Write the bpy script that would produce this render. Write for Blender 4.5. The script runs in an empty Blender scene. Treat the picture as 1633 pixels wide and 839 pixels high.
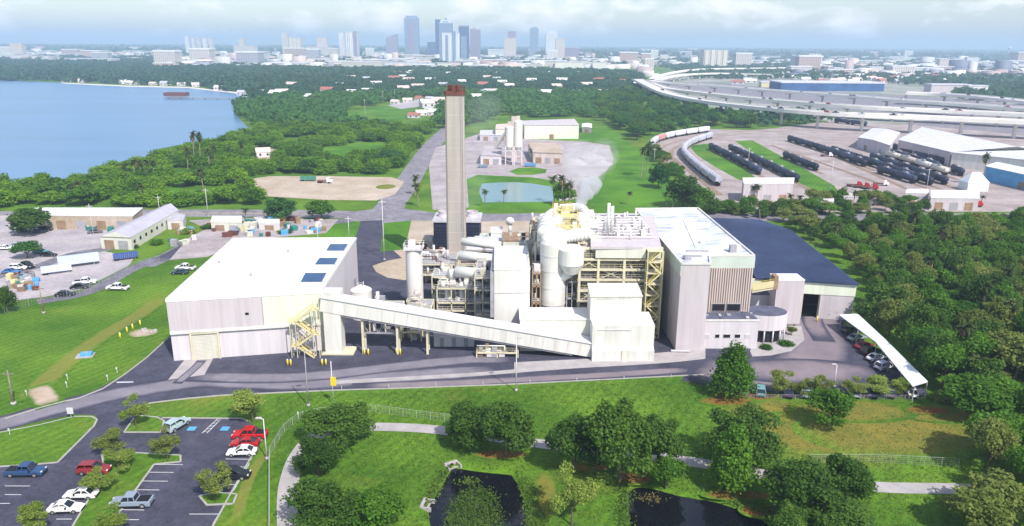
import bpy, bmesh, math, random
import numpy as np
from mathutils import Vector, Matrix
random.seed(7); RNG = np.random.default_rng(7)
S = bpy.context.scene
COL = S.collection
R_ = math.radians
# ------------------------------------------------------------------ camera
W, H, F, CX, CY, HC = 1633., 839., 1200., 816.5, 419.5, 64.
TH, ROLL = math.atan(349.5 / F), R_(0.40)
FWD = Vector((0, math.cos(TH), -math.sin(TH)))
_r0, _d0 = Vector((1, 0, 0)), Vector((0, -math.sin(TH), -math.cos(TH)))
RGT = math.cos(ROLL) * _r0 - math.sin(ROLL) * _d0
DWN = math.cos(ROLL) * _d0 + math.sin(ROLL) * _r0
cam = bpy.data.cameras.new('camera'); cam_o = bpy.data.objects.new('camera', cam); COL.objects.link(cam_o)
cam.sensor_fit = 'HORIZONTAL'; cam.sensor_width = 36.; cam.lens = 36. * F / W
cam.clip_start = 1.; cam.clip_end = 120000.
m = Matrix((RGT, -DWN, -FWD)).transposed().to_4x4(); m.translation = Vector((0, 0, HC))
cam_o.matrix_world = m; S.camera = cam_o
# ------------------------------------------------------------------ light
SUN = Vector((0.40, -0.62, 0.80)).normalized()
SUN_STRENGTH, SKY_STRENGTH, EXPOSURE = 4.6, 0.14, 0.31
HAZE_DENSITY, HAZE_COLOR = 0.00019, (0.56, 0.72, 0.98, 1)
wd = bpy.data.worlds.new('World'); S.world = wd; wd.use_nodes = True
nt = wd.node_tree; N = nt.nodes; L = nt.links
bg = N['Background']; bg.inputs['Strength'].default_value = SKY_STRENGTH
sky = N.new('ShaderNodeTexSky'); sky.sky_type = 'NISHITA'; sky.sun_disc = False
sky.sun_elevation = math.asin(SUN.z); sky.sun_rotation = math.atan2(SUN.x, SUN.y)
sky.altitude = 50; sky.air_density = 1.0; sky.dust_density = 1.0; sky.ozone_density = 1.0
tc = N.new('ShaderNodeTexCoord'); mp = N.new('ShaderNodeMapping'); mp.inputs['Scale'].default_value = (12, 12, 26)
mp.inputs['Location'].default_value = (1.3, 0.4, 0.2)
nz = N.new('ShaderNodeTexNoise'); nz.inputs['Scale'].default_value = 1.0; nz.inputs['Detail'].default_value = 6; nz.inputs['Roughness'].default_value = .55
rp = N.new('ShaderNodeValToRGB'); rp.color_ramp.elements[0].position = .50; rp.color_ramp.elements[1].position = .66
rp.color_ramp.elements[0].color = (0, 0, 0, 1); rp.color_ramp.elements[1].color = (.8, .8, .8, 1)
mx = N.new('ShaderNodeMix'); mx.data_type = 'RGBA'; mx.inputs['B'].default_value = (8.4, 8.1, 8.3, 1)
L.new(tc.outputs['Generated'], mp.inputs['Vector']); L.new(mp.outputs[0], nz.inputs['Vector']); L.new(nz.outputs['Fac'], rp.inputs['Fac'])
L.new(rp.outputs['Color'], mx.inputs['Factor']); L.new(sky.outputs[0], mx.inputs['A']); L.new(mx.outputs['Result'], bg.inputs['Color'])
sl = bpy.data.lights.new('sun', 'SUN'); sl.energy = SUN_STRENGTH; sl.angle = R_(0.53); sl.color = (1.0, .955, .88)
so = bpy.data.objects.new('sun', sl); COL.objects.link(so); so.rotation_euler = SUN.to_track_quat('Z', 'Y').to_euler(); so.location = (60, -100, 150)
S.view_settings.view_transform = 'Standard'; S.view_settings.look = 'None'; S.view_settings.exposure = EXPOSURE; S.view_settings.gamma = 1
S.view_settings.use_curve_mapping = False
S.cycles.max_bounces = 6; S.cycles.diffuse_bounces = 2; S.cycles.glossy_bounces = 2; S.cycles.transmission_bounces = 3; S.cycles.volume_bounces = 1
S.cycles.transparent_max_bounces = 6; S.cycles.use_denoising = True; S.cycles.caustics_reflective = False; S.cycles.caustics_refractive = False
# ------------------------------------------------------------------ pixel helpers (photo pixels -> world)
def ray(px, py): return FWD + RGT * ((px - CX) / F) + DWN * ((py - CY) / F)
def G(px, py, z=0.):
    k = ray(px, py); t = (z - HC) / k.z; return Vector((k.x * t, k.y * t, z))
def AT(px, py, y):
    k = ray(px, py); t = y / k.y; return Vector((k.x * t, y, HC + k.z * t))
def proj(p):
    v = Vector(p) - Vector((0, 0, HC)); z = v.dot(FWD); return CX + F * v.dot(RGT) / z, CY + F * v.dot(DWN) / z
def TOP(x, y, py):
    lo, hi = -20., 500.
    for _ in range(50):
        mid = (lo + hi) / 2
        if proj((x, y, mid))[1] > py: lo = mid
        else: hi = mid
    return lo
def GP(pts, z=0.): return [G(a, b, z) for a, b in pts]
def inside(x, y, poly):
    c = False; j = len(poly) - 1
    for i in range(len(poly)):
        a, b = poly[i], poly[j]
        if (a[1] > y) != (b[1] > y) and x < (b[0] - a[0]) * (y - a[1]) / (b[1] - a[1]) + a[0]: c = not c
        j = i
    return c
def resample(pts, step):
    out = []; rem = 0.
    for a, b in zip(pts, pts[1:]):
        a, b = Vector(a), Vector(b); l = (b - a).length; s = rem
        while s < l: out.append(a.lerp(b, s / l)); s += step
        rem = s - l
    return out
def smooth_line(pts, n=6):
    P = [Vector(p) for p in pts]; P = [2 * P[0] - P[1]] + P + [2 * P[-1] - P[-2]]; out = []
    for i in range(1, len(P) - 2):
        for k in range(n):
            t = k / n; a, b, c, d = P[i - 1:i + 3]
            out.append(.5 * ((2 * b) + (c - a) * t + (2 * a - 5 * b + 4 * c - d) * t * t + (3 * b - a - 3 * c + d) * t ** 3))
    out.append(P[-2]); return out
# ------------------------------------------------------------------ materials
MAT = {}
def mat(name, col, rough=.7, var=.12, scale=.35, bump=0., streak=False, col2=None, metal=0., spec=.3, fine=0., objcol=False, coord='pos', cracks=False):
    if name in MAT: return MAT[name]
    M = bpy.data.materials.new(name); M.use_nodes = True; nt = M.node_tree; N, L = nt.nodes, nt.links
    b = N['Principled BSDF']; b.inputs['Roughness'].default_value = rough; b.inputs['Metallic'].default_value = metal
    b.inputs['Specular IOR Level'].default_value = spec
    g = N.new('ShaderNodeNewGeometry') if coord == 'pos' else N.new('ShaderNodeTexCoord')
    src = g.outputs['Position'] if coord == 'pos' else g.outputs['Object']
    mp = N.new('ShaderNodeMapping'); mp.inputs['Scale'].default_value = (1, 1, .12) if streak else (1, 1, 1)
    L.new(src, mp.inputs['Vector'])
    n1 = N.new('ShaderNodeTexNoise'); n1.inputs['Scale'].default_value = scale; n1.inputs['Detail'].default_value = 7; n1.inputs['Roughness'].default_value = .62
    L.new(mp.outputs[0], n1.inputs['Vector'])
    c = Vector(col); lo = tuple(c * (1 - var)) if col2 is None else tuple(col2); hi = tuple(c * (1 + var)) if col2 is None else tuple(col)
    rp = N.new('ShaderNodeValToRGB'); rp.color_ramp.elements[0].position = .33; rp.color_ramp.elements[1].position = .67
    rp.color_ramp.elements[0].color = (*lo, 1); rp.color_ramp.elements[1].color = (*hi, 1)
    L.new(n1.outputs['Fac'], rp.inputs['Fac']); out = rp.outputs['Color']
    if fine:
        n2 = N.new('ShaderNodeTexNoise'); n2.inputs['Scale'].default_value = scale * 14; n2.inputs['Detail'].default_value = 3
        L.new(src, n2.inputs['Vector']); r2 = N.new('ShaderNodeMapRange'); r2.inputs['From Min'].default_value = .3; r2.inputs['From Max'].default_value = .7
        r2.inputs['To Min'].default_value = 1 - fine; r2.inputs['To Max'].default_value = 1 + fine; L.new(n2.outputs['Fac'], r2.inputs['Value'])
        v = N.new('ShaderNodeVectorMath'); v.operation = 'SCALE'; L.new(out, v.inputs[0]); L.new(r2.outputs[0], v.inputs['Scale']); out = v.outputs[0]
    if streak:
        m3 = N.new('ShaderNodeMapping'); m3.inputs['Scale'].default_value = (1, 1, .05); L.new(src, m3.inputs['Vector'])
        n3 = N.new('ShaderNodeTexNoise'); n3.inputs['Scale'].default_value = .8; n3.inputs['Detail'].default_value = 5; n3.inputs['Roughness'].default_value = .7; L.new(m3.outputs[0], n3.inputs['Vector'])
        r3 = N.new('ShaderNodeMapRange'); r3.inputs['From Min'].default_value = .36; r3.inputs['From Max'].default_value = .6; r3.inputs['To Min'].default_value = .89; r3.inputs['To Max'].default_value = 1.02; L.new(n3.outputs['Fac'], r3.inputs['Value'])
        v3 = N.new('ShaderNodeVectorMath'); v3.operation = 'SCALE'; L.new(out, v3.inputs[0]); L.new(r3.outputs[0], v3.inputs['Scale']); out = v3.outputs[0]
    if cracks:
        vo = N.new('ShaderNodeTexVoronoi'); vo.feature = 'DISTANCE_TO_EDGE'; vo.inputs['Scale'].default_value = .17; wn = N.new('ShaderNodeTexNoise'); wn.inputs['Scale'].default_value = .5; wn.inputs['Detail'].default_value = 5; L.new(src, wn.inputs['Vector'])
        va = N.new('ShaderNodeVectorMath'); va.operation = 'MULTIPLY_ADD'; va.inputs[1].default_value = (5, 5, 5); L.new(wn.outputs['Color'], va.inputs[0]); L.new(src, va.inputs[2]); L.new(va.outputs[0], vo.inputs['Vector'])
        r4 = N.new('ShaderNodeMapRange'); r4.inputs['From Max'].default_value = .022; r4.inputs['To Min'].default_value = .62; L.new(vo.outputs['Distance'], r4.inputs['Value'])
        n5 = N.new('ShaderNodeTexNoise'); n5.inputs['Scale'].default_value = .33; n5.inputs['Detail'].default_value = 6; n5.inputs['Roughness'].default_value = .7; L.new(src, n5.inputs['Vector'])
        r5 = N.new('ShaderNodeMapRange'); r5.inputs['From Min'].default_value = .34; r5.inputs['From Max'].default_value = .66; r5.inputs['To Min'].default_value = .74; r5.inputs['To Max'].default_value = 1.26; L.new(n5.outputs['Fac'], r5.inputs['Value'])
        mu = N.new('ShaderNodeMath'); mu.operation = 'MULTIPLY'; L.new(r4.outputs[0], mu.inputs[0]); L.new(r5.outputs[0], mu.inputs[1])
        v4 = N.new('ShaderNodeVectorMath'); v4.operation = 'SCALE'; L.new(out, v4.inputs[0]); L.new(mu.outputs[0], v4.inputs['Scale']); out = v4.outputs[0]
    if objcol:
        oi = N.new('ShaderNodeObjectInfo'); v = N.new('ShaderNodeVectorMath'); v.operation = 'MULTIPLY'
        L.new(out, v.inputs[0]); L.new(oi.outputs['Color'], v.inputs[1]); out = v.outputs[0]
    L.new(out, b.inputs['Base Color'])
    if bump:
        bm_ = N.new('ShaderNodeBump'); bm_.inputs['Strength'].default_value = bump; bm_.inputs['Distance'].default_value = .15
        L.new(n1.outputs['Fac'], bm_.inputs['Height']); L.new(bm_.outputs[0], b.inputs['Normal'])
    MAT[name] = M; return M
def grass_nodes(nt, dark=(.052, .132, .010), light=(.118, .222, .018), dry=(.205, .200, .036)):
    N, L = nt.nodes, nt.links
    g = N.new('ShaderNodeNewGeometry')
    def noise(s, d, r=.6):
        n = N.new('ShaderNodeTexNoise'); n.inputs['Scale'].default_value = s; n.inputs['Detail'].default_value = d; n.inputs['Roughness'].default_value = r
        L.new(g.outputs['Position'], n.inputs['Vector']); return n.outputs['Fac']
    def ramp(f, a, b):
        r = N.new('ShaderNodeMapRange'); r.inputs['From Min'].default_value = a; r.inputs['From Max'].default_value = b; L.new(f, r.inputs['Value']); return r.outputs[0]
    def mix(f, a, b):
        m = N.new('ShaderNodeMix'); m.data_type = 'RGBA'; L.new(f, m.inputs['Factor'])
        for s, v in (('A', a), ('B', b)):
            if isinstance(v, tuple): m.inputs[s].default_value = (*v, 1)
            else: L.new(v, m.inputs[s])
        return m.outputs['Result']
    c = mix(ramp(noise(.045, 5), .36, .64), dark, light)
    c = mix(ramp(noise(.028, 8, .7), .54, .74), c, dry)
    f = N.new('ShaderNodeMapRange'); f.inputs['From Min'].default_value = .3; f.inputs['From Max'].default_value = .7
    f.inputs['To Min'].default_value = .62; f.inputs['To Max'].default_value = 1.36; L.new(noise(1.3, 6, .75), f.inputs['Value'])
    mw = N.new('ShaderNodeMapping'); mw.inputs['Rotation'].default_value = (0, 0, .5); L.new(g.outputs['Position'], mw.inputs['Vector'])
    wv = N.new('ShaderNodeTexWave'); wv.inputs['Scale'].default_value = .16; wv.inputs['Distortion'].default_value = 1.6; wv.inputs['Detail'].default_value = 2; wv.inputs['Detail Scale'].default_value = .4; L.new(mw.outputs[0], wv.inputs['Vector'])
    wr = N.new('ShaderNodeMapRange'); wr.inputs['To Min'].default_value = .91; wr.inputs['To Max'].default_value = 1.08; L.new(wv.outputs['Fac'], wr.inputs['Value'])
    wm = N.new('ShaderNodeMath'); wm.operation = 'MULTIPLY'; L.new(f.outputs[0], wm.inputs[0]); L.new(wr.outputs[0], wm.inputs[1])
    v = N.new('ShaderNodeVectorMath'); v.operation = 'SCALE'; L.new(c, v.inputs[0]); L.new(wm.outputs[0], v.inputs['Scale'])
    return v.outputs[0], noise, ramp, mix
def grass_mat(name, **kw):
    M = bpy.data.materials.new(name); M.use_nodes = True; nt = M.node_tree
    c, noise, ramp, mix = grass_nodes(nt, **kw); b = nt.nodes['Principled BSDF']; b.inputs['Roughness'].default_value = .9; b.inputs['Specular IOR Level'].default_value = .15
    nt.links.new(c, b.inputs['Base Color'])
    bp = nt.nodes.new('ShaderNodeBump'); bp.inputs['Strength'].default_value = .5; bp.inputs['Distance'].default_value = .25; nt.links.new(noise(1.9, 5, .7), bp.inputs['Height']); nt.links.new(bp.outputs[0], b.inputs['Normal'])
    MAT[name] = M; return M
def soft_mat(name, col, base='grass', col2=None, amount=1., sc=.35):
    """surface wear that fades out at a ragged edge (vertex attribute 'mask'), over grass or over asphalt"""
    M = bpy.data.materials.new(name); M.use_nodes = True; nt = M.node_tree; N, L = nt.nodes, nt.links
    c, noise, ramp, mix = grass_nodes(nt)
    if base != 'grass':
        a, b2 = base; c = mix(ramp(noise(.10, 7, .65), .33, .67), a, b2)
    t = mix(ramp(noise(sc * .9, 6, .7), .35, .65), tuple(col), tuple(col2 or Vector(col) * .8))
    at = N.new('ShaderNodeAttribute'); at.attribute_name = 'mask'
    ad = N.new('ShaderNodeMath'); ad.operation = 'ADD'; L.new(at.outputs['Fac'], ad.inputs[0])
    s = N.new('ShaderNodeMath'); s.operation = 'MULTIPLY_ADD'; s.inputs[1].default_value = 1.1; s.inputs[2].default_value = -.55; L.new(noise(sc, 7, .7), s.inputs[0]); L.new(s.outputs[0], ad.inputs[1])
    r = N.new('ShaderNodeMapRange'); r.inputs['From Min'].default_value = .22; r.inputs['From Max'].default_value = .8; r.inputs['To Max'].default_value = amount; L.new(ad.outputs[0], r.inputs['Value'])
    b = N['Principled BSDF']; b.inputs['Roughness'].default_value = .9; b.inputs['Specular IOR Level'].default_value = .15; L.new(mix(r.outputs[0], c, t), b.inputs['Base Color'])
    MAT[name] = M; return M
def foliage_mat(name, dark, light, hue=.0):
    M = bpy.data.materials.new(name); M.use_nodes = True; nt = M.node_tree; N, L = nt.nodes, nt.links
    b = N['Principled BSDF']; b.inputs['Roughness'].default_value = .65; b.inputs['Specular IOR Level'].default_value = .2
    g = N.new('ShaderNodeNewGeometry'); oi = N.new('ShaderNodeObjectInfo')
    nn = N.new('ShaderNodeTexNoise'); nn.inputs['Scale'].default_value = .5; nn.inputs['Detail'].default_value = 2; L.new(g.outputs['Position'], nn.inputs['Vector'])
    ad = N.new('ShaderNodeMath'); ad.operation = 'MULTIPLY_ADD'; L.new(g.outputs['Random Per Island'], ad.inputs[0]); ad.inputs[1].default_value = .5
    a2 = N.new('ShaderNodeMath'); a2.operation = 'MULTIPLY_ADD'; L.new(oi.outputs['Random'], a2.inputs[0]); a2.inputs[1].default_value = .45; L.new(nn.outputs['Fac'], a2.inputs[2])
    a3 = N.new('ShaderNodeMath'); a3.operation = 'SUBTRACT'; L.new(a2.outputs[0], a3.inputs[0]); a3.inputs[1].default_value = .45; nl = N.new('ShaderNodeTexNoise'); nl.inputs['Scale'].default_value = .022; nl.inputs['Detail'].default_value = 3; L.new(g.outputs['Position'], nl.inputs['Vector']); a4 = N.new('ShaderNodeMath'); a4.operation = 'MULTIPLY_ADD'; a4.inputs[1].default_value = 1.1; L.new(nl.outputs['Fac'], a4.inputs[0]); L.new(a3.outputs[0], a4.inputs[2]); a5 = N.new('ShaderNodeMath'); a5.operation = 'SUBTRACT'; a5.inputs[1].default_value = .55; L.new(a4.outputs[0], a5.inputs[0]); L.new(a5.outputs[0], ad.inputs[2])
    mx = N.new('ShaderNodeMix'); mx.data_type = 'RGBA'; mx.inputs['A'].default_value = (*dark, 1); mx.inputs['B'].default_value = (*light, 1); L.new(ad.outputs[0], mx.inputs['Factor'])
    L.new(mx.outputs['Result'], b.inputs['Base Color'])
    tr = N.new('ShaderNodeBsdfTranslucent'); L.new(mx.outputs['Result'], tr.inputs['Color']); ms = N.new('ShaderNodeMixShader'); ms.inputs[0].default_value = .45
    L.new(b.outputs[0], ms.inputs[1]); L.new(tr.outputs[0], ms.inputs[2]); L.new(ms.outputs[0], N['Material Output'].inputs['Surface'])
    MAT[name] = M; return M
def window_mat(name, wall, glass, sx, sz, mort=.35, rough=.45, objcol=False):
    """curtain wall of a far tower: glazing bays between piers and floor slabs"""
    M = bpy.data.materials.new(name); M.use_nodes = True; nt = M.node_tree; N, L = nt.nodes, nt.links
    g = N.new('ShaderNodeNewGeometry'); sp = N.new('ShaderNodeSeparateXYZ'); L.new(g.outputs['Position'], sp.inputs[0])
    ad = N.new('ShaderNodeMath'); L.new(sp.outputs['X'], ad.inputs[0]); L.new(sp.outputs['Y'], ad.inputs[1])
    def saw(v, s, th):
        d = N.new('ShaderNodeMath'); d.operation = 'MULTIPLY'; d.inputs[1].default_value = 1 / s; L.new(v, d.inputs[0])
        f = N.new('ShaderNodeMath'); f.operation = 'FRACT'; L.new(d.outputs[0], f.inputs[0]); c = N.new('ShaderNodeMath'); c.operation = 'GREATER_THAN'; c.inputs[1].default_value = th; L.new(f.outputs[0], c.inputs[0]); return c.outputs[0]
    mu = N.new('ShaderNodeMath'); mu.operation = 'MULTIPLY'; L.new(saw(ad.outputs[0], sx, mort), mu.inputs[0]); L.new(saw(sp.outputs['Z'], sz, mort * .8), mu.inputs[1])
    mx = N.new('ShaderNodeMix'); mx.data_type = 'RGBA'; mx.inputs['A'].default_value = (*wall, 1); mx.inputs['B'].default_value = (*glass, 1); L.new(mu.outputs[0], mx.inputs['Factor'])
    if objcol: oi = N.new('ShaderNodeObjectInfo'); L.new(oi.outputs['Color'], mx.inputs['A'])
    b = N['Principled BSDF']; b.inputs['Roughness'].default_value = rough; L.new(mx.outputs['Result'], b.inputs['Base Color']); MAT[name] = M; return M
def water_mat(name, col, rough=.12, bump=.15, scale=.25, spec=.5):
    M = bpy.data.materials.new(name); M.use_nodes = True; nt = M.node_tree; N, L = nt.nodes, nt.links
    b = N['Principled BSDF']; b.inputs['Roughness'].default_value = rough; b.inputs['Specular IOR Level'].default_value = spec
    g = N.new('ShaderNodeNewGeometry'); n = N.new('ShaderNodeTexNoise'); n.inputs['Scale'].default_value = scale; n.inputs['Detail'].default_value = 6; L.new(g.outputs['Position'], n.inputs['Vector'])
    n2 = N.new('ShaderNodeTexNoise'); n2.inputs['Scale'].default_value = .012; n2.inputs['Detail'].default_value = 8; n2.inputs['Roughness'].default_value = .65; mq = N.new('ShaderNodeMapping'); mq.inputs['Scale'].default_value = (.35, 1.6, 1); mq.inputs['Rotation'].default_value = (0, 0, .2); L.new(g.outputs['Position'], mq.inputs['Vector']); L.new(mq.outputs[0], n2.inputs['Vector'])
    mx = N.new('ShaderNodeMix'); mx.data_type = 'RGBA'; mx.inputs['A'].default_value = (*(Vector(col) * .62), 1); mx.inputs['B'].default_value = (*(Vector(col) * 1.38), 1); L.new(n2.outputs['Fac'], mx.inputs['Factor']); L.new(mx.outputs['Result'], b.inputs['Base Color'])
    bp = N.new('ShaderNodeBump'); bp.inputs['Strength'].default_value = bump; bp.inputs['Distance'].default_value = .3; L.new(n.outputs['Fac'], bp.inputs['Height']); L.new(bp.outputs[0], b.inputs['Normal'])
    MAT[name] = M; return M
# ------------------------------------------------------------------ mesh builder
class MB:
    def __init__(s): s.v, s.f = [], []
    def add(s, vs, fs):
        o = len(s.v); s.v += [tuple(p) for p in vs]; s.f += [tuple(i + o for i in f) for f in fs]; return s
    def box(s, x0, y0, z0, x1, y1, z1): return s.prism([(x0, y0), (x1, y0), (x1, y1), (x0, y1)], z0, z1)
    def prism(s, poly, z0, z1, top=None):
        n = len(poly); p = [(a[0], a[1]) for a in poly]
        if sum(p[i][0] * p[(i + 1) % n][1] - p[(i + 1) % n][0] * p[i][1] for i in range(n)) < 0: p.reverse(); top = top[::-1] if top else None
        zt = top or [z1] * n
        return s.add([(a, b, z0) for a, b in p] + [(a, b, zt[i]) for i, (a, b) in enumerate(p)],
                     [tuple(range(n - 1, -1, -1)), tuple(range(n, 2 * n))] + [(i, (i + 1) % n, n + (i + 1) % n, n + i) for i in range(n)])
    def obox(s, c, size, rz=0., z0=None):
        hx, hy = size[0] / 2, size[1] / 2; ca, sa = math.cos(rz), math.sin(rz)
        p = [(c[0] + x * ca - y * sa, c[1] + x * sa + y * ca) for x, y in ((-hx, -hy), (hx, -hy), (hx, hy), (-hx, hy))]
        z = c[2] if len(c) > 2 else 0.
        return s.prism(p, z, z + size[2])
    def cyl(s, p0, p1, r0, r1=None, n=10, cap=True):
        p0, p1 = Vector(p0), Vector(p1); r1 = r0 if r1 is None else r1; d = (p1 - p0).normalized()
        u = d.orthogonal().normalized() if abs(d.z) < .999 else Vector((1, 0, 0)); w = d.cross(u)
        vs = [p + (u * math.cos(a) + w * math.sin(a)) * r for p, r in ((p0, r0), (p1, r1)) for a in (2 * math.pi * i / n for i in range(n))]
        fs = [(i, (i + 1) % n, n + (i + 1) % n, n + i) for i in range(n)]
        if cap: fs += [tuple(range(n - 1, -1, -1)), tuple(range(n, 2 * n))]
        return s.add(vs, fs)
    def lathe(s, c, prof, n=20):
        for (r0, z0), (r1, z1) in zip(prof, prof[1:]):
            vs = [(c[0] + r * math.cos(a), c[1] + r * math.sin(a), z) for r, z in ((r0, z0), (r1, z1)) for a in (2 * math.pi * i / n for i in range(n))]
            s.add(vs, [(i, (i + 1) % n, n + (i + 1) % n, n + i) for i in range(n)])
        return s
    def tube(s, pts, r, n=8):
        for a, b in zip(pts, pts[1:]): s.cyl(a, b, r, n=n)
        return s
    def beam(s, a, b, w, h=None):
        a, b = Vector(a), Vector(b); h = h or w; d = (b - a).normalized()
        side = d.cross(Vector((0, 0, 1))); side = Vector((1, 0, 0)) if side.length < 1e-4 else side.normalized(); up = side.cross(d)
        vs = [p + side * sx * w / 2 + up * sz * h / 2 for p in (a, b) for sx, sz in ((-1, -1), (1, -1), (1, 1), (-1, 1))]
        return s.add(vs, [(0, 3, 2, 1), (4, 5, 6, 7), (0, 1, 5, 4), (1, 2, 6, 5), (2, 3, 7, 6), (3, 0, 4, 7)])
    def sheet(s, poly): return s.add(poly, [tuple(range(len(poly)))])
    def ribbon(s, pts, w, z=None):
        P = [Vector(p) for p in pts]; vs = []
        for i, p in enumerate(P):
            d = (P[min(i + 1, len(P) - 1)] - P[max(i - 1, 0)]); d.z = 0; d.normalize(); n = Vector((-d.y, d.x, 0)); ww = w[i] if isinstance(w, (list, tuple)) else w
            for sgn in (1, -1):
                q = p + n * sgn * ww / 2; q.z = p.z if z is None else z; vs.append(q)
        return s.add(vs, [(2 * i + 1, 2 * i + 3, 2 * i + 2, 2 * i) for i in range(len(P) - 1)])
    def build(s, name, m, parent=None, smooth=False, label=None, kind=None):
        off = Vector(parent.get('_o', (0, 0, 0))) if parent is not None else Vector((0, 0, 0))
        me = bpy.data.meshes.new(name); me.from_pydata([(a[0] - off.x, a[1] - off.y, a[2] - off.z) for a in s.v], [], s.f); me.update()
        if smooth: me.polygons.foreach_set('use_smooth', [True] * len(me.polygons))
        me.materials.append(MAT[m] if isinstance(m, str) else m)
        o = bpy.data.objects.new(name, me); COL.objects.link(o)
        if parent is not None: o.parent = parent; o['_o'] = tuple(off)
        if label: o['label'] = label
        if kind: o['kind'] = kind
        return o
def recalc(o):
    b = bmesh.new(); b.from_mesh(o.data); bmesh.ops.recalc_face_normals(b, faces=b.faces); b.to_mesh(o.data); b.free(); return o
def tag(o, label, cat, group=None):
    o['label'] = label; o['category'] = cat
    if group: o['group'] = group
    return o
def thing(name, label, cat, loc=(0, 0, 0), group=None):
    o = bpy.data.objects.new(name, None); COL.objects.link(o); o.location = loc; o['_o'] = tuple(loc); o.empty_display_size = .5
    return tag(o, label, cat, group)
def struct(o): o['kind'] = 'structure'; return o
def dup(root, loc, rz=0., sc=None, label=None, cat=None, group=None, color=None):
    r = root.copy(); COL.objects.link(r); return place(r, loc, rz, sc, label, cat, group, color, root)
def place(r, loc, rz, sc, label, cat, group, color, src=None):
    r.location = loc; r.rotation_euler = (0, 0, rz)
    if sc: r.scale = sc if isinstance(sc, tuple) else (sc,) * 3
    if label: r['label'] = label
    if cat: r['category'] = cat
    if group: r['group'] = group
    if color: r.color = (*color, 1)
    if src is not None:
        for ch in list(src.children):
            c = ch.copy(); COL.objects.link(c); c.parent = r
            if color and c.get('paint'): c.color = (*color, 1)
            for g in list(ch.children):
                d = g.copy(); COL.objects.link(d); d.parent = c
    elif color:
        for c in r.children:
            if c.get('paint'): c.color = (*color, 1)
    return r
class Proto:
    """first use moves the model itself, later uses copy it"""
    def __init__(s, make): s.make, s.root, s.used = make, None, False
    def put(s, loc, rz=0., sc=None, label=None, cat=None, group=None, color=None):
        if s.root is None: s.root = s.make()
        if not s.used: s.used = True; return place(s.root, loc, rz, sc, label, cat, group, color)
        return dup(s.root, loc, rz, sc, label, cat, group, color)
def fast_mesh(name, V, Fq, m, mask=None):
    me = bpy.data.meshes.new(name); nv, nf = len(V), len(Fq); k = Fq.shape[1]
    me.vertices.add(nv); me.vertices.foreach_set('co', V.astype(np.float32).ravel())
    me.loops.add(nf * k); me.loops.foreach_set('vertex_index', Fq.astype(np.int32).ravel())
    me.polygons.add(nf); me.polygons.foreach_set('loop_start', np.arange(0, nf * k, k, dtype=np.int32)); me.polygons.foreach_set('loop_total', np.full(nf, k, dtype=np.int32))
    if mask is not None:
        a = me.attributes.new('mask', 'FLOAT', 'POINT'); a.data.foreach_set('value', np.asarray(mask, np.float32))
    me.update(calc_edges=True); me.validate(); me.materials.append(MAT[m]); return me
# ------------------------------------------------------------------ palette
grass_mat('grass'); grass_mat('lawn', dark=(.045, .14, .010), light=(.10, .24, .015), dry=(.17, .22, .03))
mat('asphalt', (.074, .072, .108), .85, col2=(.046, .045, .072), scale=.10, fine=.14, cracks=True)
mat('asphalt_worn', (.22, .21, .245), .9, col2=(.10, .095, .125), scale=.16, fine=.1, cracks=True)
mat('road', (.27, .25, .28), .9, col2=(.18, .165, .195), scale=.09, fine=.1, cracks=True)
mat('concrete', (.38, .35, .355), .9, var=.14, scale=.4, fine=.08)
mat('pale_lot', (.48, .43, .44), .95, col2=(.30, .27, .31), scale=.07, fine=.14)
mat('dirt', (.52, .43, .36), .95, col2=(.36, .28, .20), scale=.06, fine=.12)
mat('gravel', (.43, .38, .40), .95, col2=(.27, .225, .225), scale=.10, fine=.16)
mat('ballast', (.42, .36, .36), .95, col2=(.26, .21, .20), scale=.07, fine=.16)
mat('city_soil', (.40, .37, .375), .95, col2=(.12, .18, .09), scale=.018, fine=.35)
mat('kerb', (.38, .36, .34), .9, var=.12, scale=.8)
mat('paint_white', (.60, .60, .63), .8, var=.12, scale=.9)
mat('white_metal', (.70, .68, .64), .5, var=.10, scale=.5, streak=True)
mat('white_roof', (.80, .80, .82), .5, col2=(.68, .68, .70), scale=.10, fine=.04)
mat('stained_roof', (.82, .83, .84), .6, col2=(.33, .37, .48), scale=.17, fine=.1)
mat('cream', (.66, .645, .56), .55, var=.06, scale=.25, streak=True)
mat('lavender_wall', (.545, .49, .515), .75, var=.06, scale=.4, streak=True)
mat('lavender_shade', (.52, .50, .53), .75, var=.07, scale=.4, streak=True)
mat('pale_wall', (.635, .59, .615), .7, var=.05, scale=.4, streak=True)
mat('green_panel', (.70, .73, .60), .6, var=.05, scale=.3, streak=True)
mat('fascia', (.52, .58, .52), .6, var=.06, scale=.3)
mat('tan_rib', (.60, .50, .46), .75, var=.14, scale=.7, streak=True)
mat('steel_beige', (.62, .57, .41), .6, var=.14, scale=.5)
mat('steel_yellow', (.64, .575, .31), .55, var=.1, scale=.8)
mat('yellow', (.75, .56, .04), .5, var=.06)
mat('steel_grey', (.34, .33, .36), .55, var=.18, scale=.6)
mat('equipment', (.50, .46, .40), .6, var=.25, scale=.6)
mat('rust_red', (.20, .06, .042), .8, col2=(.09, .045, .038), scale=.8)
mat('stack_concrete', (.44, .39, .35), .85, var=.07, scale=.25, streak=True)
mat('dark', (.012, .012, .016), .6, var=.1)
mat('dark_louvre', (.016, .020, .050), .6, var=.25, scale=.8)
mat('blue_roof', (.042, .060, .135), .6, col2=(.024, .036, .088), scale=.10, fine=.15)
mat('slate_roof', (.13, .135, .20), .8, col2=(.07, .075, .115), scale=.3, fine=.15)
mat('skylight', (.016, .062, .17), .2, var=.2, scale=.3)
mat('glass_dark', (.016, .016, .024), .15, var=.1)
mat('grey_roof', (.58, .57, .64), .7, var=.1, scale=.2, streak=False)
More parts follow.
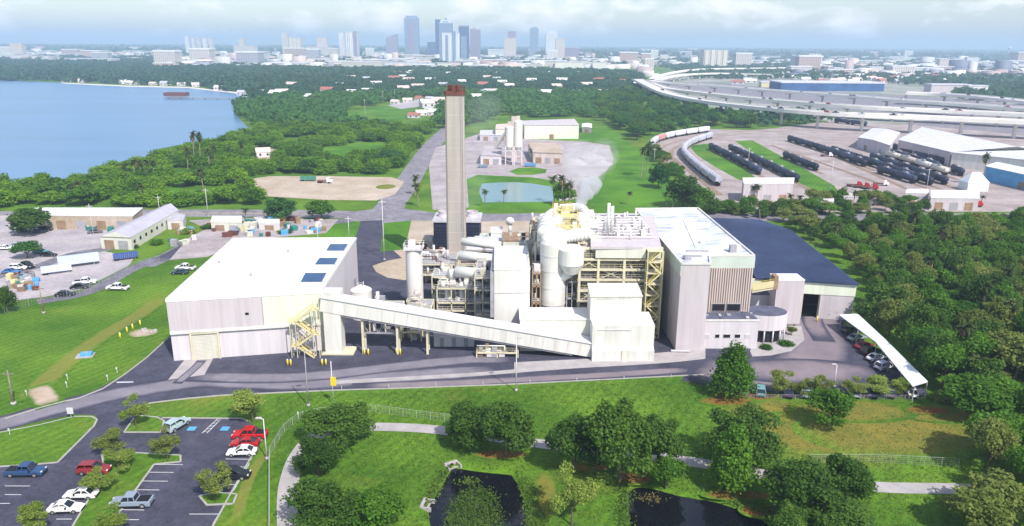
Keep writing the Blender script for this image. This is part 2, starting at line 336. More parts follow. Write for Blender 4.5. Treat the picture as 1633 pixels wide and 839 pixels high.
mat('shed_roof', (.44, .42, .49), .7, var=.1, scale=.3, fine=.06)
mat('brown', (.30, .20, .13), .8, var=.25, scale=.5)
mat('bark', (.13, .095, .065), .9, var=.25, scale=2.)
mat('palm_bark', (.24, .20, .16), .9, var=.2, scale=2.)
mat('dead_frond', (.26, .17, .09), .9, var=.3, scale=1.)
mat('canopy', (.80, .83, .86), .5, col2=(.66, .70, .76), scale=.2)
mat('tyre', (.015, .015, .016), .8, var=.1)
mat('rim', (.45, .45, .47), .35, var=.05, metal=.6)
mat('car_paint', (1, 1, 1), .25, var=.03, objcol=True, spec=.5)
mat('car_glass', (.02, .025, .035), .08, var=.1, spec=.6)
mat('lamp', (.7, .7, .65), .2, var=.02)
mat('tail_lamp', (.35, .01, .01), .3, var=.02)
mat('painted', (1, 1, 1), .6, var=.10, scale=.25, objcol=True)
mat('tank_black', (.020, .023, .042), .45, col2=(.045, .05, .075), scale=.3)
mat('hopper', (.56, .56, .66), .55, col2=(.38, .38, .46), scale=.3)
mat('deck', (.70, .67, .66), .9, col2=(.56, .53, .53), scale=.05)
mat('parapet', (.80, .77, .72), .8, var=.06, scale=.1)
mat('pipe_white', (.72, .71, .67), .4, var=.05)
mat('teal', (.03, .20, .17), .6, var=.15)
mat('blue_paint', (.10, .35, .62), .6, var=.1)
mat('red_paint', (.55, .025, .03), .35, var=.1)
mat('mulch', (.32, .12, .05), .95, col2=(.20, .09, .04), scale=.5)
mat('rock', (.50, .46, .43), .95, col2=(.30, .27, .26), scale=.6)
foliage_mat('leaf_dark', (.030, .088, .011), (.135, .245, .034))
foliage_mat('leaf_mid', (.036, .120, .008), (.150, .310, .026))
foliage_mat('leaf_light', (.15, .235, .028), (.36, .45, .10))
foliage_mat('leaf_olive', (.12, .175, .028), (.30, .35, .09))
foliage_mat('leaf_mangrove', (.065, .185, .006), (.235, .410, .018))
foliage_mat('leaf_far', (.018, .100, .022), (.095, .235, .042))
foliage_mat('leaf_remote_hazed', (.012, .062, .034), (.060, .150, .062))  # blue of the distance haze is painted into this leaf colour
mat('navy_wall', (.035, .10, .25), .7, var=.3, scale=.1)
mat('sand', (.66, .60, .52), .95, var=.1, scale=.05)
foliage_mat('leaf_palm', (.030, .065, .012), (.115, .145, .035))
foliage_mat('reed', (.060, .13, .015), (.16, .24, .04))
foliage_mat('dry_blade', (.13, .12, .03), (.30, .26, .09))
foliage_mat('hedge_leaf', (.020, .080, .008), (.075, .19, .02))
water_mat('bay', (.105, .215, .37), .3, .12, .06, .3)
water_mat('pond', (.006, .006, .010), .06, .06, .8, .5)
water_mat('pool', (.14, .25, .26), .2, .08, .5, .4)
soft_mat('worn_dirt', (.27, .22, .06), col2=(.20, .19, .045), amount=.6)
soft_mat('dry_meadow', (.24, .19, .035), col2=(.15, .155, .03), amount=.9, sc=.22)
soft_mat('red_mulch', (.27, .085, .03), col2=(.20, .12, .03), amount=.9)
soft_mat('bare_dirt', (.50, .40, .33), col2=(.38, .28, .20), amount=1.)
ASPH = ((.046, .045, .072), (.074, .072, .108))
soft_mat('tyre_wear', (.255, .235, .275), base=ASPH, col2=(.17, .155, .19), amount=.95, sc=.16)
soft_mat('warm_wear', (.26, .215, .235), base=ASPH, col2=(.19, .16, .185), amount=.95, sc=.12)
# ------------------------------------------------------------------ ground sheet with the pond basins sunk into it
POND1 = GP([(722, 741), (770, 748), (815, 752), (826, 768), (835, 792), (842, 845), (690, 860), (683, 806), (700, 778)])
POND2 = GP([(1003, 782), (1012, 772), (1040, 774), (1085, 786), (1140, 795), (1190, 811), (1222, 828), (1250, 860), (1010, 862), (1003, 810)])
def sdist(x, y, poly):
    d = 1e9
    for a, b in zip(poly, poly[1:] + poly[:1]):
        ab = (b.x - a.x, b.y - a.y); t = max(0, min(1, ((x - a.x) * ab[0] + (y - a.y) * ab[1]) / (ab[0] ** 2 + ab[1] ** 2)))
        d = min(d, math.hypot(x - a.x - ab[0] * t, y - a.y - ab[1] * t))
    return d if inside(x, y, poly) else -d
xs = list(np.concatenate([-np.geomspace(60000, 40, 26), np.arange(-16, 44, .8), np.geomspace(46, 60000, 26)]))
ys = list(np.concatenate([np.arange(80, 108, .8), np.geomspace(110, 60000, 40)])); ys = [-3000, -400, 0, 60, 75] + ys
gv = np.zeros((len(ys), len(xs), 3))
for j, y in enumerate(ys):
    for i, x in enumerate(xs):
        z = 0.
        if -17 < x < 45 and 75 < y < 110:
            d = max(sdist(x, y, POND1), sdist(x, y, POND2)); t = max(0, min(1, (d + 1.0) / 2.2)); z = -1.5 * t * t * (3 - 2 * t)
        gv[j, i] = (x, y, z)
nx, ny = len(xs), len(ys)
gf = np.array([(j * nx + i, j * nx + i + 1, (j + 1) * nx + i + 1, (j + 1) * nx + i) for j in range(ny - 1) for i in range(nx - 1)])
ground = bpy.data.objects.new('ground', fast_mesh('ground', gv.reshape(-1, 3), gf, 'grass')); COL.objects.link(ground); struct(ground)
ZL = [0]
def nz_(): ZL[0] += 1; return .02 + .0009 * ZL[0]
def sheet(name, pts, m, z=.02, px=True):
    z = z if z > .3 else nz_(); P = GP(pts) if px else [Vector((a[0], a[1], 0)) for a in pts]
    for p in P: p.z = z
    o = MB().sheet(P).build(name, m); b = bmesh.new(); b.from_mesh(o.data); bmesh.ops.triangulate(b, faces=b.faces[:]); bmesh.ops.recalc_face_normals(b, faces=b.faces[:])
    if sum(f.normal.z for f in b.faces) < 0: bmesh.ops.reverse_faces(b, faces=b.faces[:])
    b.to_mesh(o.data); b.free(); return struct(o)
def strip(name, pts, w, m, z=.03, px=True, smooth=True):
    z = nz_(); P = GP(pts) if px else [Vector(p) for p in pts]
    if smooth: P = smooth_line(P)
    return struct(MB().ribbon(P, w, z).build(name, m))
def soft_strip(name, pts, w, m, z=.03, px=True):
    z = nz_(); P = smooth_line(GP(pts) if px else [Vector(p) for p in pts]); V = []; K = []; Fq = []
    for i, p in enumerate(P):
        d = (P[min(i + 1, len(P) - 1)] - P[max(i - 1, 0)]); d.normalize(); n = Vector((-d.y, d.x, 0))
        e = min(1, i / 3, (len(P) - 1 - i) / 3)
        for k, mk in zip((-.5, -.28, 0, .28, .5), (0, .8, 1, .8, 0)): V.append(tuple(p + n * w * k)[:2] + (z,)); K.append(mk * e)
    for i in range(len(P) - 1):
        for k in range(4): Fq.append((i * 5 + k, i * 5 + k + 1, i * 5 + 6 + k, i * 5 + 5 + k)[::-1])
    o = bpy.data.objects.new(name, fast_mesh(name, np.array(V), np.array(Fq), m, K)); COL.objects.link(o); return struct(o)
def soft_patch(name, px, py, rx, ry, m, z=.03, rz=0.):
    z = nz_(); c = G(px, py); V = [(c.x, c.y, z)]; K = [1.]; Fq = []; n = 20
    for r, mk in ((.4, .95), (.75, .6), (1., 0.)):
        for i in range(n):
            a = 2 * math.pi * i / n; x, y = rx * r * math.cos(a), ry * r * math.sin(a)
            V.append((c.x + x * math.cos(rz) - y * math.sin(rz), c.y + x * math.sin(rz) + y * math.cos(rz), z)); K.append(mk)
    fs = [(0, 1 + i, 1 + (i + 1) % n) for i in range(n)]
    me = bpy.data.meshes.new(name); me.from_pydata(V, [], fs + [(1 + r * n + i, 1 + r * n + n + i, 1 + r * n + n + (i + 1) % n, 1 + r * n + (i + 1) % n) for r in (0, 1) for i in range(n)])
    a = me.attributes.new('mask', 'FLOAT', 'POINT'); a.data.foreach_set('value', K); me.materials.append(MAT[m])
    o = bpy.data.objects.new(name, me); COL.objects.link(o); return struct(o)
def island(name, pts, h=.13, px=True):
    P = GP(pts) if px else pts
    o = MB().prism([(p.x, p.y) for p in P], -.02, h).build(name, 'grass'); struct(o)
    k = MB()
    for a, b in zip(P, P[1:] + P[:1]): k.beam((a.x, a.y, h / 2), (b.x, b.y, h / 2), .28, h + .03)
    return struct(k.build('kerb', 'kerb'))
# water
sheet('bay_water', [(-200, 128), (8, 128), (100, 132), (200, 137), (300, 139), (375, 147), (388, 152), (372, 160), (372, 176), (384, 192), (398, 206), (335, 222), (250, 238), (246, 246), (195, 260), (150, 276), (100, 287), (50, 294), (8, 290), (-260, 290)], 'bay', .04)
sheet('beach', [(96, 131.6), (200, 136.4), (300, 138.6), (384, 147), (392, 150), (384, 151.5), (372, 148.5), (300, 140.4), (200, 138.2), (100, 133.2)], 'sand')
sheet('far_water', [(90, 68.6), (290, 70.0), (290, 70.9), (90, 70.2)], 'bay', .5)
struct(MB().sheet([(p.x, p.y, -.62) for p in [c + (c - Vector((1, 92, 0))).normalized() * 1.5 for c in POND1]]).build('pond_water', 'pond'))
struct(MB().sheet([(p.x, p.y, -.62) for p in [c + (c - Vector((21, 92, 0))).normalized() * 1.5 for c in POND2]]).build('pond_water', 'pond'))
# plant yard and its roads
sheet('yard_asphalt', [(-60, 690), (8, 668), (60, 653), (105, 641), (147, 625), (195, 600), (232, 573), (272, 538), (310, 480), (420, 400), (540, 395), (590, 360), (628, 358), (655, 420), (860, 420), (1010, 420), (1250, 470), (1300, 470), (1345, 505), (1345, 520), (1400, 560), (1480, 626), (1472, 633), (1180, 632), (1150, 618), (1122, 598), (960, 607), (800, 614), (660, 619), (530, 623), (440, 627), (354, 631), (300, 636), (241, 643), (205, 656), (190, 668), (158, 668), (150, 662), (118, 661), (60, 673), (8, 684), (-60, 705)], 'asphalt', .02)
sheet('parking_lot', [(158, 657), (200, 655), (217, 661), (250, 665), (385, 667), (424, 689), (334, 850), (-150, 850), (-150, 745), (8, 745), (92, 738), (150, 680)], 'asphalt', .026)
soft_strip('worn_lane', [(-50, 687), (20, 671), (70, 656), (150, 636), (230, 621), (330, 608), (470, 612), (560, 606), (680, 598), (800, 589)], 6.5, 'tyre_wear', .036)
soft_strip('worn_lane', [(290, 600), (420, 603), (520, 598), (620, 586), (740, 574), (830, 572)], 5.0, 'tyre_wear', .040)
soft_strip('worn_lane', [(560, 617), (700, 612), (860, 604), (1000, 596), (1120, 588)], 3.2, 'warm_wear', .044)
soft_strip('worn_lane', [(1290, 495), (1300, 530), (1300, 565), (1270, 590), (1190, 600), (1100, 585)], 15., 'warm_wear', .036)
soft_patch('worn_lane', 1280, 592, 17, 6.5, 'warm_wear', .042)
soft_strip('worn_lane', [(1300, 480), (1295, 510), (1315, 545)], 5, 'warm_wear', .048)
strip('concrete_apron', [(530, 610), (660, 603), (760, 597), (900, 586), (1050, 577), (1122, 570)], 1.7, 'concrete', .05)
sheet('concrete_apron', [(820, 578), (945, 572), (1060, 562), (1125, 555), (1125, 571), (945, 585), (820, 590)], 'concrete', .046)
sheet('concrete_apron', [(296, 572), (342, 568), (326, 598), (268, 606)], 'concrete', .05)
soft_strip('oil_stain', [(322, 575), (312, 586), (296, 600), (282, 612)], 2.0, 'tyre_wear')
sheet('painted_line', [(186, 609.2), (213, 608.6), (213, 610.2), (186, 610.8)], 'paint_white', .06)
sheet('plant_gravel', [(655, 352), (700, 345), (1010, 345), (1010, 420), (650, 420), (628, 400)], 'dirt', .03)
sheet('brick_walk', [(1196, 560), (1205, 540), (1250, 520), (1278, 520), (1283, 542), (1262, 560), (1230, 567), (1200, 569)], 'concrete', .05)
# streets
strip('street', [(-120, 345), (120, 341), (330, 340), (500, 341), (620, 345), (760, 347), (900, 346), (1125, 346), (1330, 347), (1500, 346), (1760, 346)], 13., 'road', .03)
strip('street', [(610, 345), (630, 318), (650, 290), (668, 262), (684, 238), (700, 220), (722, 200), (748, 180), (770, 165)], 12., 'road', .036)
sheet('street_corner', [(545, 340), (600, 333), (625, 318), (650, 318), (645, 333), (700, 340), (700, 350), (655, 352), (630, 362), (575, 362), (550, 350)], 'road', .040)
sheet('grass_verge', [(532, 352), (580, 353), (563, 381), (515, 381)], 'lawn'); sheet('grass_verge', [(612, 356), (656, 352), (646, 398), (606, 402)], 'lawn')
strip('side_road', [(594, 352), (588, 375), (583, 400), (582, 430), (584, 470)], 8.5, 'asphalt', .044)
sheet('gravel_court', [(618, 416), (655, 409), (668, 440), (645, 447), (618, 443), (600, 434), (594, 424)], 'dirt')
strip('side_road', [(230, 425), (275, 405), (310, 385), (350, 368), (400, 362), (470, 358), (560, 352)], 6.5, 'asphalt_worn', .034)
strip('side_road', [(262, 412), (290, 398), (330, 376), (360, 369)], 5.5, 'asphalt', .04)
for sx in (-1, 1): strip('street_line', [(90, 341 + sx * .5), (330, 340 + sx * .5), (500, 341 + sx * .5)], .18, 'yellow', .05)
# lots
sheet('vacant_lot', [(372, 290), (430, 281), (520, 281), (625, 283), (645, 290), (630, 310), (600, 320), (520, 319), (420, 313), (392, 303)], 'dirt', .03)
soft_patch('worn_grass', 615, 298, 4.5, 6, 'dry_meadow', .05)
sheet('left_yard', [(-200, 352), (8, 344), (270, 342), (295, 352), (240, 372), (160, 400), (215, 410), (205, 424), (130, 462), (70, 474), (-160, 500)], 'pale_lot', .034)
strip('yard_lane', [(250, 372), (180, 395), (120, 405), (60, 425), (-40, 450)], 5, 'asphalt_worn', .05)
strip('yard_lane', [(60, 482), (140, 466), (205, 432), (250, 412)], 4.5, 'asphalt_worn', .048)
sheet('storage_lot', [(300, 352), (360, 348), (540, 350), (520, 372), (450, 378), (400, 382), (330, 410), (270, 415), (300, 380), (330, 365)], 'gravel', .03)
sheet('gravel_yard', [(694, 236), (760, 215), (800, 205), (850, 222), (930, 226), (972, 232), (979, 256), (968, 272), (945, 290), (930, 315), (886, 322), (770, 330), (690, 335), (684, 265)], 'gravel', .034)
sheet('pool_bank', [(744, 286), (762, 279), (850, 283), (892, 290), (892, 334), (748, 334)], 'lawn', .06)
sheet('settling_pond', [(769, 293), (815, 290), (850, 293), (880, 298), (884, 322), (770, 323), (764, 305)], 'pool', .10)
for pts in ([(812, 274), (826, 268), (852, 267), (872, 270), (870, 276), (850, 279), (824, 279)], [(770, 285), (790, 282), (840, 284), (850, 290), (815, 291), (768, 292)]): sheet('grass_island', pts, 'lawn', .12)
sheet('industrial_lawn', [(762, 222), (800, 215), (935, 214), (965, 200), (985, 210), (1010, 232), (1045, 255), (1080, 300), (1090, 335), (950, 338), (935, 318), (950, 290), (972, 275), (984, 255), (975, 228), (930, 224), (850, 220), (800, 222)], 'lawn', .032)
sheet('rail_yard', [(1030, 240), (1045, 222), (1130, 206), (1210, 208), (1330, 192), (1470, 196), (1800, 225), (1800, 338), (1180, 338), (1140, 318), (1080, 268)], 'ballast', .034)
sheet('grass_strip', [(1098, 232), (1132, 229), (1180, 262), (1205, 284), (1180, 288), (1140, 266), (1112, 248)], 'lawn', .06)
sheet('grass_strip', [(1172, 225), (1200, 224), (1262, 258), (1330, 296), (1342, 312), (1300, 310), (1228, 264)], 'lawn', .06)
sheet('city_ground', [(1030, 128), (1060, 118), (1200, 110), (1400, 112), (1700, 122), (1900, 135), (1900, 225), (1480, 200), (1330, 194), (1200, 180), (1110, 168), (1060, 150)], 'city_soil')
sheet('highway_lanes', [(1045, 130), (1150, 133), (1330, 147), (1500, 156), (1700, 174), (1700, 194), (1480, 184), (1330, 175), (1200, 164), (1080, 148)], 'road')
sheet('highway_approach', [(1440, 198), (1640, 216), (1900, 240), (1900, 222), (1640, 200), (1480, 192)], 'road', .05)
sheet('ballfield', [(545, 183), (600, 170), (655, 168), (660, 178), (640, 195), (600, 200), (560, 193)], 'lawn', .05)
for a in range(4): sheet('ball_field_lot', [(618 + a * 2, 168), (672, 158), (700, 158), (690, 168), (640, 174)], 'pale_lot', .06) if a == 0 else None
# front lawns, paths, islands
strip('walking_path', [(460, 850), (458, 800), (462, 765), (474, 730), (498, 700), (540, 682), (600, 681), (700, 686), (860, 708), (1000, 722), (1110, 738), (1250, 762), (1400, 777), (1530, 780), (1700, 786)], 2.9, 'concrete', .03)
island('grass_island', [(-60, 700), (8, 689), (60, 679), (118, 665), (146, 665), (155, 670), (150, 680), (92, 738), (50, 742), (-60, 748)])
island('grass_island', [(217, 663), (250, 666), (262, 672), (256, 690), (198, 690)])
island('grass_island', [(163, 726), (200, 722), (288, 727), (288, 737), (246, 741), (180, 833), (170, 850), (110, 850), (140, 800), (157, 776), (166, 750)])
island('grass_island', [(318, 792), (345, 786), (378, 789), (372, 804), (330, 806)])
soft_strip('worn_grass', [(40, 640), (70, 610), (110, 575), (165, 535), (225, 500), (262, 470)], 5.5, 'worn_dirt', .03)
soft_strip('dirt_track', [(58, 615), (68, 630), (82, 648)], 5, 'bare_dirt', .036)
soft_patch('rubble_bed', 228, 531, 3.6, 3.0, 'bare_dirt', .05)
for a in ((1240, 655, 12, 4.5), (1300, 690, 14, 8), (1430, 690, 18, 9), (1500, 660, 9, 4), (1360, 655, 12, 5)): soft_patch('dry_grass', *a, 'dry_meadow', .02)
for a in ((1190, 632, 8, 2.0), (1160, 640, 6, 2.2), (1480, 655, 5, 2), (1010, 762, 3.2, 2.2), (1180, 790, 6, 1.6), (940, 745, 4, 1.5), (1210, 815, 3, 2.0), (800, 725, 5, 1.6)): soft_patch('mulch_bed', *a, 'red_mulch', .026)
soft_patch('dry_grass', 870, 790, 2, 7, 'dry_meadow', .03)
soft_strip('drain_swale', [(425, 715), (395, 770), (370, 850)], 2.2, 'worn_dirt', .03)
# parking markings: every bay line is part of one painted layout
pm = MB()
def line_px(a, b, w=.14, z=.118):
    A, B = G(*a), G(*b); A.z = B.z = z; pm.ribbon([A, B], w)
for a, b in (((222, 754), (277, 754.5)), ((210, 768), (268, 768.5)), ((200, 782), (254, 782.5)), ((187, 814), (230, 814.5)), ((178, 830), (222, 830)), ((236, 742), (292, 742)), ((240, 741), (206, 784)),
             ((360, 733), (402, 733.5)), ((367, 745.5), (396, 746)), ((302, 821), (352, 821)), ((356, 810), (340, 836)), ((8, 776), (48, 776.2)), ((8, 790), (34, 790)), ((-10, 804), (16, 804)), ((115, 829), (90, 829)),
             ((150, 797), (128, 828)), ((345, 774), (378, 774)), ((398, 740), (372, 784)), ((280, 690), (292, 668)), ((322, 692), (348, 668)), ((330, 692), (350, 672))): line_px(a, b)
for k in range(5): line_px((325 + k * 5, 690 - k * 4.5), (333 + k * 5, 688 - k * 4.5))
struct(pm.build('parking_markings', 'paint_white'))
bpd = MB()
for x, y in ((306, 684.5), (359, 684.5)): c = G(x, y); bpd.add([(c.x - .7, c.y - .7, .119), (c.x + .7, c.y - .7, .119), (c.x + .7, c.y + .7, .119), (c.x - .7, c.y + .7, .119)], [(0, 1, 2, 3)])
struct(bpd.build('parking_markings', 'blue_paint'))
kb = MB()
for line in ([(8, 668), (60, 652), (105, 640), (125, 636), (165, 620), (200, 597), (235, 570), (271, 537)], [(258, 667), (385, 668), (395, 672)], [(424, 689), (392, 745), (336, 846)], [(205, 655), (241, 643), (300, 636), (354, 631)], [(354, 631), (440, 627), (530, 623), (660, 619), (800, 614), (1122, 598)]):
    P = GP(line)
    for a, b in zip(P, P[1:]): kb.beam((a.x, a.y, .06), (b.x, b.y, .06), .25, .2)
struct(kb.build('kerb', 'kerb'))
# ------------------------------------------------------------------ the plant
def quad_px(pts, z): return [(p.x, p.y) for p in GP(pts, z)]
def ribs_on(m, a, b, z0, z1, n, d=.12, w=.12):
    a, b = Vector((*a, 0)), Vector((*b, 0)); t = (b - a).normalized(); nrm = Vector((t.y, -t.x, 0))
    for i in range(n):
        p = a.lerp(b, (i + .5) / n); m.obox((p.x + nrm.x * d / 2, p.y + nrm.y * d / 2, z0), (w, d, z1 - z0), math.atan2(t.y, t.x))
def railing(m, pts, h=1.1, step=1.6, r=.04):
    P = [Vector(p) for p in pts]
    for a, b in zip(P, P[1:]):
        for k in (.55, 1.): m.beam(a + Vector((0, 0, h * k)), b + Vector((0, 0, h * k)), r * 1.6)
        n = max(1, int((b - a).length / step))
        for i in range(n + 1): q = a.lerp(b, i / n); m.beam(q, q + Vector((0, 0, h)), r * 1.6)
    return m
# --- waste hall on the left, with skylights and roller door
q = quad_px([(265, 478), (513, 464), (568, 380), (372, 381)], 13.5)
A_, B_, C_, D_ = [Vector((*p, 0)) for p in q]
hall = thing('processing_hall', 'large white flat roofed hall with three blue skylights and a beige roller door', 'industrial hall', ((A_.x + B_.x) / 2, (A_.y + B_.y) / 2, 0))
ux = (B_ - A_).normalized(); nf = Vector((ux.y, -ux.x, 0))
off = lambda p, d: (p.x + d * nf.x, p.y + d * nf.y)
MB().prism(q, 0, 13.0).build('wall', 'pale_wall', hall)
MB().prism([off(A_, .35), off(A_.lerp(B_, .60), .35), off(A_.lerp(B_, .60), 0), off(A_, 0)], 6.6, 12.9).build('upper_panel', 'lavender_wall', hall, label='grey lavender upper wall panel')
MB().prism([off(A_.lerp(B_, .605), .25), off(B_, .25), off(B_, 0), off(A_.lerp(B_, .605), 0)], 6.6, 12.9).build('upper_panel', 'green_panel', hall, label='pale yellow green wall panel')
MB().prism([off(A_, .5), off(B_, .5), off(B_, 0), off(A_, 0)], 6.0, 6.6).build('ledge', 'white_metal', hall)
cc = (A_ + B_ + C_ + D_) / 4
MB().prism([tuple((Vector((*p, 0)) - cc) * 1.008 + cc)[:2] for p in q], 13.0, 13.5).build('roof', 'white_roof', hall)
mm = MB(); s_ = MB()
for t in range(1, 14):
    a, b = A_.lerp(B_, t / 14), D_.lerp(C_, t / 14); mm.beam((a.x, a.y, 13.52), (b.x, b.y, 13.52), .10, .06)
mm.build('roof_seam', 'white_metal', hall)
pa = MB()
for a, b in ((A_, B_), (B_, C_), (C_, D_), (D_, A_)): pa.beam((a.x, a.y, 13.6), (b.x, b.y, 13.6), .3, .3)
pa.build('roof_edge', 'white_metal', hall)
for i, (px, py) in enumerate(((340, 455), (400, 440), (380, 412), (460, 402), (430, 460), (350, 420))): pv = G(px, py, 13.5); MB().cyl((pv.x, pv.y, 13.5), (pv.x, pv.y, 14.1), .28, n=8).build('roof_vent', 'steel_grey' if i % 2 else 'pipe_white', hall)
for pts in ([(519, 400), (549, 400), (556, 389), (526, 389)], [(501, 422), (534, 422), (540, 411), (509, 411)], [(478, 450), (514, 450), (522, 435), (486, 435)]):
    w = quad_px(pts, 14.1); fr = MB().prism(w, 13.5, 14.05).build('skylight', 'white_metal', hall)
    c = sum((Vector((*p, 0)) for p in w), Vector()) / 4
    MB().prism([tuple((Vector((*p, 0)) - c) * .93 + c)[:2] for p in w], 14.05, 14.15).build('glazing', 'skylight', fr)
da, db = A_.lerp(B_, .125), A_.lerp(B_, .30)
dr = MB().prism([off(da, .20), off(db, .20), off(db, 0), off(da, 0)], 0, 5.7).build('roller_door', 'cream', hall, label='beige roller door')
sl_ = MB()
for k in range(1, 19): sl_.beam((*off(da, .22), k * .3), (*off(db, .22), k * .3), .05, .05)
sl_.build('slat', 'equipment', dr)
fr = MB()
for p in (da, db): fr.obox((*off(p, .25), 0), (.35, .5, 6.1), math.atan2(ux.y, ux.x))
fr.beam((*off(da, .25), 5.95), (*off(db, .25), 5.95), .5, .4); fr.build('frame', 'steel_beige', dr)
lou = MB(); p = A_.lerp(B_, .50); lou.obox((*off(p, .38), 9.3), (.7, .12, .5), math.atan2(ux.y, ux.x)); lou.build('vent', 'dark', hall)
for t in (.12, .5, .86):
    p = B_.lerp(C_, t); MB().obox((p.x + .1, p.y, 2.), (.2, 2.4, 2.2), .0).build('louvre', 'steel_grey', hall)
# --- white chute tower and the sloping gallery
c0, c1 = G(519, 566), G(546, 566)
chute = thing('chute_tower', 'tall narrow white chute tower between the hall and the sloping conveyor gallery', 'chute tower', (c0.x, c0.y, 0))
MB().box(c0.x, c0.y + .3, .3, c1.x, c0.y + 3.6, 12.6).build('wall', 'white_metal', chute)
MB().box(c0.x - .15, c0.y + .15, 12.6, c1.x + .1, c0.y + 3.8, 13.9).build('head_house', 'white_metal', chute)
MB().box(c0.x - .7, c0.y - .2, 0, c1.x + 2.4, c0.y + 4.2, .3).build('plinth', 'steel_beige', chute)
ybr = c0.y + 2.0
P0, P1 = Vector((c0.x - .5, ybr, 11.2)), Vector((G(945, 576).x, ybr - 1.2, 1.7))
gal = thing('conveyor_gallery', 'long white enclosed conveyor gallery sloping down to the right across the plant front', 'conveyor', (P0.x, P0.y, 0))
dv = (P1 - P0).normalized(); sd = Vector((0, 1, 0)); up = dv.cross(sd) * -1
if up.z < 0: up = -up
def gsec(p, w, h0, h1): return [p + sd * (-w) + up * h0, p + sd * w + up * h0, p + sd * w + up * h1, p + sd * (-w) + up * h1]
def gbox(m, a, b, w, h0, h1):
    v = gsec(a, w, h0, h1) + gsec(b, w, h0, h1); return m.add(v, [(0, 1, 2, 3), (7, 6, 5, 4), (0, 4, 5, 1), (1, 5, 6, 2), (2, 6, 7, 3), (3, 7, 4, 0)])
recalc(gbox(MB(), P0, P1, 1.75, -1.45, 1.6).build('wall', 'white_metal', gal))
recalc(gbox(MB(), P0 - dv * .2, P1 + dv * .2, 2.0, 1.6, 1.85).build('roof', 'white_roof', gal))
rb = MB()
for i in range(1, 22): a = P0.lerp(P1, i / 22); gbox(rb, a - dv * .08, a + dv * .08, 1.83, -1.4, 1.6)
recalc(rb.build('cladding_joint', 'pale_wall', gal))
recalc(gbox(MB(), P0 + dv * 3, P1 - dv * 4, 1.5, -1.9, -1.47).build('support_girder', 'steel_grey', gal))
for px in (583, 637, 684):
    x = G(px, 558).x; t = (x - P0.x) / (P1.x - P0.x); zz = P0.lerp(P1, t).z - 1.9; leg = MB()
    for dy in (-1.3, 1.3): leg.beam((x, ybr + dy, 0), (x, ybr + dy * .8, zz), .45)
    leg.beam((x, ybr - 1.3, zz * .5), (x, ybr + 1.3, zz), .15); leg.beam((x, ybr + 1.3, zz * .5), (x, ybr - 1.3, zz), .15); leg.build('trestle_leg', 'steel_beige', gal)
x0, x1 = G(583, 558).x, G(637, 558).x; tr = MB()
for z in (4.3, 6.6): tr.beam((x0, ybr, z), (x1, ybr, z), .22)
for i in range(7): a, b = x0 + (x1 - x0) * i / 7, x0 + (x1 - x0) * (i + 1) / 7; tr.beam((a, ybr, 4.3 if i % 2 else 6.6), (b, ybr, 6.6 if i % 2 else 4.3), .14)
tr.build('truss', 'steel_grey', gal)
# --- yellow zigzag stair beside the chute
e0, e1 = G(466, 571), G(511, 571)
stair = thing('zigzag_staircase', 'yellow steel zigzag staircase on the front wall of the white hall', 'outdoor staircase', (e0.x, e0.y, 0))
lv = [0, 2.6, 5.3, 8.0, 10.8]
po = MB()
for x in (e0.x, e0.x + 1.2, e1.x - 1.2, e1.x):
    for y in (e0.y, e0.y + 1.4): po.beam((x, y, 0), (x, y, 8.4 if x < e0.x + 2 else 12.2), .13)
po.build('post', 'steel_beige', stair)
for i, (a, b) in enumerate(zip(lv, lv[1:])):
    xa, xb = (e1.x - 1.2, e0.x + 1.2) if i % 2 == 0 else (e0.x + 1.2, e1.x - 1.2)
    fl = MB()
    for dy in (0, 1.2): fl.beam((xa, e0.y + dy, a), (xb, e0.y + dy, b), .09, .3)
    for k in range(10): t = (k + .5) / 10; fl.obox((xa + (xb - xa) * t, e0.y + .6, a + (b - a) * t), (.3, 1.2, .05))
    f = fl.build('stair_flight', 'steel_yellow', stair)
    hr = MB()
    for dy in (0, 1.2): hr.beam((xa, e0.y + dy, a + 1), (xb, e0.y + dy, b + 1), .07)
    hr.build('handrail', 'yellow', f)
    xl = e0.x if i % 2 == 0 else e1.x - 1.2
    ld = MB().box(xl - .1, e0.y - .1, b - .12, xl + 1.3, e0.y + 1.5, b).build('landing', 'steel_yellow', stair)
    railing(MB(), [(xl, e0.y, b), (xl + 1.2, e0.y, b)]).build('railing', 'yellow', ld)
# --- stack
c = G(729, 431); zs = TOP(c.x, c.y, 147)
stack = thing('chimney_stack', 'very tall square beige concrete stack with a rusty red top', 'chimney stack', (c.x, c.y, 0))
w0, w1 = 2.75, 2.62; sh = MB(); rz = R_(2)
def sq(w, z): return [(c.x + x * math.cos(rz) - y * math.sin(rz), c.y + x * math.sin(rz) + y * math.cos(rz), z) for x, y in ((-w, -w + .5), (-w + .5, -w), (w - .5, -w), (w, -w + .5), (w, w - .5), (w - .5, w), (-w + .5, w), (-w, w - .5))]
v = sq(w0, 0) + sq(w1, zs); n8 = 8; sh.add(v, [(i, (i + 1) % n8, n8 + (i + 1) % n8, n8 + i) for i in range(n8)] + [tuple(range(8, 16))]); sh.build('shaft', 'stack_concrete', stack)
jt = MB()
for k in range(1, 17):
    z = zs * k / 17; w = w0 + (w1 - w0) * k / 17 + .012; v = sq(w, z) + sq(w, z + .12); jt.add(v, [(i, (i + 1) % n8, n8 + (i + 1) % n8, n8 + i) for i in range(n8)])
jt.build('pour_joint', 'equipment', stack)
v = sq(w1 + .22, zs - .7) + sq(w1 + .22, zs + .35); MB().add(v, [(i, (i + 1) % n8, n8 + (i + 1) % n8, n8 + i) for i in range(n8)] + [tuple(range(8, 16)), tuple(range(7, -1, -1))]).build('cap_band', 'rust_red', stack)
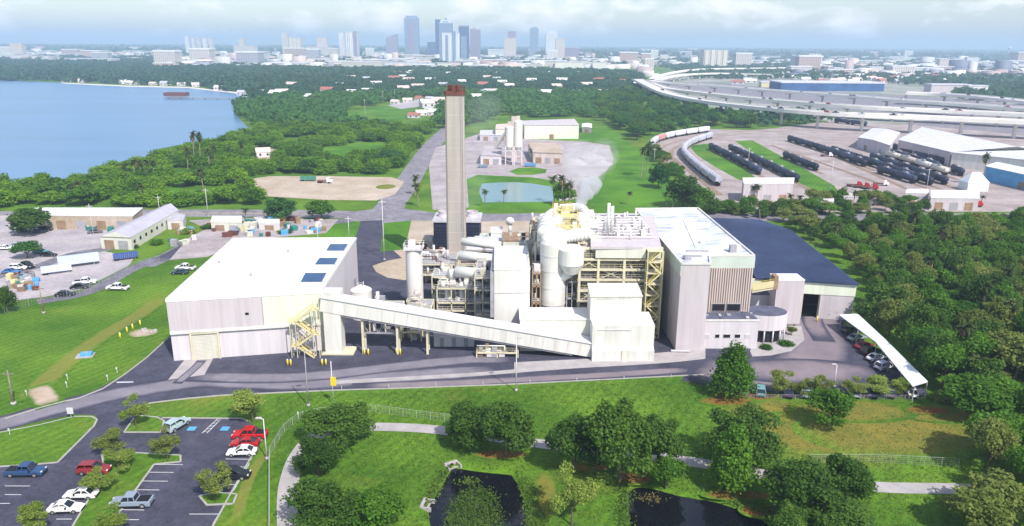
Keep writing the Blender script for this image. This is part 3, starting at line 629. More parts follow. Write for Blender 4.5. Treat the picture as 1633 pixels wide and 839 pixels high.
railing(MB(), [(c.x - 2.7, c.y - 2.7, zs + .35), (c.x + 2.7, c.y - 2.7, zs + .35), (c.x + 2.7, c.y + 2.7, zs + .35)], 1.2, .8).build('railing', 'rust_red', stack)
for x, y in ((-1.15, .9), (1.1, .9), (-.2, -.7), (1.3, -1.0)): MB().cyl((c.x + x, c.y + y, zs + .35), (c.x + x, c.y + y, zs + 1.9), .85, .85, 12).build('flue', 'rust_red', stack)
ld = MB()
for dx in (-.25, .25): ld.beam((c.x + 2.0 + dx, c.y - 2.86, 2), (c.x + 2.0 + dx, c.y - 2.74, zs), .06)
ld.build('ladder', 'steel_grey', stack)
# --- flue gas ducts running from the filter house to the stack
duct = thing('flue_duct', 'fat white ducts running from the filter house to the stack foot', 'duct', (-8, 190, 0))
for z, y, r in ((11.5, 183, 1.25), (10.6, 172, 1.35), (12.3, 194, 1.1)):
    MB().tube([(-3, y, z), (-13.5, y + 2, z + .6)], r, 14).build('duct_run', 'pipe_white', duct, True)
MB().tube([G(716, 437, 10.2), G(735, 436, 10.0), G(790, 452, 9.2)], 1.25, 14).build('duct_run', 'pipe_white', duct, True)
for px in (722, 745): p = G(px, 448, 8.8); MB().cyl(p, p - Vector((0, 0, 8.8)), .75, .75, 12).build('support_column', 'pipe_white', duct)
# --- filter house (white slab)
q = [(-3.9, 158.2), (4.0, 158.6), (3.6, 178), (-4.3, 177.5)]; zb = 16.6
fil = thing('filter_house', 'tall plain white clad filter house standing right of the stack', 'filter house', (0, 158, 0))
MB().prism(q, 0, zb - .3).build('wall', 'white_metal', fil); MB().prism([((x - 0) * 1.02, (y - 168) * 1.01 + 168) for x, y in q], zb - .3, zb).build('roof', 'white_roof', fil)
j = MB()
for z in (3.2, 11.0): j.beam((-4, 158.15, z), (4.05, 158.55, z), .12, .18)
j.build('cladding_joint', 'lavender_wall', fil)
ed = MB().box(-4.75, 158.2, 5.2, -4.0, 177, zb - .8).build('side_walkway', 'steel_grey', fil)
sm = MB()
for t in range(1, 5): sm.beam((-4 + .1, 158.2 + t * 4, zb + .02), (3.8, 158.4 + t * 4, zb + .02), .09, .05)
sm.build('roof_seam', 'pale_wall', fil)
railing(MB(), [(-3.9, 177.3, zb), (-3.9, 158.4, zb), (3.9, 158.8, zb), (3.6, 177.6, zb)], 1.1, 2.2, .03).build('railing', 'steel_beige', fil)
# --- low annex behind the gallery, white block and lean-tos
def pbox(px0, px1, yg, zt, depth):
    a, b = G(px0, yg), G(px1, yg); u = (b - a).normalized(); n = Vector((-u.y, u.x, 0)) * depth
    return [(a.x, a.y), (b.x, b.y), (b.x + n.x, b.y + n.y), (a.x + n.x, a.y + n.y)]
ax = pbox(829, 941, 560, 7, 7)
ann = thing('annex_building', 'long low cream annex behind the foot of the conveyor gallery', 'annex', (*ax[0], 0))
zt = TOP(ax[0][0], ax[0][1], 508)
MB().prism(ax, 0, zt - .25).build('wall', 'cream', ann); MB().prism([(x + (-.15 if i in (0, 3) else .0), y + (-.15 if i < 2 else .15)) for i, (x, y) in enumerate(ax)], zt - .25, zt).build('roof', 'white_roof', ann)
bx = pbox(943, 1041, 573, 7, 7)
blk = thing('white_block', 'stepped white clad block with a sloping top next to the steel boiler frame', 'industrial block', (*bx[0], 0))
z1 = TOP(bx[0][0], bx[0][1], 519); MB().prism(bx, 0, z1, [z1, z1, z1 + .5, z1 + .5]).build('lower_wall', 'white_metal', blk)
zl = TOP(bx[0][0], bx[0][1], 553); lx = [(bx[0][0], bx[0][1] - 1.1), (bx[1][0], bx[1][1] - 1.1), bx[1], bx[0]]
MB().prism(lx, 0, zl - .5, [zl - .5, zl - .5, zl, zl]).build('lean_to', 'white_metal', blk)
MB().obox((bx[0][0] + 7.0, bx[0][1] - 1.12, 0), (1.6, .08, 2.6)).build('door', 'cream', blk)
f0 = Vector(bx[0]) + Vector((-.25, 3.2)); fw_ = (Vector(bx[1]) - Vector(bx[0])).length * .835
zt1 = TOP(f0.x, f0.y, 474); zt2 = TOP(f0.x, f0.y + 6.5, 453)
ub = [(f0.x, f0.y), (f0.x + fw_, f0.y + .4), (f0.x + fw_ - .2, f0.y + 6.9), (f0.x, f0.y + 6.5)]
MB().prism(ub, z1 - .4, zt1, [zt1, zt1, zt2, zt2]).build('upper_wall', 'white_metal', blk)
vs = [(f0.x - .15, f0.y - .15, zt1 + .03), (f0.x + fw_ + .15, f0.y + .25, zt1 + .03), (f0.x + fw_ - .05, f0.y + 7, zt2 + .03), (f0.x - .15, f0.y + 6.6, zt2 + .03)]
MB().add(vs + [(a, b, z + .18) for a, b, z in vs], [(3, 2, 1, 0), (4, 5, 6, 7), (0, 1, 5, 4), (1, 2, 6, 5), (2, 3, 7, 6), (3, 0, 4, 7)]).build('sloping_roof', 'cream', blk)
j = MB(); j.beam((f0.x + 1.5, f0.y - .02, zt1 - .3), (f0.x + fw_ * .8, f0.y + .3, zt1 - .3), .1, .12); j.beam((bx[0][0] + 1, bx[0][1] - .03, z1 - 1.0), (bx[0][0] + 8, bx[0][1] + .02, z1 - 1.0), .1, .15); j.build('cladding_joint', 'pale_wall', blk)
# --- steel boiler house
boil = thing('boiler_house', 'open beige steel boiler frame of many storeys crowded with pipes and platforms', 'boiler house', (24, 162, 0))
BX = [15.2, 19.4, 25.2, 30.4, 33.4]; BY = [162., 169, 177, 185, 192]; BT = 20.3
co = MB()
for x in BX:
    for y in (BY[0], BY[2], BY[4]): co.beam((x, y, 0), (x, y, BT), .55)
for y in BY: co.beam((BX[0], y, 0), (BX[0], y, BT), .5); co.beam((BX[-1], y, 0), (BX[-1], y, BT), .5)
co.build('column', 'steel_beige', boil)
for k, z in enumerate((2.6, 5.2, 7.8, 10.4, 13.0, 15.4, 17.8, 20.3)):
    fl = MB()
    for y in (BY[0], BY[4]): fl.beam((BX[0] - .4, y, z), (BX[-1] + .3, y, z), .4, .5)
    for x in BX: fl.beam((x, BY[0], z - .1), (x, BY[4], z - .1), .3, .35)
    f = fl.build('floor_beam', 'steel_beige', boil)
    if k < 7:
        MB().box(BX[0], BY[0] + .3, z + .02, BX[-1], BY[0] + 2.8, z + .12).build('grating', 'steel_grey', f)
        railing(MB(), [(BX[0], BY[0] - .15, z + .25), (BX[-1], BY[0] - .15, z + .25)], 1.1, 1.3, .035).build('railing', 'steel_yellow' if k % 2 else 'steel_beige', f)
br = MB()
for i, (xa, xb) in enumerate(zip(BX, BX[1:])):
    for k in range(0, 7):
        if (i + k) % 3 == 0: z = 2.6 * k; br.beam((xa, BY[0] + .3, z), (xb, BY[0] + .3, z + 2.6), .16); br.beam((xb, BY[0] + .3, z), (xa, BY[0] + .3, z + 2.6), .16)
br.build('brace', 'steel_beige', boil)
MB().box(BX[0] + 1.0, BY[0] + 3.4, 0, BX[-1] - 1, BY[4] - 1, BT - 1.0).build('boiler_casing', 'equipment', boil)
rr = random.Random(3)
for k in range(46):
    x = rr.uniform(BX[0] + .6, BX[-1] - 1.2); z = rr.choice((2.8, 5.4, 8.0, 10.6, 13.2, 15.6, 18.0)); t = rr.random()
    if t < .4: MB().obox((x, BY[0] + 1.8, z), (rr.uniform(.7, 2.2), 1.2, rr.uniform(.6, 2.0))).build('equipment_box', rr.choice(('equipment', 'dark', 'steel_grey', 'cream', 'brown', 'steel_beige')), boil)
    elif t < .7: MB().cyl((x, BY[0] + 2.2, z), (x, BY[0] + 2.2, z + 2.2), rr.uniform(.25, .6), n=10).build('vessel', rr.choice(('pipe_white', 'equipment', 'steel_grey')), boil, True)
    else: MB().tube([(x, BY[0] + 1.0, z + 1.6), (min(x + rr.uniform(2, 5), BX[-1]), BY[0] + 1.0, z + 1.6), (min(x + 5, BX[-1]), BY[0] + 1.0, z - 2.)], .17).build('pipe', rr.choice(('pipe_white', 'equipment', 'rust_red')), boil, True)
q = quad_px([(942, 394), (1055, 394), (1043, 345), (942, 345)], 20.9); MB().prism(q, 20.4, 20.9).build('roof', 'lavender_wall', boil, label='lavender grey roof deck')
pe = MB().box(18.6, 161.4, 18.3, 33.6, 162.2, 20.75).build('pent_roof', 'cream', boil)
rp_ = MB()
for k in range(9): y = 168 + k * 3.0; rp_.tube([(19.5, y, 21.5), (33, y + .4, 21.5)], .13, 6)
rp_.build('roof_pipe', 'pipe_white', boil)
for k in range(34):
    x, y = rr.uniform(20, 33), rr.uniform(165, 193); t = rr.random()
    if t < .5: MB().obox((x, y, 20.92), (rr.uniform(.5, 1.8), rr.uniform(.5, 1.8), rr.uniform(.4, 1.6))).build('roof_unit', rr.choice(('pale_wall', 'lavender_shade', 'steel_grey', 'pipe_white', 'cream')), boil)
    else: MB().cyl((x, y, 20.92), (x, y, 20.92 + rr.uniform(.8, 2.6)), .22, n=8).build('roof_vent', rr.choice(('pipe_white', 'steel_grey')), boil, True)
for px in (969, 975): p = G(px, 376, 20.9); MB().cyl(p, (p.x, p.y, TOP(p.x, p.y, 324 + (px - 969) * .8)), .36, n=10).build('vent_stack', 'pipe_white', boil, True)
p = G(972, 378, 20.9); vf = MB()
for dx, dy in ((-1.1, -1.1), (1.1, -1.1), (1.1, 1.1), (-1.1, 1.1)): vf.beam((p.x + dx, p.y + dy, 20.9), (p.x + dx, p.y + dy, 25.6), .12)
for z in (22.3, 24, 25.6): vf.beam((p.x - 1.1, p.y - 1.1, z), (p.x + 1.1, p.y - 1.1, z), .1); vf.beam((p.x + 1.1, p.y - 1.1, z), (p.x + 1.1, p.y + 1.1, z), .1); vf.beam((p.x - 1.1, p.y - 1.1, z - 1.5), (p.x + 1.1, p.y - 1.1, z), .08)
vf.build('vent_frame', 'steel_grey', boil)
# stair tower on the right of the frame
stw = thing('stair_tower', 'narrow yellowish steel stair tower at the right end of the boiler frame', 'stair tower', (32, 160, 0))
sx0, sx1, sy0 = 29.9, 33.3, 159.3; po = MB()
for x in (sx0, sx1):
    for y in (sy0, sy0 + 2.2): po.beam((x, y, 0), (x, y, 20.5), .2)
po.build('post', 'steel_yellow', stw)
for k in range(8):
    z = k * 2.55; xa, xb = (sx0 + .4, sx1 - .4) if k % 2 else (sx1 - .4, sx0 + .4); fl = MB()
    for dy in (.1, 1.1): fl.beam((xa, sy0 + dy, z), (xb, sy0 + dy, z + 2.55), .08, .28)
    for i in range(8): t = (i + .5) / 8; fl.obox((xa + (xb - xa) * t, sy0 + .6, z + 2.55 * t), (.28, 1., .05))
    f = fl.build('stair_flight', 'steel_yellow', stw); MB().beam((xa, sy0 + .05, z + 1), (xb, sy0 + .05, z + 3.55), .07).build('handrail', 'yellow', f)
    MB().box(sx0, sy0, z + 2.48, sx1, sy0 + 2.2, z + 2.56).build('landing', 'steel_beige', stw)
# --- absorber vessels with ring of white ducts
for i, (x, y, zt, lab) in enumerate(((9.3, 163.5, 21.2, 'front white absorber vessel with a wide drum head beside the boiler frame'), (8.9, 174, 21.6, 'white absorber vessel second from the front among the big ducts'), (9.2, 184.5, 22.0, 'rear white absorber vessel under the yellow duct platforms'))):
    t = thing('absorber_vessel', lab, 'absorber vessel', (x, y, 0), 'absorber vessels')
    MB().lathe((x, y), [(2.7, 0), (2.85, 1.5), (2.85, 7), (2.95, 7.01), (2.95, zt), (2.3, zt + .9), (0, zt + 1.2)], 28).build('shell', 'white_metal', t, True)
    sk = MB().lathe((x, y), [(3.6, 1.2), (3.6, 1.5), (2.8, 1.5)], 20); sk.build('base_ring', 'steel_grey', t)
    bn = MB()
    for z in (7, 11, 15, 18.5): bn.lathe((x, y), [(2.96, z), (3.03, z), (3.03, z + .22), (2.96, z + .22)], 28)
    bn.build('band', 'pale_wall', t, True)
    if i == 0:
        d = MB().lathe((13.2, 161.3), [(0, 14.2), (1.6, 14.8), (2.75, 17.0), (2.85, 17.0), (2.85, 20.4), (2.2, 21.0), (0, 21.2)], 28).build('drum_head', 'white_metal', t, True)
        MB().tube([(13.2, 161.3, 15.2), (10.5, 162.6, 12.8)], 1.1, 12).build('hopper_leg', 'pipe_white', t, True)
plen = thing('duct_ring', 'ring of fat white ducts with yellow platforms above the absorber vessels', 'ductwork', (12, 178, 18))
def D3(px, py, y): return AT(px, py, y)
for pts, r in (([D3(867, 372, 166), D3(871, 352, 180), D3(884, 340, 192), D3(900, 335, 196)], 1.5), ([D3(872, 385, 163), D3(884, 372, 168), D3(898, 378, 166)], 1.6), ([D3(896, 380, 167), D3(915, 376, 168), D3(940, 372, 169)], 1.55),
               ([D3(900, 333, 196), D3(926, 333, 198), D3(935, 345, 192), D3(939, 360, 184)], 1.4), ([D3(876, 362, 172), D3(890, 350, 178)], 1.3), ([D3(920, 352, 184), D3(926, 348, 186)], 1.7), ([D3(924, 365, 176), D3(933, 362, 177)], 1.5), ([D3(880, 398, 161), D3(892, 384, 166)], 1.3)):
    MB().tube(smooth_line(pts, 4), r, 14).build('duct_run', 'pipe_white', plen, True)
lo = D3(939, 340, 195); hi = D3(952, 396, 164); MB().beam(lo, hi, 2.4, 2.0).build('long_duct', 'cream', plen)
for px, py, y, w in ((905, 362, 174, 5.5), (902, 344, 184, 6.), (897, 332, 192, 5)):
    p = D3(px, py, y); pl = MB().box(p.x - w / 2, p.y - 2.4, p.z - .2, p.x + w / 2, p.y + 2.4, p.z).build('platform', 'steel_yellow', plen)
    railing(MB(), [(p.x - w / 2, p.y - 2.4, p.z), (p.x + w / 2, p.y - 2.4, p.z), (p.x + w / 2, p.y + 2.4, p.z), (p.x - w / 2, p.y + 2.4, p.z), (p.x - w / 2, p.y - 2.4, p.z)], 1.1, 1.0).build('railing', 'yellow', pl)
    for k in range(3): MB().obox((p.x + rr.uniform(-2, 2), p.y + rr.uniform(-1.5, 1.5), p.z), (1.0, .9, rr.uniform(.6, 1.5))).build('fan_unit', rr.choice(('steel_beige', 'pipe_white', 'equipment')), plen)
su = MB()
for x in (5.4, 12.5, 17.2):
    for y in (168, 179, 190): su.beam((x, y, 0), (x, y, 20), .4)
for y in (168, 179, 190):
    for z in (5, 10, 15, 20): su.beam((5.4, y, z), (17.2, y, z), .35)
su.build('support_frame', 'steel_beige', plen)
# --- silo left of the stack, small tank
c = G(663, 497); si = thing('lime_silo', 'tall white cylindrical silo with railed top left of the stack', 'silo', (c.x, c.y, 0)); zt = TOP(c.x, c.y, 396)
MB().lathe((c.x, c.y), [(2.05, 3.2), (2.05, zt - .5), (1.6, zt), (0, zt + .15)], 24).build('shell', 'white_metal', si, True)
MB().lathe((c.x, c.y), [(.5, .5), (2.0, 3.3)], 16).build('hopper_cone', 'pipe_white', si, True)
lg = MB()
for dx, dy in ((-1.6, -1.6), (1.6, -1.6), (1.6, 1.6), (-1.6, 1.6)): lg.beam((c.x + dx, c.y + dy, 0), (c.x + dx, c.y + dy, 4), .35)
lg.beam((c.x - 2, c.y - 1.7, 3.4), (c.x + 2, c.y - 1.7, 3.4), .4, .6); lg.build('support_leg', 'steel_beige', si)
pl = MB().box(c.x - 2.3, c.y - 2.3, zt, c.x + 2.3, c.y + 2.3, zt + .2).build('platform', 'pale_wall', si)
railing(MB(), [(c.x - 2.3, c.y - 2.3, zt + .2), (c.x + 2.3, c.y - 2.3, zt + .2), (c.x + 2.3, c.y + 2.3, zt + .2), (c.x - 2.3, c.y + 2.3, zt + .2), (c.x - 2.3, c.y - 2.3, zt + .2)], 1.2, 1.0).build('railing', 'pipe_white', pl)
MB().obox((c.x - .4, c.y, zt + .2), (1.6, 1.6, 1.8)).build('filter_box', 'pipe_white', si)
c = G(578, 506); tk = thing('water_tank', 'short white round tank with a conical lid behind the sloping gallery', 'storage tank', (c.x, c.y, 0)); zt = TOP(c.x, c.y, 462)
MB().lathe((c.x, c.y), [(2.5, 0), (2.5, zt), (2.58, zt), (2.4, zt + .2), (.3, zt + 1.3), (0, zt + 1.35)], 26).build('shell', 'white_metal', tk, True)
railing(MB(), [(c.x - .6, c.y - .6, zt + 1.1), (c.x + .6, c.y - .6, zt + 1.1), (c.x + .6, c.y + .6, zt + 1.1)], .8, .6).build('railing', 'pipe_white', tk)
# --- pipe racks and process frames between silo and filter house
def process_frame(name, label, x0, x1, y0, y1, floors, seed, n, ms='steel_beige', cat='pipe rack'):
    t = thing(name, label, cat, (x0, y0, 0)); r = random.Random(seed); f = MB(); nxk = max(2, int((x1 - x0) / 3.2))
    for i in range(nxk + 1):
        x = x0 + (x1 - x0) * i / nxk
        for y in (y0, y1): f.beam((x, y, 0), (x, y, floors[-1]), .26)
    for z in floors:
        for y in (y0, y1): f.beam((x0, y, z), (x1, y, z), .26, .36)
        for x in (x0, x1): f.beam((x, y0, z), (x, y1, z), .24, .3)
    f.build('frame', ms, t)
    for z in floors: 
        g = MB().box(x0, y0, z + .02, x1, y1, z + .14).build('grating', 'steel_grey', t)
        railing(MB(), [(x0, y0, z + .1), (x1, y0, z + .1)], 1.0, 1.2, .035).build('railing', r.choice(('steel_yellow', 'steel_beige', 'pipe_white')), g)
    for k in range(n):
        z = r.choice([0.] + list(floors)) + .15; x, y = r.uniform(x0 + .6, x1 - .6), r.uniform(y0 + .4, y1 - .4); u = r.random()
        if u < .4: MB().obox((x, y, z), (r.uniform(.5, 1.8), r.uniform(.5, 1.5), r.uniform(.5, 1.9))).build('equipment_box', r.choice(('equipment', 'dark', 'steel_grey', 'cream', 'brown', 'pale_wall')), t)
        elif u < .7: MB().cyl((x, y, z), (x, y, z + r.uniform(1.2, 2.8)), r.uniform(.25, .6), n=10).build('vessel', r.choice(('pipe_white', 'equipment', 'lavender_wall')), t, True)
        else: MB().tube([(x0, y, z + 1.2), (x, y, z + 1.2), (x, y, max(.2, z - 2.4))], .14, 6).build('pipe', r.choice(('pipe_white', 'rust_red', 'equipment')), t, True)
    return t
a, b = G(698, 512), G(788, 512); pf = process_frame('pipe_rack', 'beige steel pipe rack with two white vessels below the flue ducts', a.x, b.x, a.y, a.y + 6, (2.6, 4.6, 8.2), 11, 34)
for px in (716, 738): p = G(px, 505); MB().lathe((p.x, p.y - .5), [(0, 4.7), (.85, 4.9), (.85, 8.4), (.5, 9.0), (0, 9.1)], 14).build('vessel', 'pipe_white', pf, True)
for px in (703, 724, 742, 757): p = G(px, 508, 4.7); MB().obox((p.x, p.y - .2, 3.0), (1.5, .5, 1.3)).build('control_panel', 'blue_paint' if px > 740 else 'lavender_shade', pf)
process_frame('pipe_rack', 'cluttered pipe rack between the white silo and the stack', -19.6, -15.4, 176, 186, (3., 6., 9.), 5, 26)
process_frame('equipment_frame', 'low beige equipment frame behind the round tank under the gallery', G(590, 530).x, G(640, 530).x, 162, 168, (3.2, 5.4), 8, 22)
process_frame('equipment_frame', 'grey equipment skid beneath the middle of the sloping gallery', G(640, 545).x, G(672, 545).x, 156.5, 159, (2.2,), 18, 12, 'steel_yellow')
process_frame('pipe_rack', 'narrow brown pipe rack squeezed between filter house and absorbers', 4.6, 6.4, 160, 184, (4., 8., 12., 15.), 9, 30, 'brown')
process_frame('equipment_frame', 'tan equipment frame behind the silo near the cooling tower', -25, -15.5, 197, 209, (3., 6.), 21, 34, 'steel_beige')
process_frame('equipment_frame', 'tan ventilator frame behind the filter house roof', 2, 9, 190, 200, (4., 9., 12.5), 22, 26)
process_frame('equipment_frame', 'dark structural frame right of the front absorber vessel', 12.6, 15, 163.5, 172, (4., 8., 12.), 23, 22, 'steel_grey')
for lab, px0, px1, yg, zt, dep, mw, mr in (('small white shed with doors under the sloping gallery', 692, 756, 553, 3.2, 3.5, 'pale_wall', 'white_roof'), ('cream turbine hall wing with a grey flat roof right of the stack', 744, 800, 430, 6.2, 14, 'cream', 'grey_roof'),
        ('pale greenish flat roofed switch house behind the stack', 757, 786, 408, 5.0, 9, 'pale_wall', 'fascia'), ('white box building right of the greenish switch house', 783, 800, 402, 6.5, 7, 'white_metal', 'white_roof'), ('long tan equipment house behind the filter house', 802, 852, 428, 8.5, 10, 'cream', 'brown'),
        ('cream pump house below the stack beside the filter house', 760, 790, 520, 2.6, 4, 'cream', 'cream'), ('low white building behind the silo by the gravel court', 655, 690, 432, 3.5, 9, 'pale_wall', 'white_roof')):
    p = pbox(px0, px1, yg, zt, dep); t = thing('plant_shed', lab, 'plant building', (*p[0], 0)); MB().prism(p, 0, zt - .2).build('wall', mw, t)
    c = sum((Vector((*w, 0)) for w in p), Vector()) / 4; MB().prism([tuple((Vector((*w, 0)) - c) * 1.03 + c)[:2] for w in p], zt - .2, zt + .1).build('roof', mr, t)
    for i in range(3): pp = Vector((*p[0], 0)).lerp(Vector((*p[1], 0)), .2 + .3 * i); MB().obox((pp.x, pp.y - .03, .1), (.9, .08, 2.0)).build('door', 'steel_grey', t)
    for i in range(4): MB().obox((c.x + rr.uniform(-.3, .3) * dep, c.y + rr.uniform(-.3, .3) * dep, zt + .1), (.9, .9, rr.uniform(.4, 1.0))).build('roof_unit', rr.choice(('steel_grey', 'pipe_white', 'equipment')), t)
c = G(813, 372, 6); 
t = thing('vent_cowl', 'round white ventilator dish above the tan equipment house', 'ventilator', (c.x, c.y, 6)); MB().cyl((c.x, c.y, 6), (c.x, c.y, 9), .5, n=10).build('stem', 'pipe_white', t, True); MB().cyl((c.x, c.y - .5, 10), (c.x, c.y + .8, 10), 1.4, 1.1, 18).build('cowl', 'pipe_white', t, True)
# --- cooling tower
ct = thing('cooling_tower', 'cooling tower with dark blue louvred sides behind the stack', 'cooling tower', (-18, 233, 0)); ca, cb = G(692, 400).x, G(765, 400).x
MB().box(ca, 233.4, 0, cb, 246, 9.4).build('casing', 'dark_louvre', ct)
for x0, x1 in ((ca + .2, ca + 4.2), (ca + 5., ca + 9.2), (cb - 4.2, cb - .2)):
    l = MB().box(x0, 233.05, 1.0, x1, 233.4, 8.4).build('louvre_panel', 'dark_louvre', ct); g = MB()
    for k in range(7): g.beam((x0, 233.0, 1.5 + k), (x1, 233.0, 1.5 + k), .12, .16)
    g.build('louvre_slat', 'glass_dark', l)
MB().box(ca - .4, 232.9, 9.4, cb + .4, 246.4, 9.8).build('deck', 'lavender_shade', ct)
for k in range(3): x = ca + 2.8 + k * 4.6; MB().lathe((x, 240), [(2.0, 9.8), (1.75, 10.8), (1.9, 11.7), (1.7, 11.7), (1.6, 10.8)], 20).build('fan_stack', 'lavender_wall', ct, True)
railing(MB(), [(ca - .4, 232.9, 9.8), (cb + .4, 232.9, 9.8)], 1.1, 1.5).build('railing', 'steel_grey', ct)
# --- tall refuse building
ZT = 19.5
tall = thing('refuse_building', 'tall lavender block with a stained white roof and tan ribbed front', 'industrial building', (44, 159, 0))
pt = quad_px([(1087, 422), (1133, 422)], ZT) + quad_px([(1131, 409), (1203, 409), (1113, 333), (1013, 334)], ZT)
MB().prism(pt, 0, ZT - .15).build('wall', 'lavender_wall', tall)
rf = MB().prism([(x, y) for x, y in pt], ZT - .15, ZT + .02).build('roof', 'stained_roof', tall)
p4 = [Vector((*w, 0)) for w in pt]; seam = MB()
for k in range(1, 18):
    a, b = p4[3].lerp(p4[4], k / 18), p4[0].lerp(p4[5], k / 18); seam.beam((a.x, a.y, ZT + .05), (b.x, b.y, ZT + .05), .07, .07)
seam.build('roof_seam', 'white_metal', rf)
cp = MB()
for a, b in zip(p4, p4[1:] + p4[:1]): cp.beam((a.x, a.y, ZT + .2), (b.x, b.y, ZT + .2), .35, .4)
cp.build('coping', 'white_metal', rf)
MB().prism([(p4[2].x - .1, p4[2].y - .18), (p4[3].x + .2, p4[3].y - .18), (p4[3].x + .2, p4[3].y), (p4[2].x - .1, p4[2].y)], 16.9, ZT - .05).build('fascia', 'fascia', tall)
MB().prism([(p4[0].x - .14, p4[0].y), (p4[5].x - .14, p4[5].y), (p4[5].x, p4[5].y), (p4[0].x, p4[0].y)], 17.0, ZT - .05).build('fascia', 'fascia', tall)
rb = MB(); rb.prism([(p4[2].x, p4[2].y - .1), (p4[3].x, p4[3].y - .1), (p4[3].x, p4[3].y), (p4[2].x, p4[2].y)], 4.5, 16.9)
ribs_on(rb, (p4[2].x, p4[2].y - .1), (p4[3].x, p4[3].y - .1), 4.6, 16.9, 19, .28, .2); rb.build('ribbed_panel', 'tan_rib', tall)
rs = MB()
for k in range(1, 7): a = p4[0].lerp(p4[5], k / 7); rs.beam((a.x - .04, a.y, 0), (a.x - .04, a.y, 17), .12)
rs.build('cladding_joint', 'lavender_shade', tall)
for x0, x1 in ((1134, 1155.5), (1157.5, 1180)):
    a, b = AT(x0, 500, p4[2].y - .4), AT(x1, 500, p4[2].y - .4); za, zb_ = AT(x0, 496, a.y).z, AT(x0, 484, a.y).z
    w = MB().box(a.x, a.y - .05, za, b.x, a.y + .3, zb_).build('window', 'steel_grey', tall); MB().box(a.x + .12, a.y - .1, za + .12, b.x - .12, a.y - .04, zb_ - .12).build('pane', 'glass_dark', w)
for (px, py, s) in ((1168, 402, (1.4, 1.4, 1.6)), (1176, 398, (1., 1., 1.2)), (1104, 410, (4., .5, .4)), (1112, 402, (5, .4, .4)), (1120, 388, (1.2, .8, .5)), (1040, 350, (1, 1, .7)), (1096, 414, (1.4, 1.4, .8))):
    p = G(px, py, ZT); MB().obox((p.x, p.y, ZT + .02), s).build('roof_unit', rr.choice(('steel_grey', 'pale_wall')), rf)
wk = MB(); a, b = G(1092, 352, ZT), G(1112, 395, ZT); wk.beam((a.x, a.y, ZT + .12), (b.x, b.y, ZT + .12), .9, .1); wk.build('roof_walkway', 'white_metal', rf)
pip = MB().tube([(p4[0].x - 1.2, p4[0].y - 1, .3), (p4[0].x + 2.8, p4[0].y - 1.2, .3)], .25); pip.build('low_wall', 'lavender_shade', tall)
# --- tipping hall with the dark blue roof
ZS = 9.6
tip = thing('tipping_hall', 'wide tipping hall under a dark blue metal roof with one open black doorway', 'tipping hall', (72, 172, 0))
qs = quad_px([(1206, 443), (1370, 453)], ZS) + quad_px([(1262, 367), (1212, 350), (1135, 347)], ZS)
MB().prism(qs, ZS - .4, ZS).build('roof', 'blue_roof', tip)
p5 = [Vector((*w, 0)) for w in qs]
sm = MB()
for k in range(1, 30):
    a = p5[0].lerp(p5[1], k / 30); b = p5[4].lerp(p5[2], k / 30); sm.beam((a.x, a.y, ZS + .03), (b.x, b.y, ZS + .03), .09, .07)
sm.build('roof_seam', 'blue_roof', tip)
inn = [p5[0] + Vector((-2, .8, 0)), p5[1] + Vector((-.3, .8, 0)), p5[2] + Vector((-.6, -1, 0)), p5[3] + Vector((0, -1, 0)), p5[4] + Vector((0, -1, 0))]
fr0, fr1 = inn[0], inn[1]; dl, dr_ = (G(1279, 512).x + .4 - fr0.x) / (fr1.x - fr0.x), (G(1306, 512).x + .4 - fr0.x) / (fr1.x - fr0.x)
wl = MB(); th = Vector((0, .35, 0))
for t0, t1, z0, z1_ in ((0, dl, 0, 6.2), (dr_, 1, 0, 6.2)):
    a, b = fr0.lerp(fr1, t0), fr0.lerp(fr1, t1); wl.prism([(a.x, a.y), (b.x, b.y), (b.x, b.y + .35), (a.x, a.y + .35)], z0, z1_)
wl.prism([(w.x, w.y) for w in (inn[1] + th, inn[2], inn[2] + Vector((-.4, 0, 0)), inn[1] + th + Vector((-.4, 0, 0)))], 0, ZS - .4)
wl.prism([(w.x, w.y) for w in (inn[2], inn[4], inn[4] + Vector((0, -.4, 0)), inn[2] + Vector((0, -.4, 0)))], 0, ZS - .4)
wl.prism([(w.x, w.y) for w in (inn[4], inn[0] + th, inn[0] + th + Vector((.4, 0, 0)), inn[4] + Vector((.4, 0, 0)))], 0, ZS - .4); wl.build('wall', 'lavender_wall', tip)
MB().prism([(fr0.x, fr0.y - .15), (fr1.x + .1, fr1.y - .15), (fr1.x + .1, fr1.y + .35), (fr0.x, fr0.y + .35)], 6.2, ZS - .4).build('fascia', 'green_panel', tip)
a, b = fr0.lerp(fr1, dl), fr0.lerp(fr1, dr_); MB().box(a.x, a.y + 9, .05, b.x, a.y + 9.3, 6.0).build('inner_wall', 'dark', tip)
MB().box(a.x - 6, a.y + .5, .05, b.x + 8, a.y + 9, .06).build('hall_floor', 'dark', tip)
for x in (a.x - .05, b.x + .05): MB().box(x - .18, a.y - .3, 0, x + .18, a.y - .02, 6.2).build('door_jamb', 'steel_beige', tip)
mark = MB()
for k in range(16): p = G(1314 + rr.uniform(0, 20), 490 + rr.uniform(0, 22)); mark.obox((p.x, fr0.y - .02 + (p.x - fr0.x) * (fr1.y - fr0.y) / (fr1.x - fr0.x), rr.uniform(.2, 2.2)), (rr.uniform(.3, .9), .04, rr.uniform(.1, .5)), math.atan2(fr1.y - fr0.y, fr1.x - fr0.x))
mark.build('wall_scuff', 'lavender_shade', tip)
bxp = pbox(1232, 1275, 517, 11, 5)
sb = thing('stair_block', 'blank pale lavender block in front of the blue roofed tipping hall', 'building block', (*bxp[0], 0)); MB().prism(bxp, 0, 10.9).build('wall', 'lavender_wall', sb)
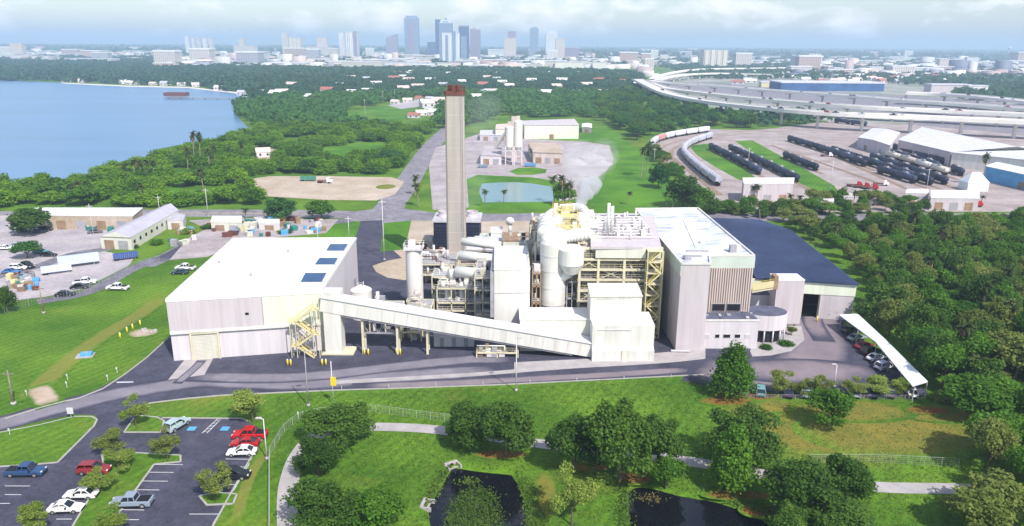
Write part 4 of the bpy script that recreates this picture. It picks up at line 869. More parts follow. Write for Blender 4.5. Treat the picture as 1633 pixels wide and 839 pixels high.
c = sum((Vector((*w, 0)) for w in bxp), Vector()) / 4; MB().prism([tuple((Vector((*w, 0)) - c) * 1.02 + c)[:2] for w in bxp], 10.9, 11.15).build('roof', 'white_roof', sb)
br = thing('access_bridge', 'short yellow access bridge between the lavender block and the ribbed building', 'footbridge', (58, 168, 8)); a, b = AT(1197, 464, 168.5), AT(1235, 458, 168.5)
MB().beam(a, b, 2.0, .3).build('deck', 'steel_beige', br); MB().beam(a + Vector((0, -1, 1.2)), b + Vector((0, -1, 1.2)), .15, 1.6).build('side_panel', 'steel_yellow', br); railing(MB(), [a + Vector((0, -1, .2)), b + Vector((0, -1, .2))], 2.2, 1.2).build('railing', 'yellow', br); MB().box(b.x - .6, b.y - 1.1, b.z - .2, b.x + .4, b.y + 1.1, b.z + 3).build('end_frame', 'brown', br)
gb = pbox(1190, 1236, 508, 6, 6); t = thing('link_building', 'grey low link building behind the office roof', 'building', (*gb[0], 0)); MB().prism(gb, 0, 6.0).build('wall', 'lavender_shade', t); MB().prism(gb, 6.0, 6.3).build('roof', 'slate_roof', t)
# --- office with slate roof and round porch
of = pbox(1121, 1206, 556, 5, 8.5); zo = TOP(of[0][0], of[0][1], 512)
off_ = thing('office_building', 'low pale office with dark flat roof, five small windows and a rounded porch', 'office', (*of[0], 0))
MB().prism(of, 0, zo).build('wall', 'pale_wall', off_)
pc = G(1224, 548); pc = Vector((pc.x, pc.y + 3.5, 0)); n = 20
ring = [(pc.x + 5.0 * math.cos(a), pc.y + 3.6 * math.sin(a)) for a in np.linspace(-math.pi, math.pi, 28, endpoint=False)]
MB().prism(ring, 3.0, zo).build('round_porch', 'pale_wall', off_)
MB().prism([(pc.x + (x - pc.x) * .8, pc.y + (y - pc.y) * .8) for x, y in ring], 0, 3.0).build('lobby_glazing', 'glass_dark', off_)
for a in np.linspace(-2.6, -.5, 6): MB().cyl((pc.x + 4.7 * math.cos(a), pc.y + 3.35 * math.sin(a), 0), (pc.x + 4.7 * math.cos(a), pc.y + 3.35 * math.sin(a), 3.0), .17).build('porch_column', 'pale_wall', off_, True)
rf = MB().prism([(x, y + (.25 if i < 2 else 2.2)) for i, (x, y) in enumerate(of)], zo, zo + .12).build('roof', 'slate_roof', off_)
MB().prism([(pc.x + (x - pc.x) * .96, pc.y + (y - pc.y) * .96) for x, y in ring], zo, zo + .13).build('porch_roof', 'slate_roof', off_)
ed = MB(); o4 = [Vector((*w, 0)) for w in of]; ed.beam((o4[0].x, o4[0].y, zo + .15), (o4[1].x, o4[1].y, zo + .15), .25, .4); ed.build('coping', 'white_metal', off_)
for px, w, m_ in ((1125, 1.1, 'lavender_shade'), (1142, .9, 'glass_dark'), (1157, 1.5, 'glass_dark'), (1174, 1.2, 'glass_dark'), (1190, 1.1, 'lavender_shade')):
    t = (G(px, 556).x - o4[0].x) / (o4[1].x - o4[0].x); p = o4[0].lerp(o4[1], t); wn = MB().obox((p.x, p.y - .02, 2.5), (w + .2, .1, .95), math.atan2(o4[1].y - o4[0].y, o4[1].x - o4[0].x)).build('window', 'white_metal', off_)
    MB().obox((p.x, p.y - .07, 2.6), (w, .06, .75), math.atan2(o4[1].y - o4[0].y, o4[1].x - o4[0].x)).build('pane', m_, wn)
for k in range(14): p = o4[0].lerp(o4[1], rr.random()) + Vector((0, rr.uniform(1, 8), 0)); MB().obox((p.x, p.y, zo + .12), (rr.uniform(.3, .9), rr.uniform(.3, .9), rr.uniform(.15, .5))).build('roof_unit', rr.choice(('slate_roof', 'steel_grey', 'lavender_wall')), rf)
# --- carport
cpt = thing('carport', 'long white canopied carport with parked cars below along the wood edge', 'carport', G(1400, 560))
zc = 3.3
for (a, b, c_, d) in (((1338, 503), (1367, 503), (1413, 546), (1396, 546)), ((1396, 546), (1413, 546), (1479, 612), (1455, 617))):
    w = GP((a, b, c_, d), zc); w[1].z += .3; w[2].z += .3; vs = [tuple(x) for x in w] + [(x.x, x.y, x.z + .18) for x in w]
    recalc(MB().add(vs, [(0, 1, 2, 3), (4, 5, 6, 7), (0, 1, 5, 4), (1, 2, 6, 5), (2, 3, 7, 6), (3, 0, 4, 7)]).build('canopy', 'canopy', cpt))
for px, py in ((1340, 505), (1366, 528), (1396, 546), (1416, 570), (1436, 592), (1456, 615), (1476, 612), (1410, 548)): p = G(px, py, zc); MB().beam((p.x + .4, p.y + .2, 0), (p.x + .4, p.y + .2, zc), .16).build('post', 'steel_grey', cpt)

# --- long overhead pipe bridge and loose pipe runs in the middle of the plant
pbz = thing('pipe_bridge', 'long beige pipe bridge crossing behind the filter house and the absorbers', 'pipe bridge', (-14, 196, 0)); fb = MB()
for x in np.arange(-14, 16, 4.2):
    for y in (195, 197.5): fb.beam((x, y, 0), (x, y, 9.2), .28)
    fb.beam((x, 195, 9), (x, 197.5, 9), .28); fb.beam((x, 195, 6.5), (x, 197.5, 6.5), .22)
for y in (195, 197.5):
    for z in (6.5, 9.2): fb.beam((-14, y, z), (15, y, z), .28)
fb.build('frame', 'steel_beige', pbz)
for k in range(6): MB().tube([(-14, 195.2 + k * .4, 6.9 + (k % 2) * 2.6), (15, 195.2 + k * .4, 6.9 + (k % 2) * 2.6)], .16 + .05 * (k % 3), 8).build('pipe', ('pipe_white', 'equipment', 'rust_red')[k % 3], pbz, True)
process_frame('pipe_rack', 'tall beige platform stack hugging the left side of the absorbers', 4.6, 7.0, 186, 194, (4., 8., 12., 16., 19.), 31, 26)
process_frame('pipe_rack', 'beige frame with pumps in front of the white silo behind the gallery', G(652, 520).x, G(690, 520).x, 163, 170, (2.8, 5.2), 33, 26)
process_frame('pipe_rack', 'beige platform frame between pipe rack and filter house', -8.6, -4.9, 166, 180, (3., 6., 9., 12.), 34, 34)
process_frame('equipment_frame', 'cluttered tank farm frame right behind the stack foot', -11, -3, 205, 216, (3., 5.5), 35, 30)
process_frame('equipment_frame', 'low frame of pumps under the lower end of the gallery', G(760, 572).x, G(826, 572).x, 147.8, 149.2, (1.1,), 36, 14, 'steel_beige')
# ------------------------------------------------------------------ vegetation
def leaf_quads(P, Nrm, size, rng, flat=.55):
    n = len(P); d = Nrm + rng.normal(0, flat, (n, 3)); d /= np.linalg.norm(d, axis=1)[:, None] + 1e-9
    a = np.cross(d, rng.normal(0, 1, (n, 3))); a /= np.linalg.norm(a, axis=1)[:, None] + 1e-9; b = np.cross(d, a)
    s = (size * rng.uniform(.6, 1.4, n))[:, None] / 2; e = rng.uniform(.55, 1., n)[:, None]
    V = np.stack([P - a * s - b * s * e * .5, P + a * s * .2 - b * s * e, P + a * s + b * s * e * .4, P - a * s * .3 + b * s * e], 1).reshape(-1, 3)
    return V, np.arange(4 * n).reshape(n, 4)
def crown_pts(rng, lobes, n, inner=.45):
    """points through the volume of several overlapping lobes, denser near their surfaces"""
    w = np.array([l[3] * l[4] for l in lobes]); k = rng.choice(len(lobes), n, p=w / w.sum()); Lb = np.array(lobes)[k]
    d = rng.normal(0, 1, (n, 3)); d /= np.linalg.norm(d, axis=1)[:, None]; r = inner + (1 - inner) * rng.uniform(0, 1, n) ** .6
    r *= rng.uniform(.9, 1.13, n) * 1 + .15 * np.sin(d[:, 0] * 9 + k) * np.sin(d[:, 1] * 8 + k * 2) + .10 * np.sin(d[:, 2] * 11 + k)
    P = Lb[:, :3] + d * r[:, None] * np.stack([Lb[:, 3], Lb[:, 3], Lb[:, 4]], 1)
    return P, d
def make_lobes(rng, shape):
    Lb = []
    if shape == 'round':
        Lb = [(0, 0, .62, .30, .27)] + [(q * math.cos(a), q * math.sin(a), rng.uniform(.34, .74), rng.uniform(.11, .23), rng.uniform(.10, .20)) for a, q in zip(np.linspace(0, 6.28, 13, endpoint=False) + rng.uniform(-.3, .3, 13), rng.uniform(.20, .36, 13))] + [(rng.uniform(-.2, .2), rng.uniform(-.2, .2), rng.uniform(.74, .90), rng.uniform(.09, .18), rng.uniform(.08, .14)) for _ in range(5)]
    elif shape == 'tall':
        Lb = [(rng.uniform(-.06, .06) * (1 - z), rng.uniform(-.06, .06), z, .36 * (1.08 - z) + .08, .15) for z in np.linspace(.22, .88, 6)] + [(.24 * math.cos(a) * (1.1 - z), .24 * math.sin(a) * (1.1 - z), z, .18, .12) for a, z in zip(rng.uniform(0, 6.28, 10), rng.uniform(.2, .75, 10))]
    elif shape == 'spread':
        Lb = [(.30 * math.cos(a), .30 * math.sin(a), rng.uniform(.5, .78), rng.uniform(.15, .22), rng.uniform(.12, .18)) for a in np.linspace(0, 6.28, 9, endpoint=False) + rng.uniform(0, 1)] + [(rng.uniform(-.12, .12), rng.uniform(-.12, .12), .80, .22, .17) for _ in range(4)]
    elif shape == 'bush':
        Lb = [(.26 * math.cos(a), .26 * math.sin(a), rng.uniform(.25, .5), rng.uniform(.18, .26), rng.uniform(.25, .38)) for a in np.linspace(0, 6.28, 7, endpoint=False)] + [(0, 0, .5, .3, .45)]
    else:
        Lb = [(.33 * math.cos(a) * u, .33 * math.sin(a) * u, rng.uniform(.38, .85), rng.uniform(.10, .17), rng.uniform(.09, .15)) for a, u in zip(rng.uniform(0, 6.28, 14), rng.uniform(.2, 1, 14))]
    return Lb
def tree_proto(seed, shape, n, leaf, m, kind, parts=True, trunk_h=.30, trunk_r=.022, inner=.45):
    def make():
        rng = np.random.default_rng(seed); lb = make_lobes(rng, shape); P, d = crown_pts(rng, lb, n, inner); P[:, 2] = np.maximum(P[:, 2], .03)
        V, Q = leaf_quads(P, d * .7 + np.array([0, -.12, .6]), leaf, rng, .7)
        r = thing(kind, kind, 'tree')
        o = bpy.data.objects.new('crown', fast_mesh('crown', V, Q, m)); COL.objects.link(o); o.parent = r
        if parts:
            t = MB(); t.cyl((0, 0, -.01), (.01, 0, trunk_h), trunk_r, trunk_r * .7, 7, False); t.cyl((.01, 0, trunk_h), (0, .01, .62), trunk_r * .7, trunk_r * .25, 6, False)
            for l in lb[:8]: t.cyl((.01, 0, trunk_h * rng.uniform(.8, 1.2)), (l[0] * .9, l[1] * .9, l[2]), trunk_r * .5, trunk_r * .14, 5, False)
            t.build('trunk', 'bark', r)
        return r
    return Proto(make)
T_DENSE = [tree_proto(100 + i, 'round', 9500, .037, 'leaf_dark', 'shade_tree', inner=.45) for i in range(5)]
T_TALL = [tree_proto(120 + i, 'tall', 8000, .040, 'leaf_mid', 'conical_tree', inner=.35) for i in range(2)]
T_LIGHT = [tree_proto(130 + i, 'airy', 5600, .034, 'leaf_light', 'young_tree', trunk_r=.02, inner=.2) for i in range(4)]
T_OLIVE = [tree_proto(140 + i, 'airy', 5000, .034, 'leaf_olive', 'young_tree', trunk_r=.02, inner=.2) for i in range(3)]
T_WOOD = [tree_proto(150 + i, s, 5200, .048, m, 'woodland_tree', inner=.45) for i, (s, m) in enumerate((('round', 'leaf_dark'), ('round', 'leaf_mid'), ('spread', 'leaf_mid'), ('round', 'leaf_dark'), ('tall', 'leaf_mid'), ('spread', 'leaf_olive'), ('round', 'leaf_olive')))]
T_MANG = [tree_proto(170 + i, s, 2000, .075, m, 'mangrove_tree', True, inner=.5) for i, (s, m) in enumerate((('bush', 'leaf_mangrove'), ('round', 'leaf_mangrove'), ('bush', 'leaf_mid'), ('round', 'leaf_mid'), ('bush', 'leaf_mangrove')))]
T_BUSH = [tree_proto(190 + i, 'bush', 900, .09, m, 'shrub', False, inner=.4) for i, m in enumerate(('hedge_leaf', 'leaf_mid', 'leaf_light'))]
T_MID = [tree_proto(200 + i, s, 2600, .062, m, 'broadleaf_tree', inner=.5) for i, (s, m) in enumerate((('round', 'leaf_dark'), ('round', 'leaf_far'), ('spread', 'leaf_far'), ('round', 'leaf_mid')))]
def palm_proto(seed, dead):
    def make():
        rng = random.Random(seed); r = thing('palm_tree', 'palm', 'palm tree')
        t = MB(); lean = rng.uniform(-.03, .03); pts = [(lean * k, 0, k * .2) for k in range(5)]
        for a, b in zip(pts, pts[1:]): t.cyl(a, b, .022, .019, 7, False)
        t.build('trunk', 'palm_bark', r); top = Vector((lean * 4, 0, .8))
        def fronds(n, e0, e1, ln, w):
            f = MB()
            for i in range(n):
                az = 2 * math.pi * i / n + rng.uniform(-.3, .3); el = rng.uniform(e0, e1); L_ = ln * rng.uniform(.8, 1.15); d = Vector((math.cos(az), math.sin(az), 0)); sd_ = Vector((-d.y, d.x, 0)); p = top.copy(); prev = None
                for k in range(5):
                    e = el - k * .42; ww = w * (.5, 1, .95, .65, .08)[k]; row = [p + sd_ * ww - Vector((0, 0, ww * .5)), p + Vector((0, 0, .004)), p - sd_ * ww - Vector((0, 0, ww * .5))]
                    if prev: f.add(prev + row, [(0, 1, 4, 3), (1, 2, 5, 4)])
                    prev = row; p = p + (d * math.cos(e) + Vector((0, 0, math.sin(e)))) * L_ / 4
            return f
        fronds(26, -.5, 1.35, .25, .034).build('crown', 'leaf_palm', r)
        if dead: fronds(12, -1.2, -.6, .20, .03).build('dead_skirt', 'dead_frond', r)
        return r
    return Proto(make)
PALM = [palm_proto(1, True), palm_proto(2, False), palm_proto(3, True)]
def tree(protos, px, py, hgt, wid, label, group=None, cat='tree', rng=random, at=None):
    p = Vector(at) if at is not None else G(px, py)
    return rng.choice(protos).put((p.x, p.y, 0), rng.uniform(0, 6.28), (wid, wid, hgt), label, cat, group)
def tree_px(protos, cx, ytop, ybase, wpx, label, group=None, cat='tree', which=None):
    """crown between photo rows ytop and ybase, wpx wide"""
    p = G(cx, ybase); d = p.dot(FWD) - HC * FWD.z; w = wpx * d / F / .94; h = TOP(p.x, p.y + w * .15, ytop) / .96
    pr = protos if which is None else [protos[which % len(protos)]]
    return random.choice(pr).put((p.x, p.y, 0), random.uniform(0, 6.28), (w, w, max(h, 1.5)), label, cat, group)
# named foreground trees
for a in ((545, 640, 706, 108, 'round dark tree left of the walking path gap behind the fence corner', 0), (508, 692, 758, 78, 'dark tree beside the bend of the concrete walking path', 1), (518, 765, 843, 112, 'broad dark tree at the bottom edge beside the concrete path', 2),
          (745, 642, 712, 86, 'left one of the two dark trees joined above the small pond', 3), (806, 638, 727, 98, 'right one of the two dark trees joined above the small pond', 4), (916, 658, 748, 95, 'dark tree between the path and the pale slim tree', 0), (988, 637, 768, 124, 'largest dark tree in the lawn between the two ponds', 1),
          (1048, 660, 752, 86, 'dark tree on the right of the largest lawn tree', 2), (1185, 645, 742, 120, 'dark wide tree below the parked car row', 3), (1272, 728, 822, 128, 'big dark tree right of the larger pond', 4), (1345, 722, 806, 96, 'dark tree at the left end of the walking path by the wood', 1), (1335, 788, 862, 110, 'dark tree cut by the bottom edge right of the larger pond', 0), (1255, 800, 870, 70, 'small dark tree on the bank of the larger pond', 2)):
    tree_px(T_DENSE, *a[:4], a[4], None, which=a[5])
tree_px(T_TALL, 1166, 672, 784, 98, 'tall cone shaped lighter tree at the corner of the larger pond', None, which=0)
tree_px(T_TALL, 1167, 545, 632, 96, 'bright green full tree in front of the office building', None, which=1)
tree_px(T_LIGHT, 912, 738, 838, 84, 'slim pale green tree on the lawn between the two ponds', None, which=0)
tree_px(T_WOOD, 608, 780, 846, 92, 'feathery bright green tree at the bottom edge left of the small pond', None, which=1)
tree_px(T_WOOD, 1062, 728, 778, 62, 'willow like bushy tree at the end of the larger pond', None, which=2)
for a in ((218, 628, 682, 52, 'young tree on the small grass island by the lot entrance', T_LIGHT, 0), (178, 680, 724, 60, 'olive young tree at the top of the long parking island', T_OLIVE, 0), (268, 682, 736, 52, 'olive young tree at the right tip of the long parking island', T_OLIVE, 1), (344, 738, 796, 66, 'thin young tree on the little island beside the dark car', T_OLIVE, 2),
          (190, 712, 752, 58, 'bushy young tree in the long island above the maroon car', T_LIGHT, 1), (160, 742, 786, 60, 'light young tree hiding the white sedan on the long island', T_LIGHT, 2), (60, 796, 850, 64, 'light young tree at the lower corner of the parking lot', T_LIGHT, 3), (180, 805, 850, 62, 'light young tree at the foot of the long parking island', T_LIGHT, 0), (404, 616, 674, 74, 'wide young tree at the far right corner of the parking lot', T_LIGHT, 1),
          (1240, 588, 630, 56, 'thin olive tree beside the courtyard left of the lamp', T_OLIVE, 0), (1303, 592, 634, 52, 'olive tree just left of the courtyard lamp post', T_OLIVE, 1), (1326, 616, 682, 74, 'green tree leaning over the bank below the courtyard', T_WOOD, 1), (1362, 600, 632, 50, 'sparse olive tree right of the courtyard lamp post', T_OLIVE, 2), (1404, 596, 632, 62, 'light bushy tree in front of the carport cars', T_LIGHT, 2), (1440, 603, 634, 44, 'small light tree in front of the carport end', T_LIGHT, 3), (1274, 604, 632, 40, 'small olive tree among the parked courtyard cars', T_OLIVE, 0),
          (1262, 517, 535, 20, 'small round tree at the corner of the office garden', T_OLIVE, 1)):
    tree_px(a[5], *a[:4], a[4], None, which=a[6])
for a in ((50, 328, 374, 64, 'broad green tree over the cars in the left yard', 0), (44, 384, 412, 46, 'small spreading tree in the middle of the left yard', 2), (449, 312, 352, 60, 'broad dark tree beside the street near the vacant lot', 1), (513, 318, 350, 44, 'smaller dark tree beside the street right of the broad one', 3), (12, 455, 500, 34, 'dark bush like tree at the left edge of the green field', 0)): tree_px(T_MID, *a[:4], a[4], None, which=a[5])
# palms
def palm_px(cx, ytop, ybase, label, group=None, which=None):
    p = G(cx, ybase); h = TOP(p.x, p.y, ytop) / 1.02; w = max(7.5, min(h * 1.05, 11.)); return (random.choice(PALM) if which is None else PALM[which]).put((p.x, p.y, 0), random.uniform(0, 6.28), (w, w, h), label, 'palm tree', group)
for a in ((393, 330, 354, 'palm by the street above the cream sheds'), (774, 298, 330, 'double crowned palm at the left end of the turquoise pond'), (803, 300, 324, 'short palm in front of the turquoise pond'), (884, 276, 325, 'left palm of the cluster right of the turquoise pond'), (897, 273, 330, 'tall palm of the cluster right of the turquoise pond'), (908, 282, 330, 'right palm of the cluster right of the turquoise pond'), (1022, 228, 284, 'very tall left palm of the pair on the lawn'), (1030, 226, 282, 'very tall right palm of the pair on the lawn'),
          (1001, 303, 328, 'squat palm by the street behind the boiler house'), (1063, 304, 332, 'palm beside the dark tree left of the rail yard'), (1072, 308, 333, 'second palm beside the dark tree left of the rail yard'), (1196, 292, 322, 'left palm in front of the long rail shed'), (1206, 290, 323, 'right palm in front of the long rail shed'), (1258, 305, 336, 'bushy palm right of the long rail shed'), (1270, 308, 338, 'lower palm right of the long rail shed'), (1300, 306, 334, 'palm between the rail yard and the street'), (1360, 300, 330, 'palm beside the red trucks'),
          (1568, 238, 296, 'very tall palm near the blue walled warehouse'), (1525, 312, 330, 'palm in front of the low white depot'), (1562, 310, 328, 'palm at the right end of the low white depot'), (1486, 312, 330, 'palm at the left end of the low white depot'), (310, 204, 262, 'left palm of the pair rising over the bay shore'), (320, 205, 262, 'right palm of the pair rising over the bay shore'), (668, 288, 330, 'palm in the verge beside the north road'), (662, 276, 312, 'upper palm in the verge beside the north road'), (843, 202, 218, 'small palm in front of the long yellow warehouse'), (848, 236, 256, 'palm beside the blue containers of the concrete plant')): palm_px(*a)
for i, (x, y0, y1) in enumerate(((1212, 318, 352), (1450, 330, 392), (1490, 352, 420), (1565, 440, 512), (1595, 470, 540), (1612, 540, 620), (1530, 500, 590), (1475, 400, 470), (1606, 420, 480), (1285, 328, 362), (1380, 332, 372), (1400, 336, 370), (1540, 395, 450), (1580, 372, 420), (1618, 370, 420), (1600, 338, 372), (1540, 560, 640), (1515, 400, 450), (1416, 345, 395), (1330, 350, 395), (1622, 345, 380), (1535, 335, 365))):
    palm_px(x, y0, y1, 'brownish palm rising out of the right hand wood', 'palms in the right hand wood')
for i, (x, y0, y1) in enumerate(((215, 250, 290), (225, 252, 288), (234, 250, 290), (245, 253, 288), (206, 256, 292), (125, 284, 318), (138, 285, 320), (116, 290, 320), (300, 230, 282), (335, 232, 275), (345, 226, 268), (326, 262, 310), (228, 290, 326), (390, 222, 260))):
    palm_px(x, y0, y1, 'shaggy palm among the mangroves on the bay shore', 'palms among the bay shore mangroves')
# scattered woods
def scatter(poly_px, spacing, rng, maxn=400):
    poly = GP(poly_px); xs_, ys_ = [p.x for p in poly], [p.y for p in poly]; pts = []; grid = {}
    for _ in range(maxn * 40):
        x, y = rng.uniform(min(xs_), max(xs_)), rng.uniform(min(ys_), max(ys_))
        if not inside(x, y, poly): continue
        g = (int(x // spacing), int(y // spacing))
        if any((x - a) ** 2 + (y - b) ** 2 < spacing ** 2 for i in (-1, 0, 1) for j in (-1, 0, 1) for a, b in grid.get((g[0] + i, g[1] + j), ())): continue
        grid.setdefault(g, []).append((x, y)); pts.append((x, y))
        if len(pts) >= maxn: break
    return pts
rw = random.Random(5)
W_R = [(1150, 338), (1240, 352), (1330, 402), (1392, 462), (1398, 508), (1412, 530), (1492, 612), (1512, 640), (1576, 720), (1562, 772), (1535, 800), (1512, 850), (1690, 850), (1690, 352), (1500, 358), (1400, 356), (1300, 356), (1240, 350)]
for x, y in scatter(W_R, 5.0, rw, 260):
    b = proj((x, y, 0)); h = rw.choice((1, 1, 1, .7, 1.25)) * rw.uniform(6.5, 10) * (.6 if b[1] < 372 else 1); w = rw.choice((1, 1, .7, 1.35)) * rw.uniform(6.5, 10)
    if b[0] < 1420 and b[1] < 520: w *= .75; h *= .8
    lab = 'leafy tree of the wood beside the carport' if b[1] > 480 and b[0] < 1530 else 'leafy tree at the bottom right corner of the wood' if b[1] > 640 else 'leafy tree of the wood behind the blue roofed hall' if b[0] < 1400 else 'leafy tree deep in the right hand wood'
    tree(T_WOOD, 0, 0, h, w, lab, lab.replace('leafy tree', 'trees'), rng=rw, at=(x, y, 0))
W_L = [(-80, 300), (8, 300), (60, 303), (150, 288), (200, 272), (250, 256), (330, 236), (396, 218), (420, 205), (500, 208), (560, 205), (640, 202), (688, 202), (674, 220), (650, 246), (628, 270), (600, 277), (430, 277), (380, 285), (385, 300), (415, 318), (400, 328), (150, 329), (-80, 330)]
MEADOW = [GP(p) for p in ([(498, 238), (560, 230), (600, 228), (630, 232), (600, 252), (540, 258), (505, 254)], [(400, 262), (420, 238), (440, 235), (442, 262), (425, 270)], [(255, 330), (270, 290), (300, 268), (330, 262), (320, 280), (290, 300), (275, 330)], [(600, 205), (650, 200), (690, 198), (690, 206)], [(440, 222), (500, 216), (520, 226), (470, 234), (445, 232)], [(270, 312), (360, 296), (390, 310), (300, 324)])]
sheet('meadow', [(498, 238), (560, 230), (600, 228), (630, 232), (600, 254), (540, 260), (505, 256)], 'lawn', .03); sheet('meadow', [(400, 264), (420, 238), (440, 235), (442, 264), (425, 272)], 'dirt', .028); sheet('meadow', [(255, 332), (270, 290), (300, 268), (330, 262), (320, 280), (290, 300), (275, 332)], 'lawn', .03)
cnt = 0
for x, y in scatter(W_L, 8.2, rw, 620):
    if any(inside(x, y, mpoly) for mpoly in MEADOW): continue
    b = proj((x, y, 0)); cnt += 1
    if cnt > 300: break
    lab = 'bushy mangrove tree on the bay shore' if b[1] > 225 + (400 - b[0]) * .18 and b[0] < 420 else 'bushy tree of the thicket beside the north road' if b[0] > 560 else 'bushy tree in the middle of the left wood'
    tree(T_MANG, 0, 0, rw.uniform(5, 8.5), rw.uniform(10, 15), lab, lab.replace('bushy mangrove tree', 'mangroves').replace('bushy tree', 'trees'), rng=rw, at=(x, y, 0))
for a in ((1090, 278, 332, 62, 'very dark round tree left of the curved train', 0), (1050, 262, 300, 40, 'dark tree on the edge of the lawn left of the rail yard', 1), (1118, 298, 336, 36, 'green tree between the dark round tree and the rail shed', 3), (900, 290, 328, 36, 'green tree below the palm cluster by the pond', 3), (620, 238, 262, 40, 'tree at the verge of the north road', 2)): tree_px(T_MID, *a[:4], a[4], None, which=a[5])
R_E = [(945, 165), (1000, 150), (1040, 158), (1110, 175), (1190, 196), (1200, 206), (1130, 206), (1040, 222), (1030, 235), (1010, 226), (985, 205), (960, 196)]
for x, y in scatter(R_E, 11, rw, 130): tree(T_MID, 0, 0, rw.uniform(9, 13), rw.uniform(12, 18), 'leafy tree in the grove below the highway ramps', 'trees of the grove below the highway', rng=rw, at=(x, y, 0))
for poly, n in (([(1030, 232), (1050, 250), (1090, 278), (1080, 296), (1055, 270), (1035, 248)], 16), ([(1090, 330), (1180, 336), (1300, 336), (1330, 345), (1180, 345), (1090, 338)], 22), ([(1290, 322), (1345, 318), (1420, 318), (1480, 330), (1470, 344), (1300, 344)], 24)):
    for x, y in scatter(poly, 5, rw, n): tree(T_WOOD, 0, 0, rw.uniform(4, 7), rw.uniform(6, 9), 'bushy tree lining the edge of the rail yard', 'trees lining the rail yard', rng=rw, at=(x, y, 0))
# hedges and shrubs near the buildings and lot
for i, (x, y, w, h, lab) in enumerate(((1222, 556, 3.2, 1.1, 'clipped hedge block left of the office path'), (1254, 550, 4.0, 1.1, 'clipped hedge block right of the office path'), (250, 390, 5, 2.2, 'rough bush at the near end of the long grey shed'), (300, 372, 6, 2.5, 'dark bush beside the curved yard road'), (330, 365, 5, 2, 'yellowish bush beside the curved yard road'), (372, 392, 4, 2.4, 'green bush behind the white hall roof'), (215, 396, 3, 1.6, 'bush at the gable of the long grey shed'), (455, 372, 6, 1.6, 'yellow green bush in the storage lot'), (1500, 640, 4, 2.5, 'bush at the end of the carport'))): tree(T_BUSH, x, y, h, w, lab, None, 'shrub')
# reeds in the small pond, turf blades over the front lawns
def clump_field(name, poly_px, n, size, hgt, m, z=0., seed=1, px=True):
    rng = np.random.default_rng(seed); poly = GP(poly_px) if px else poly_px; P = []; xs_, ys_ = [p.x for p in poly], [p.y for p in poly]
    while len(P) < n:
        x, y = rng.uniform(min(xs_), max(xs_)), rng.uniform(min(ys_), max(ys_))
        if inside(x, y, poly): hv = .35 + .65 * (math.sin(x * 1.7) * math.sin(y * 1.9) > .1); P.append((x + rng.normal(0, .6), y + rng.normal(0, .6), z + rng.uniform(.1, 1) * hgt * hv))
    V, Q = leaf_quads(np.array(P), rng.normal(0, .5, (n, 3)) + np.array([0, -.2, .8]), size, rng, .5)
    o = bpy.data.objects.new(name, fast_mesh(name, V, Q, m)); COL.objects.link(o); o['kind'] = 'stuff'; return o
clump_field('reeds', [(720, 800), (735, 782), (760, 772), (780, 775), (792, 800), (806, 850), (700, 850), (712, 828)], 5200, .26, .55, 'reed', -.7, 3)
clump_field('reeds', [(1020, 782), (1050, 786), (1060, 792), (1025, 792)], 120, .3, .3, 'dry_blade', -.62, 6)
clump_field('reeds', [(730, 764), (748, 758), (768, 762), (750, 768)], 160, .3, .3, 'reed', -.6, 4)
for k, (poly, n) in enumerate((([(838, 760), (856, 780), (868, 830), (870, 850), (845, 850), (840, 800)], 900), ([(1150, 786), (1240, 815), (1250, 845), (1225, 828), (1190, 808)], 900), ([(680, 800), (700, 770), (716, 742), (708, 742), (692, 770), (674, 802)], 400), ([(985, 770), (1003, 765), (1003, 800), (1000, 850), (985, 850)], 500))): clump_field('bank_grass', poly, n, .34, .35, 'reed', 0, 20 + k)
clump_field('tall_grass', [(1230, 640), (1470, 645), (1550, 720), (1400, 738), (1240, 730)], 6500, .20, .16, 'dry_blade', 0, 30)
foliage_mat('turf_blade', (.05, .115, .012), (.14, .21, .03))
def turf(n, seed):
    rng = np.random.default_rng(seed); PATHL = smooth_line(GP([(460, 850), (458, 800), (462, 765), (474, 730), (498, 700), (540, 682), (600, 681), (700, 686), (860, 708), (1000, 722), (1110, 738), (1250, 762), (1400, 777), (1530, 780), (1700, 786)])); pa_ = np.array([(p.x, p.y) for p in PATHL])
    zone = GP([(440, 632), (800, 618), (1120, 604), (1180, 640), (1480, 642), (1580, 720), (1600, 850), (436, 850), (434, 700)]); P = []
    xs_, ys_ = [p.x for p in zone], [p.y for p in zone]
    while len(P) < n:
        x, y = rng.uniform(min(xs_), max(xs_)), rng.uniform(min(ys_), max(ys_))
        if not inside(x, y, zone) or math.sin(x * .9 + math.sin(y * .7) * 2) * math.sin(y * 1.1 + x * .3) < rng.uniform(-1.4, .8): continue
        if np.min((pa_[:, 0] - x) ** 2 + (pa_[:, 1] - y) ** 2) < 3.4 or inside(x, y, POND1) or inside(x, y, POND2): continue
        P.append((x, y, rng.uniform(.02, .12)))
    V, Q = leaf_quads(np.array(P), rng.normal(0, .4, (n, 3)) + np.array([0, -.2, 1.]), .24, rng, .4); o = bpy.data.objects.new('grass', fast_mesh('grass', V, Q, 'turf_blade')); COL.objects.link(o); o['kind'] = 'stuff'
turf(26000, 8)
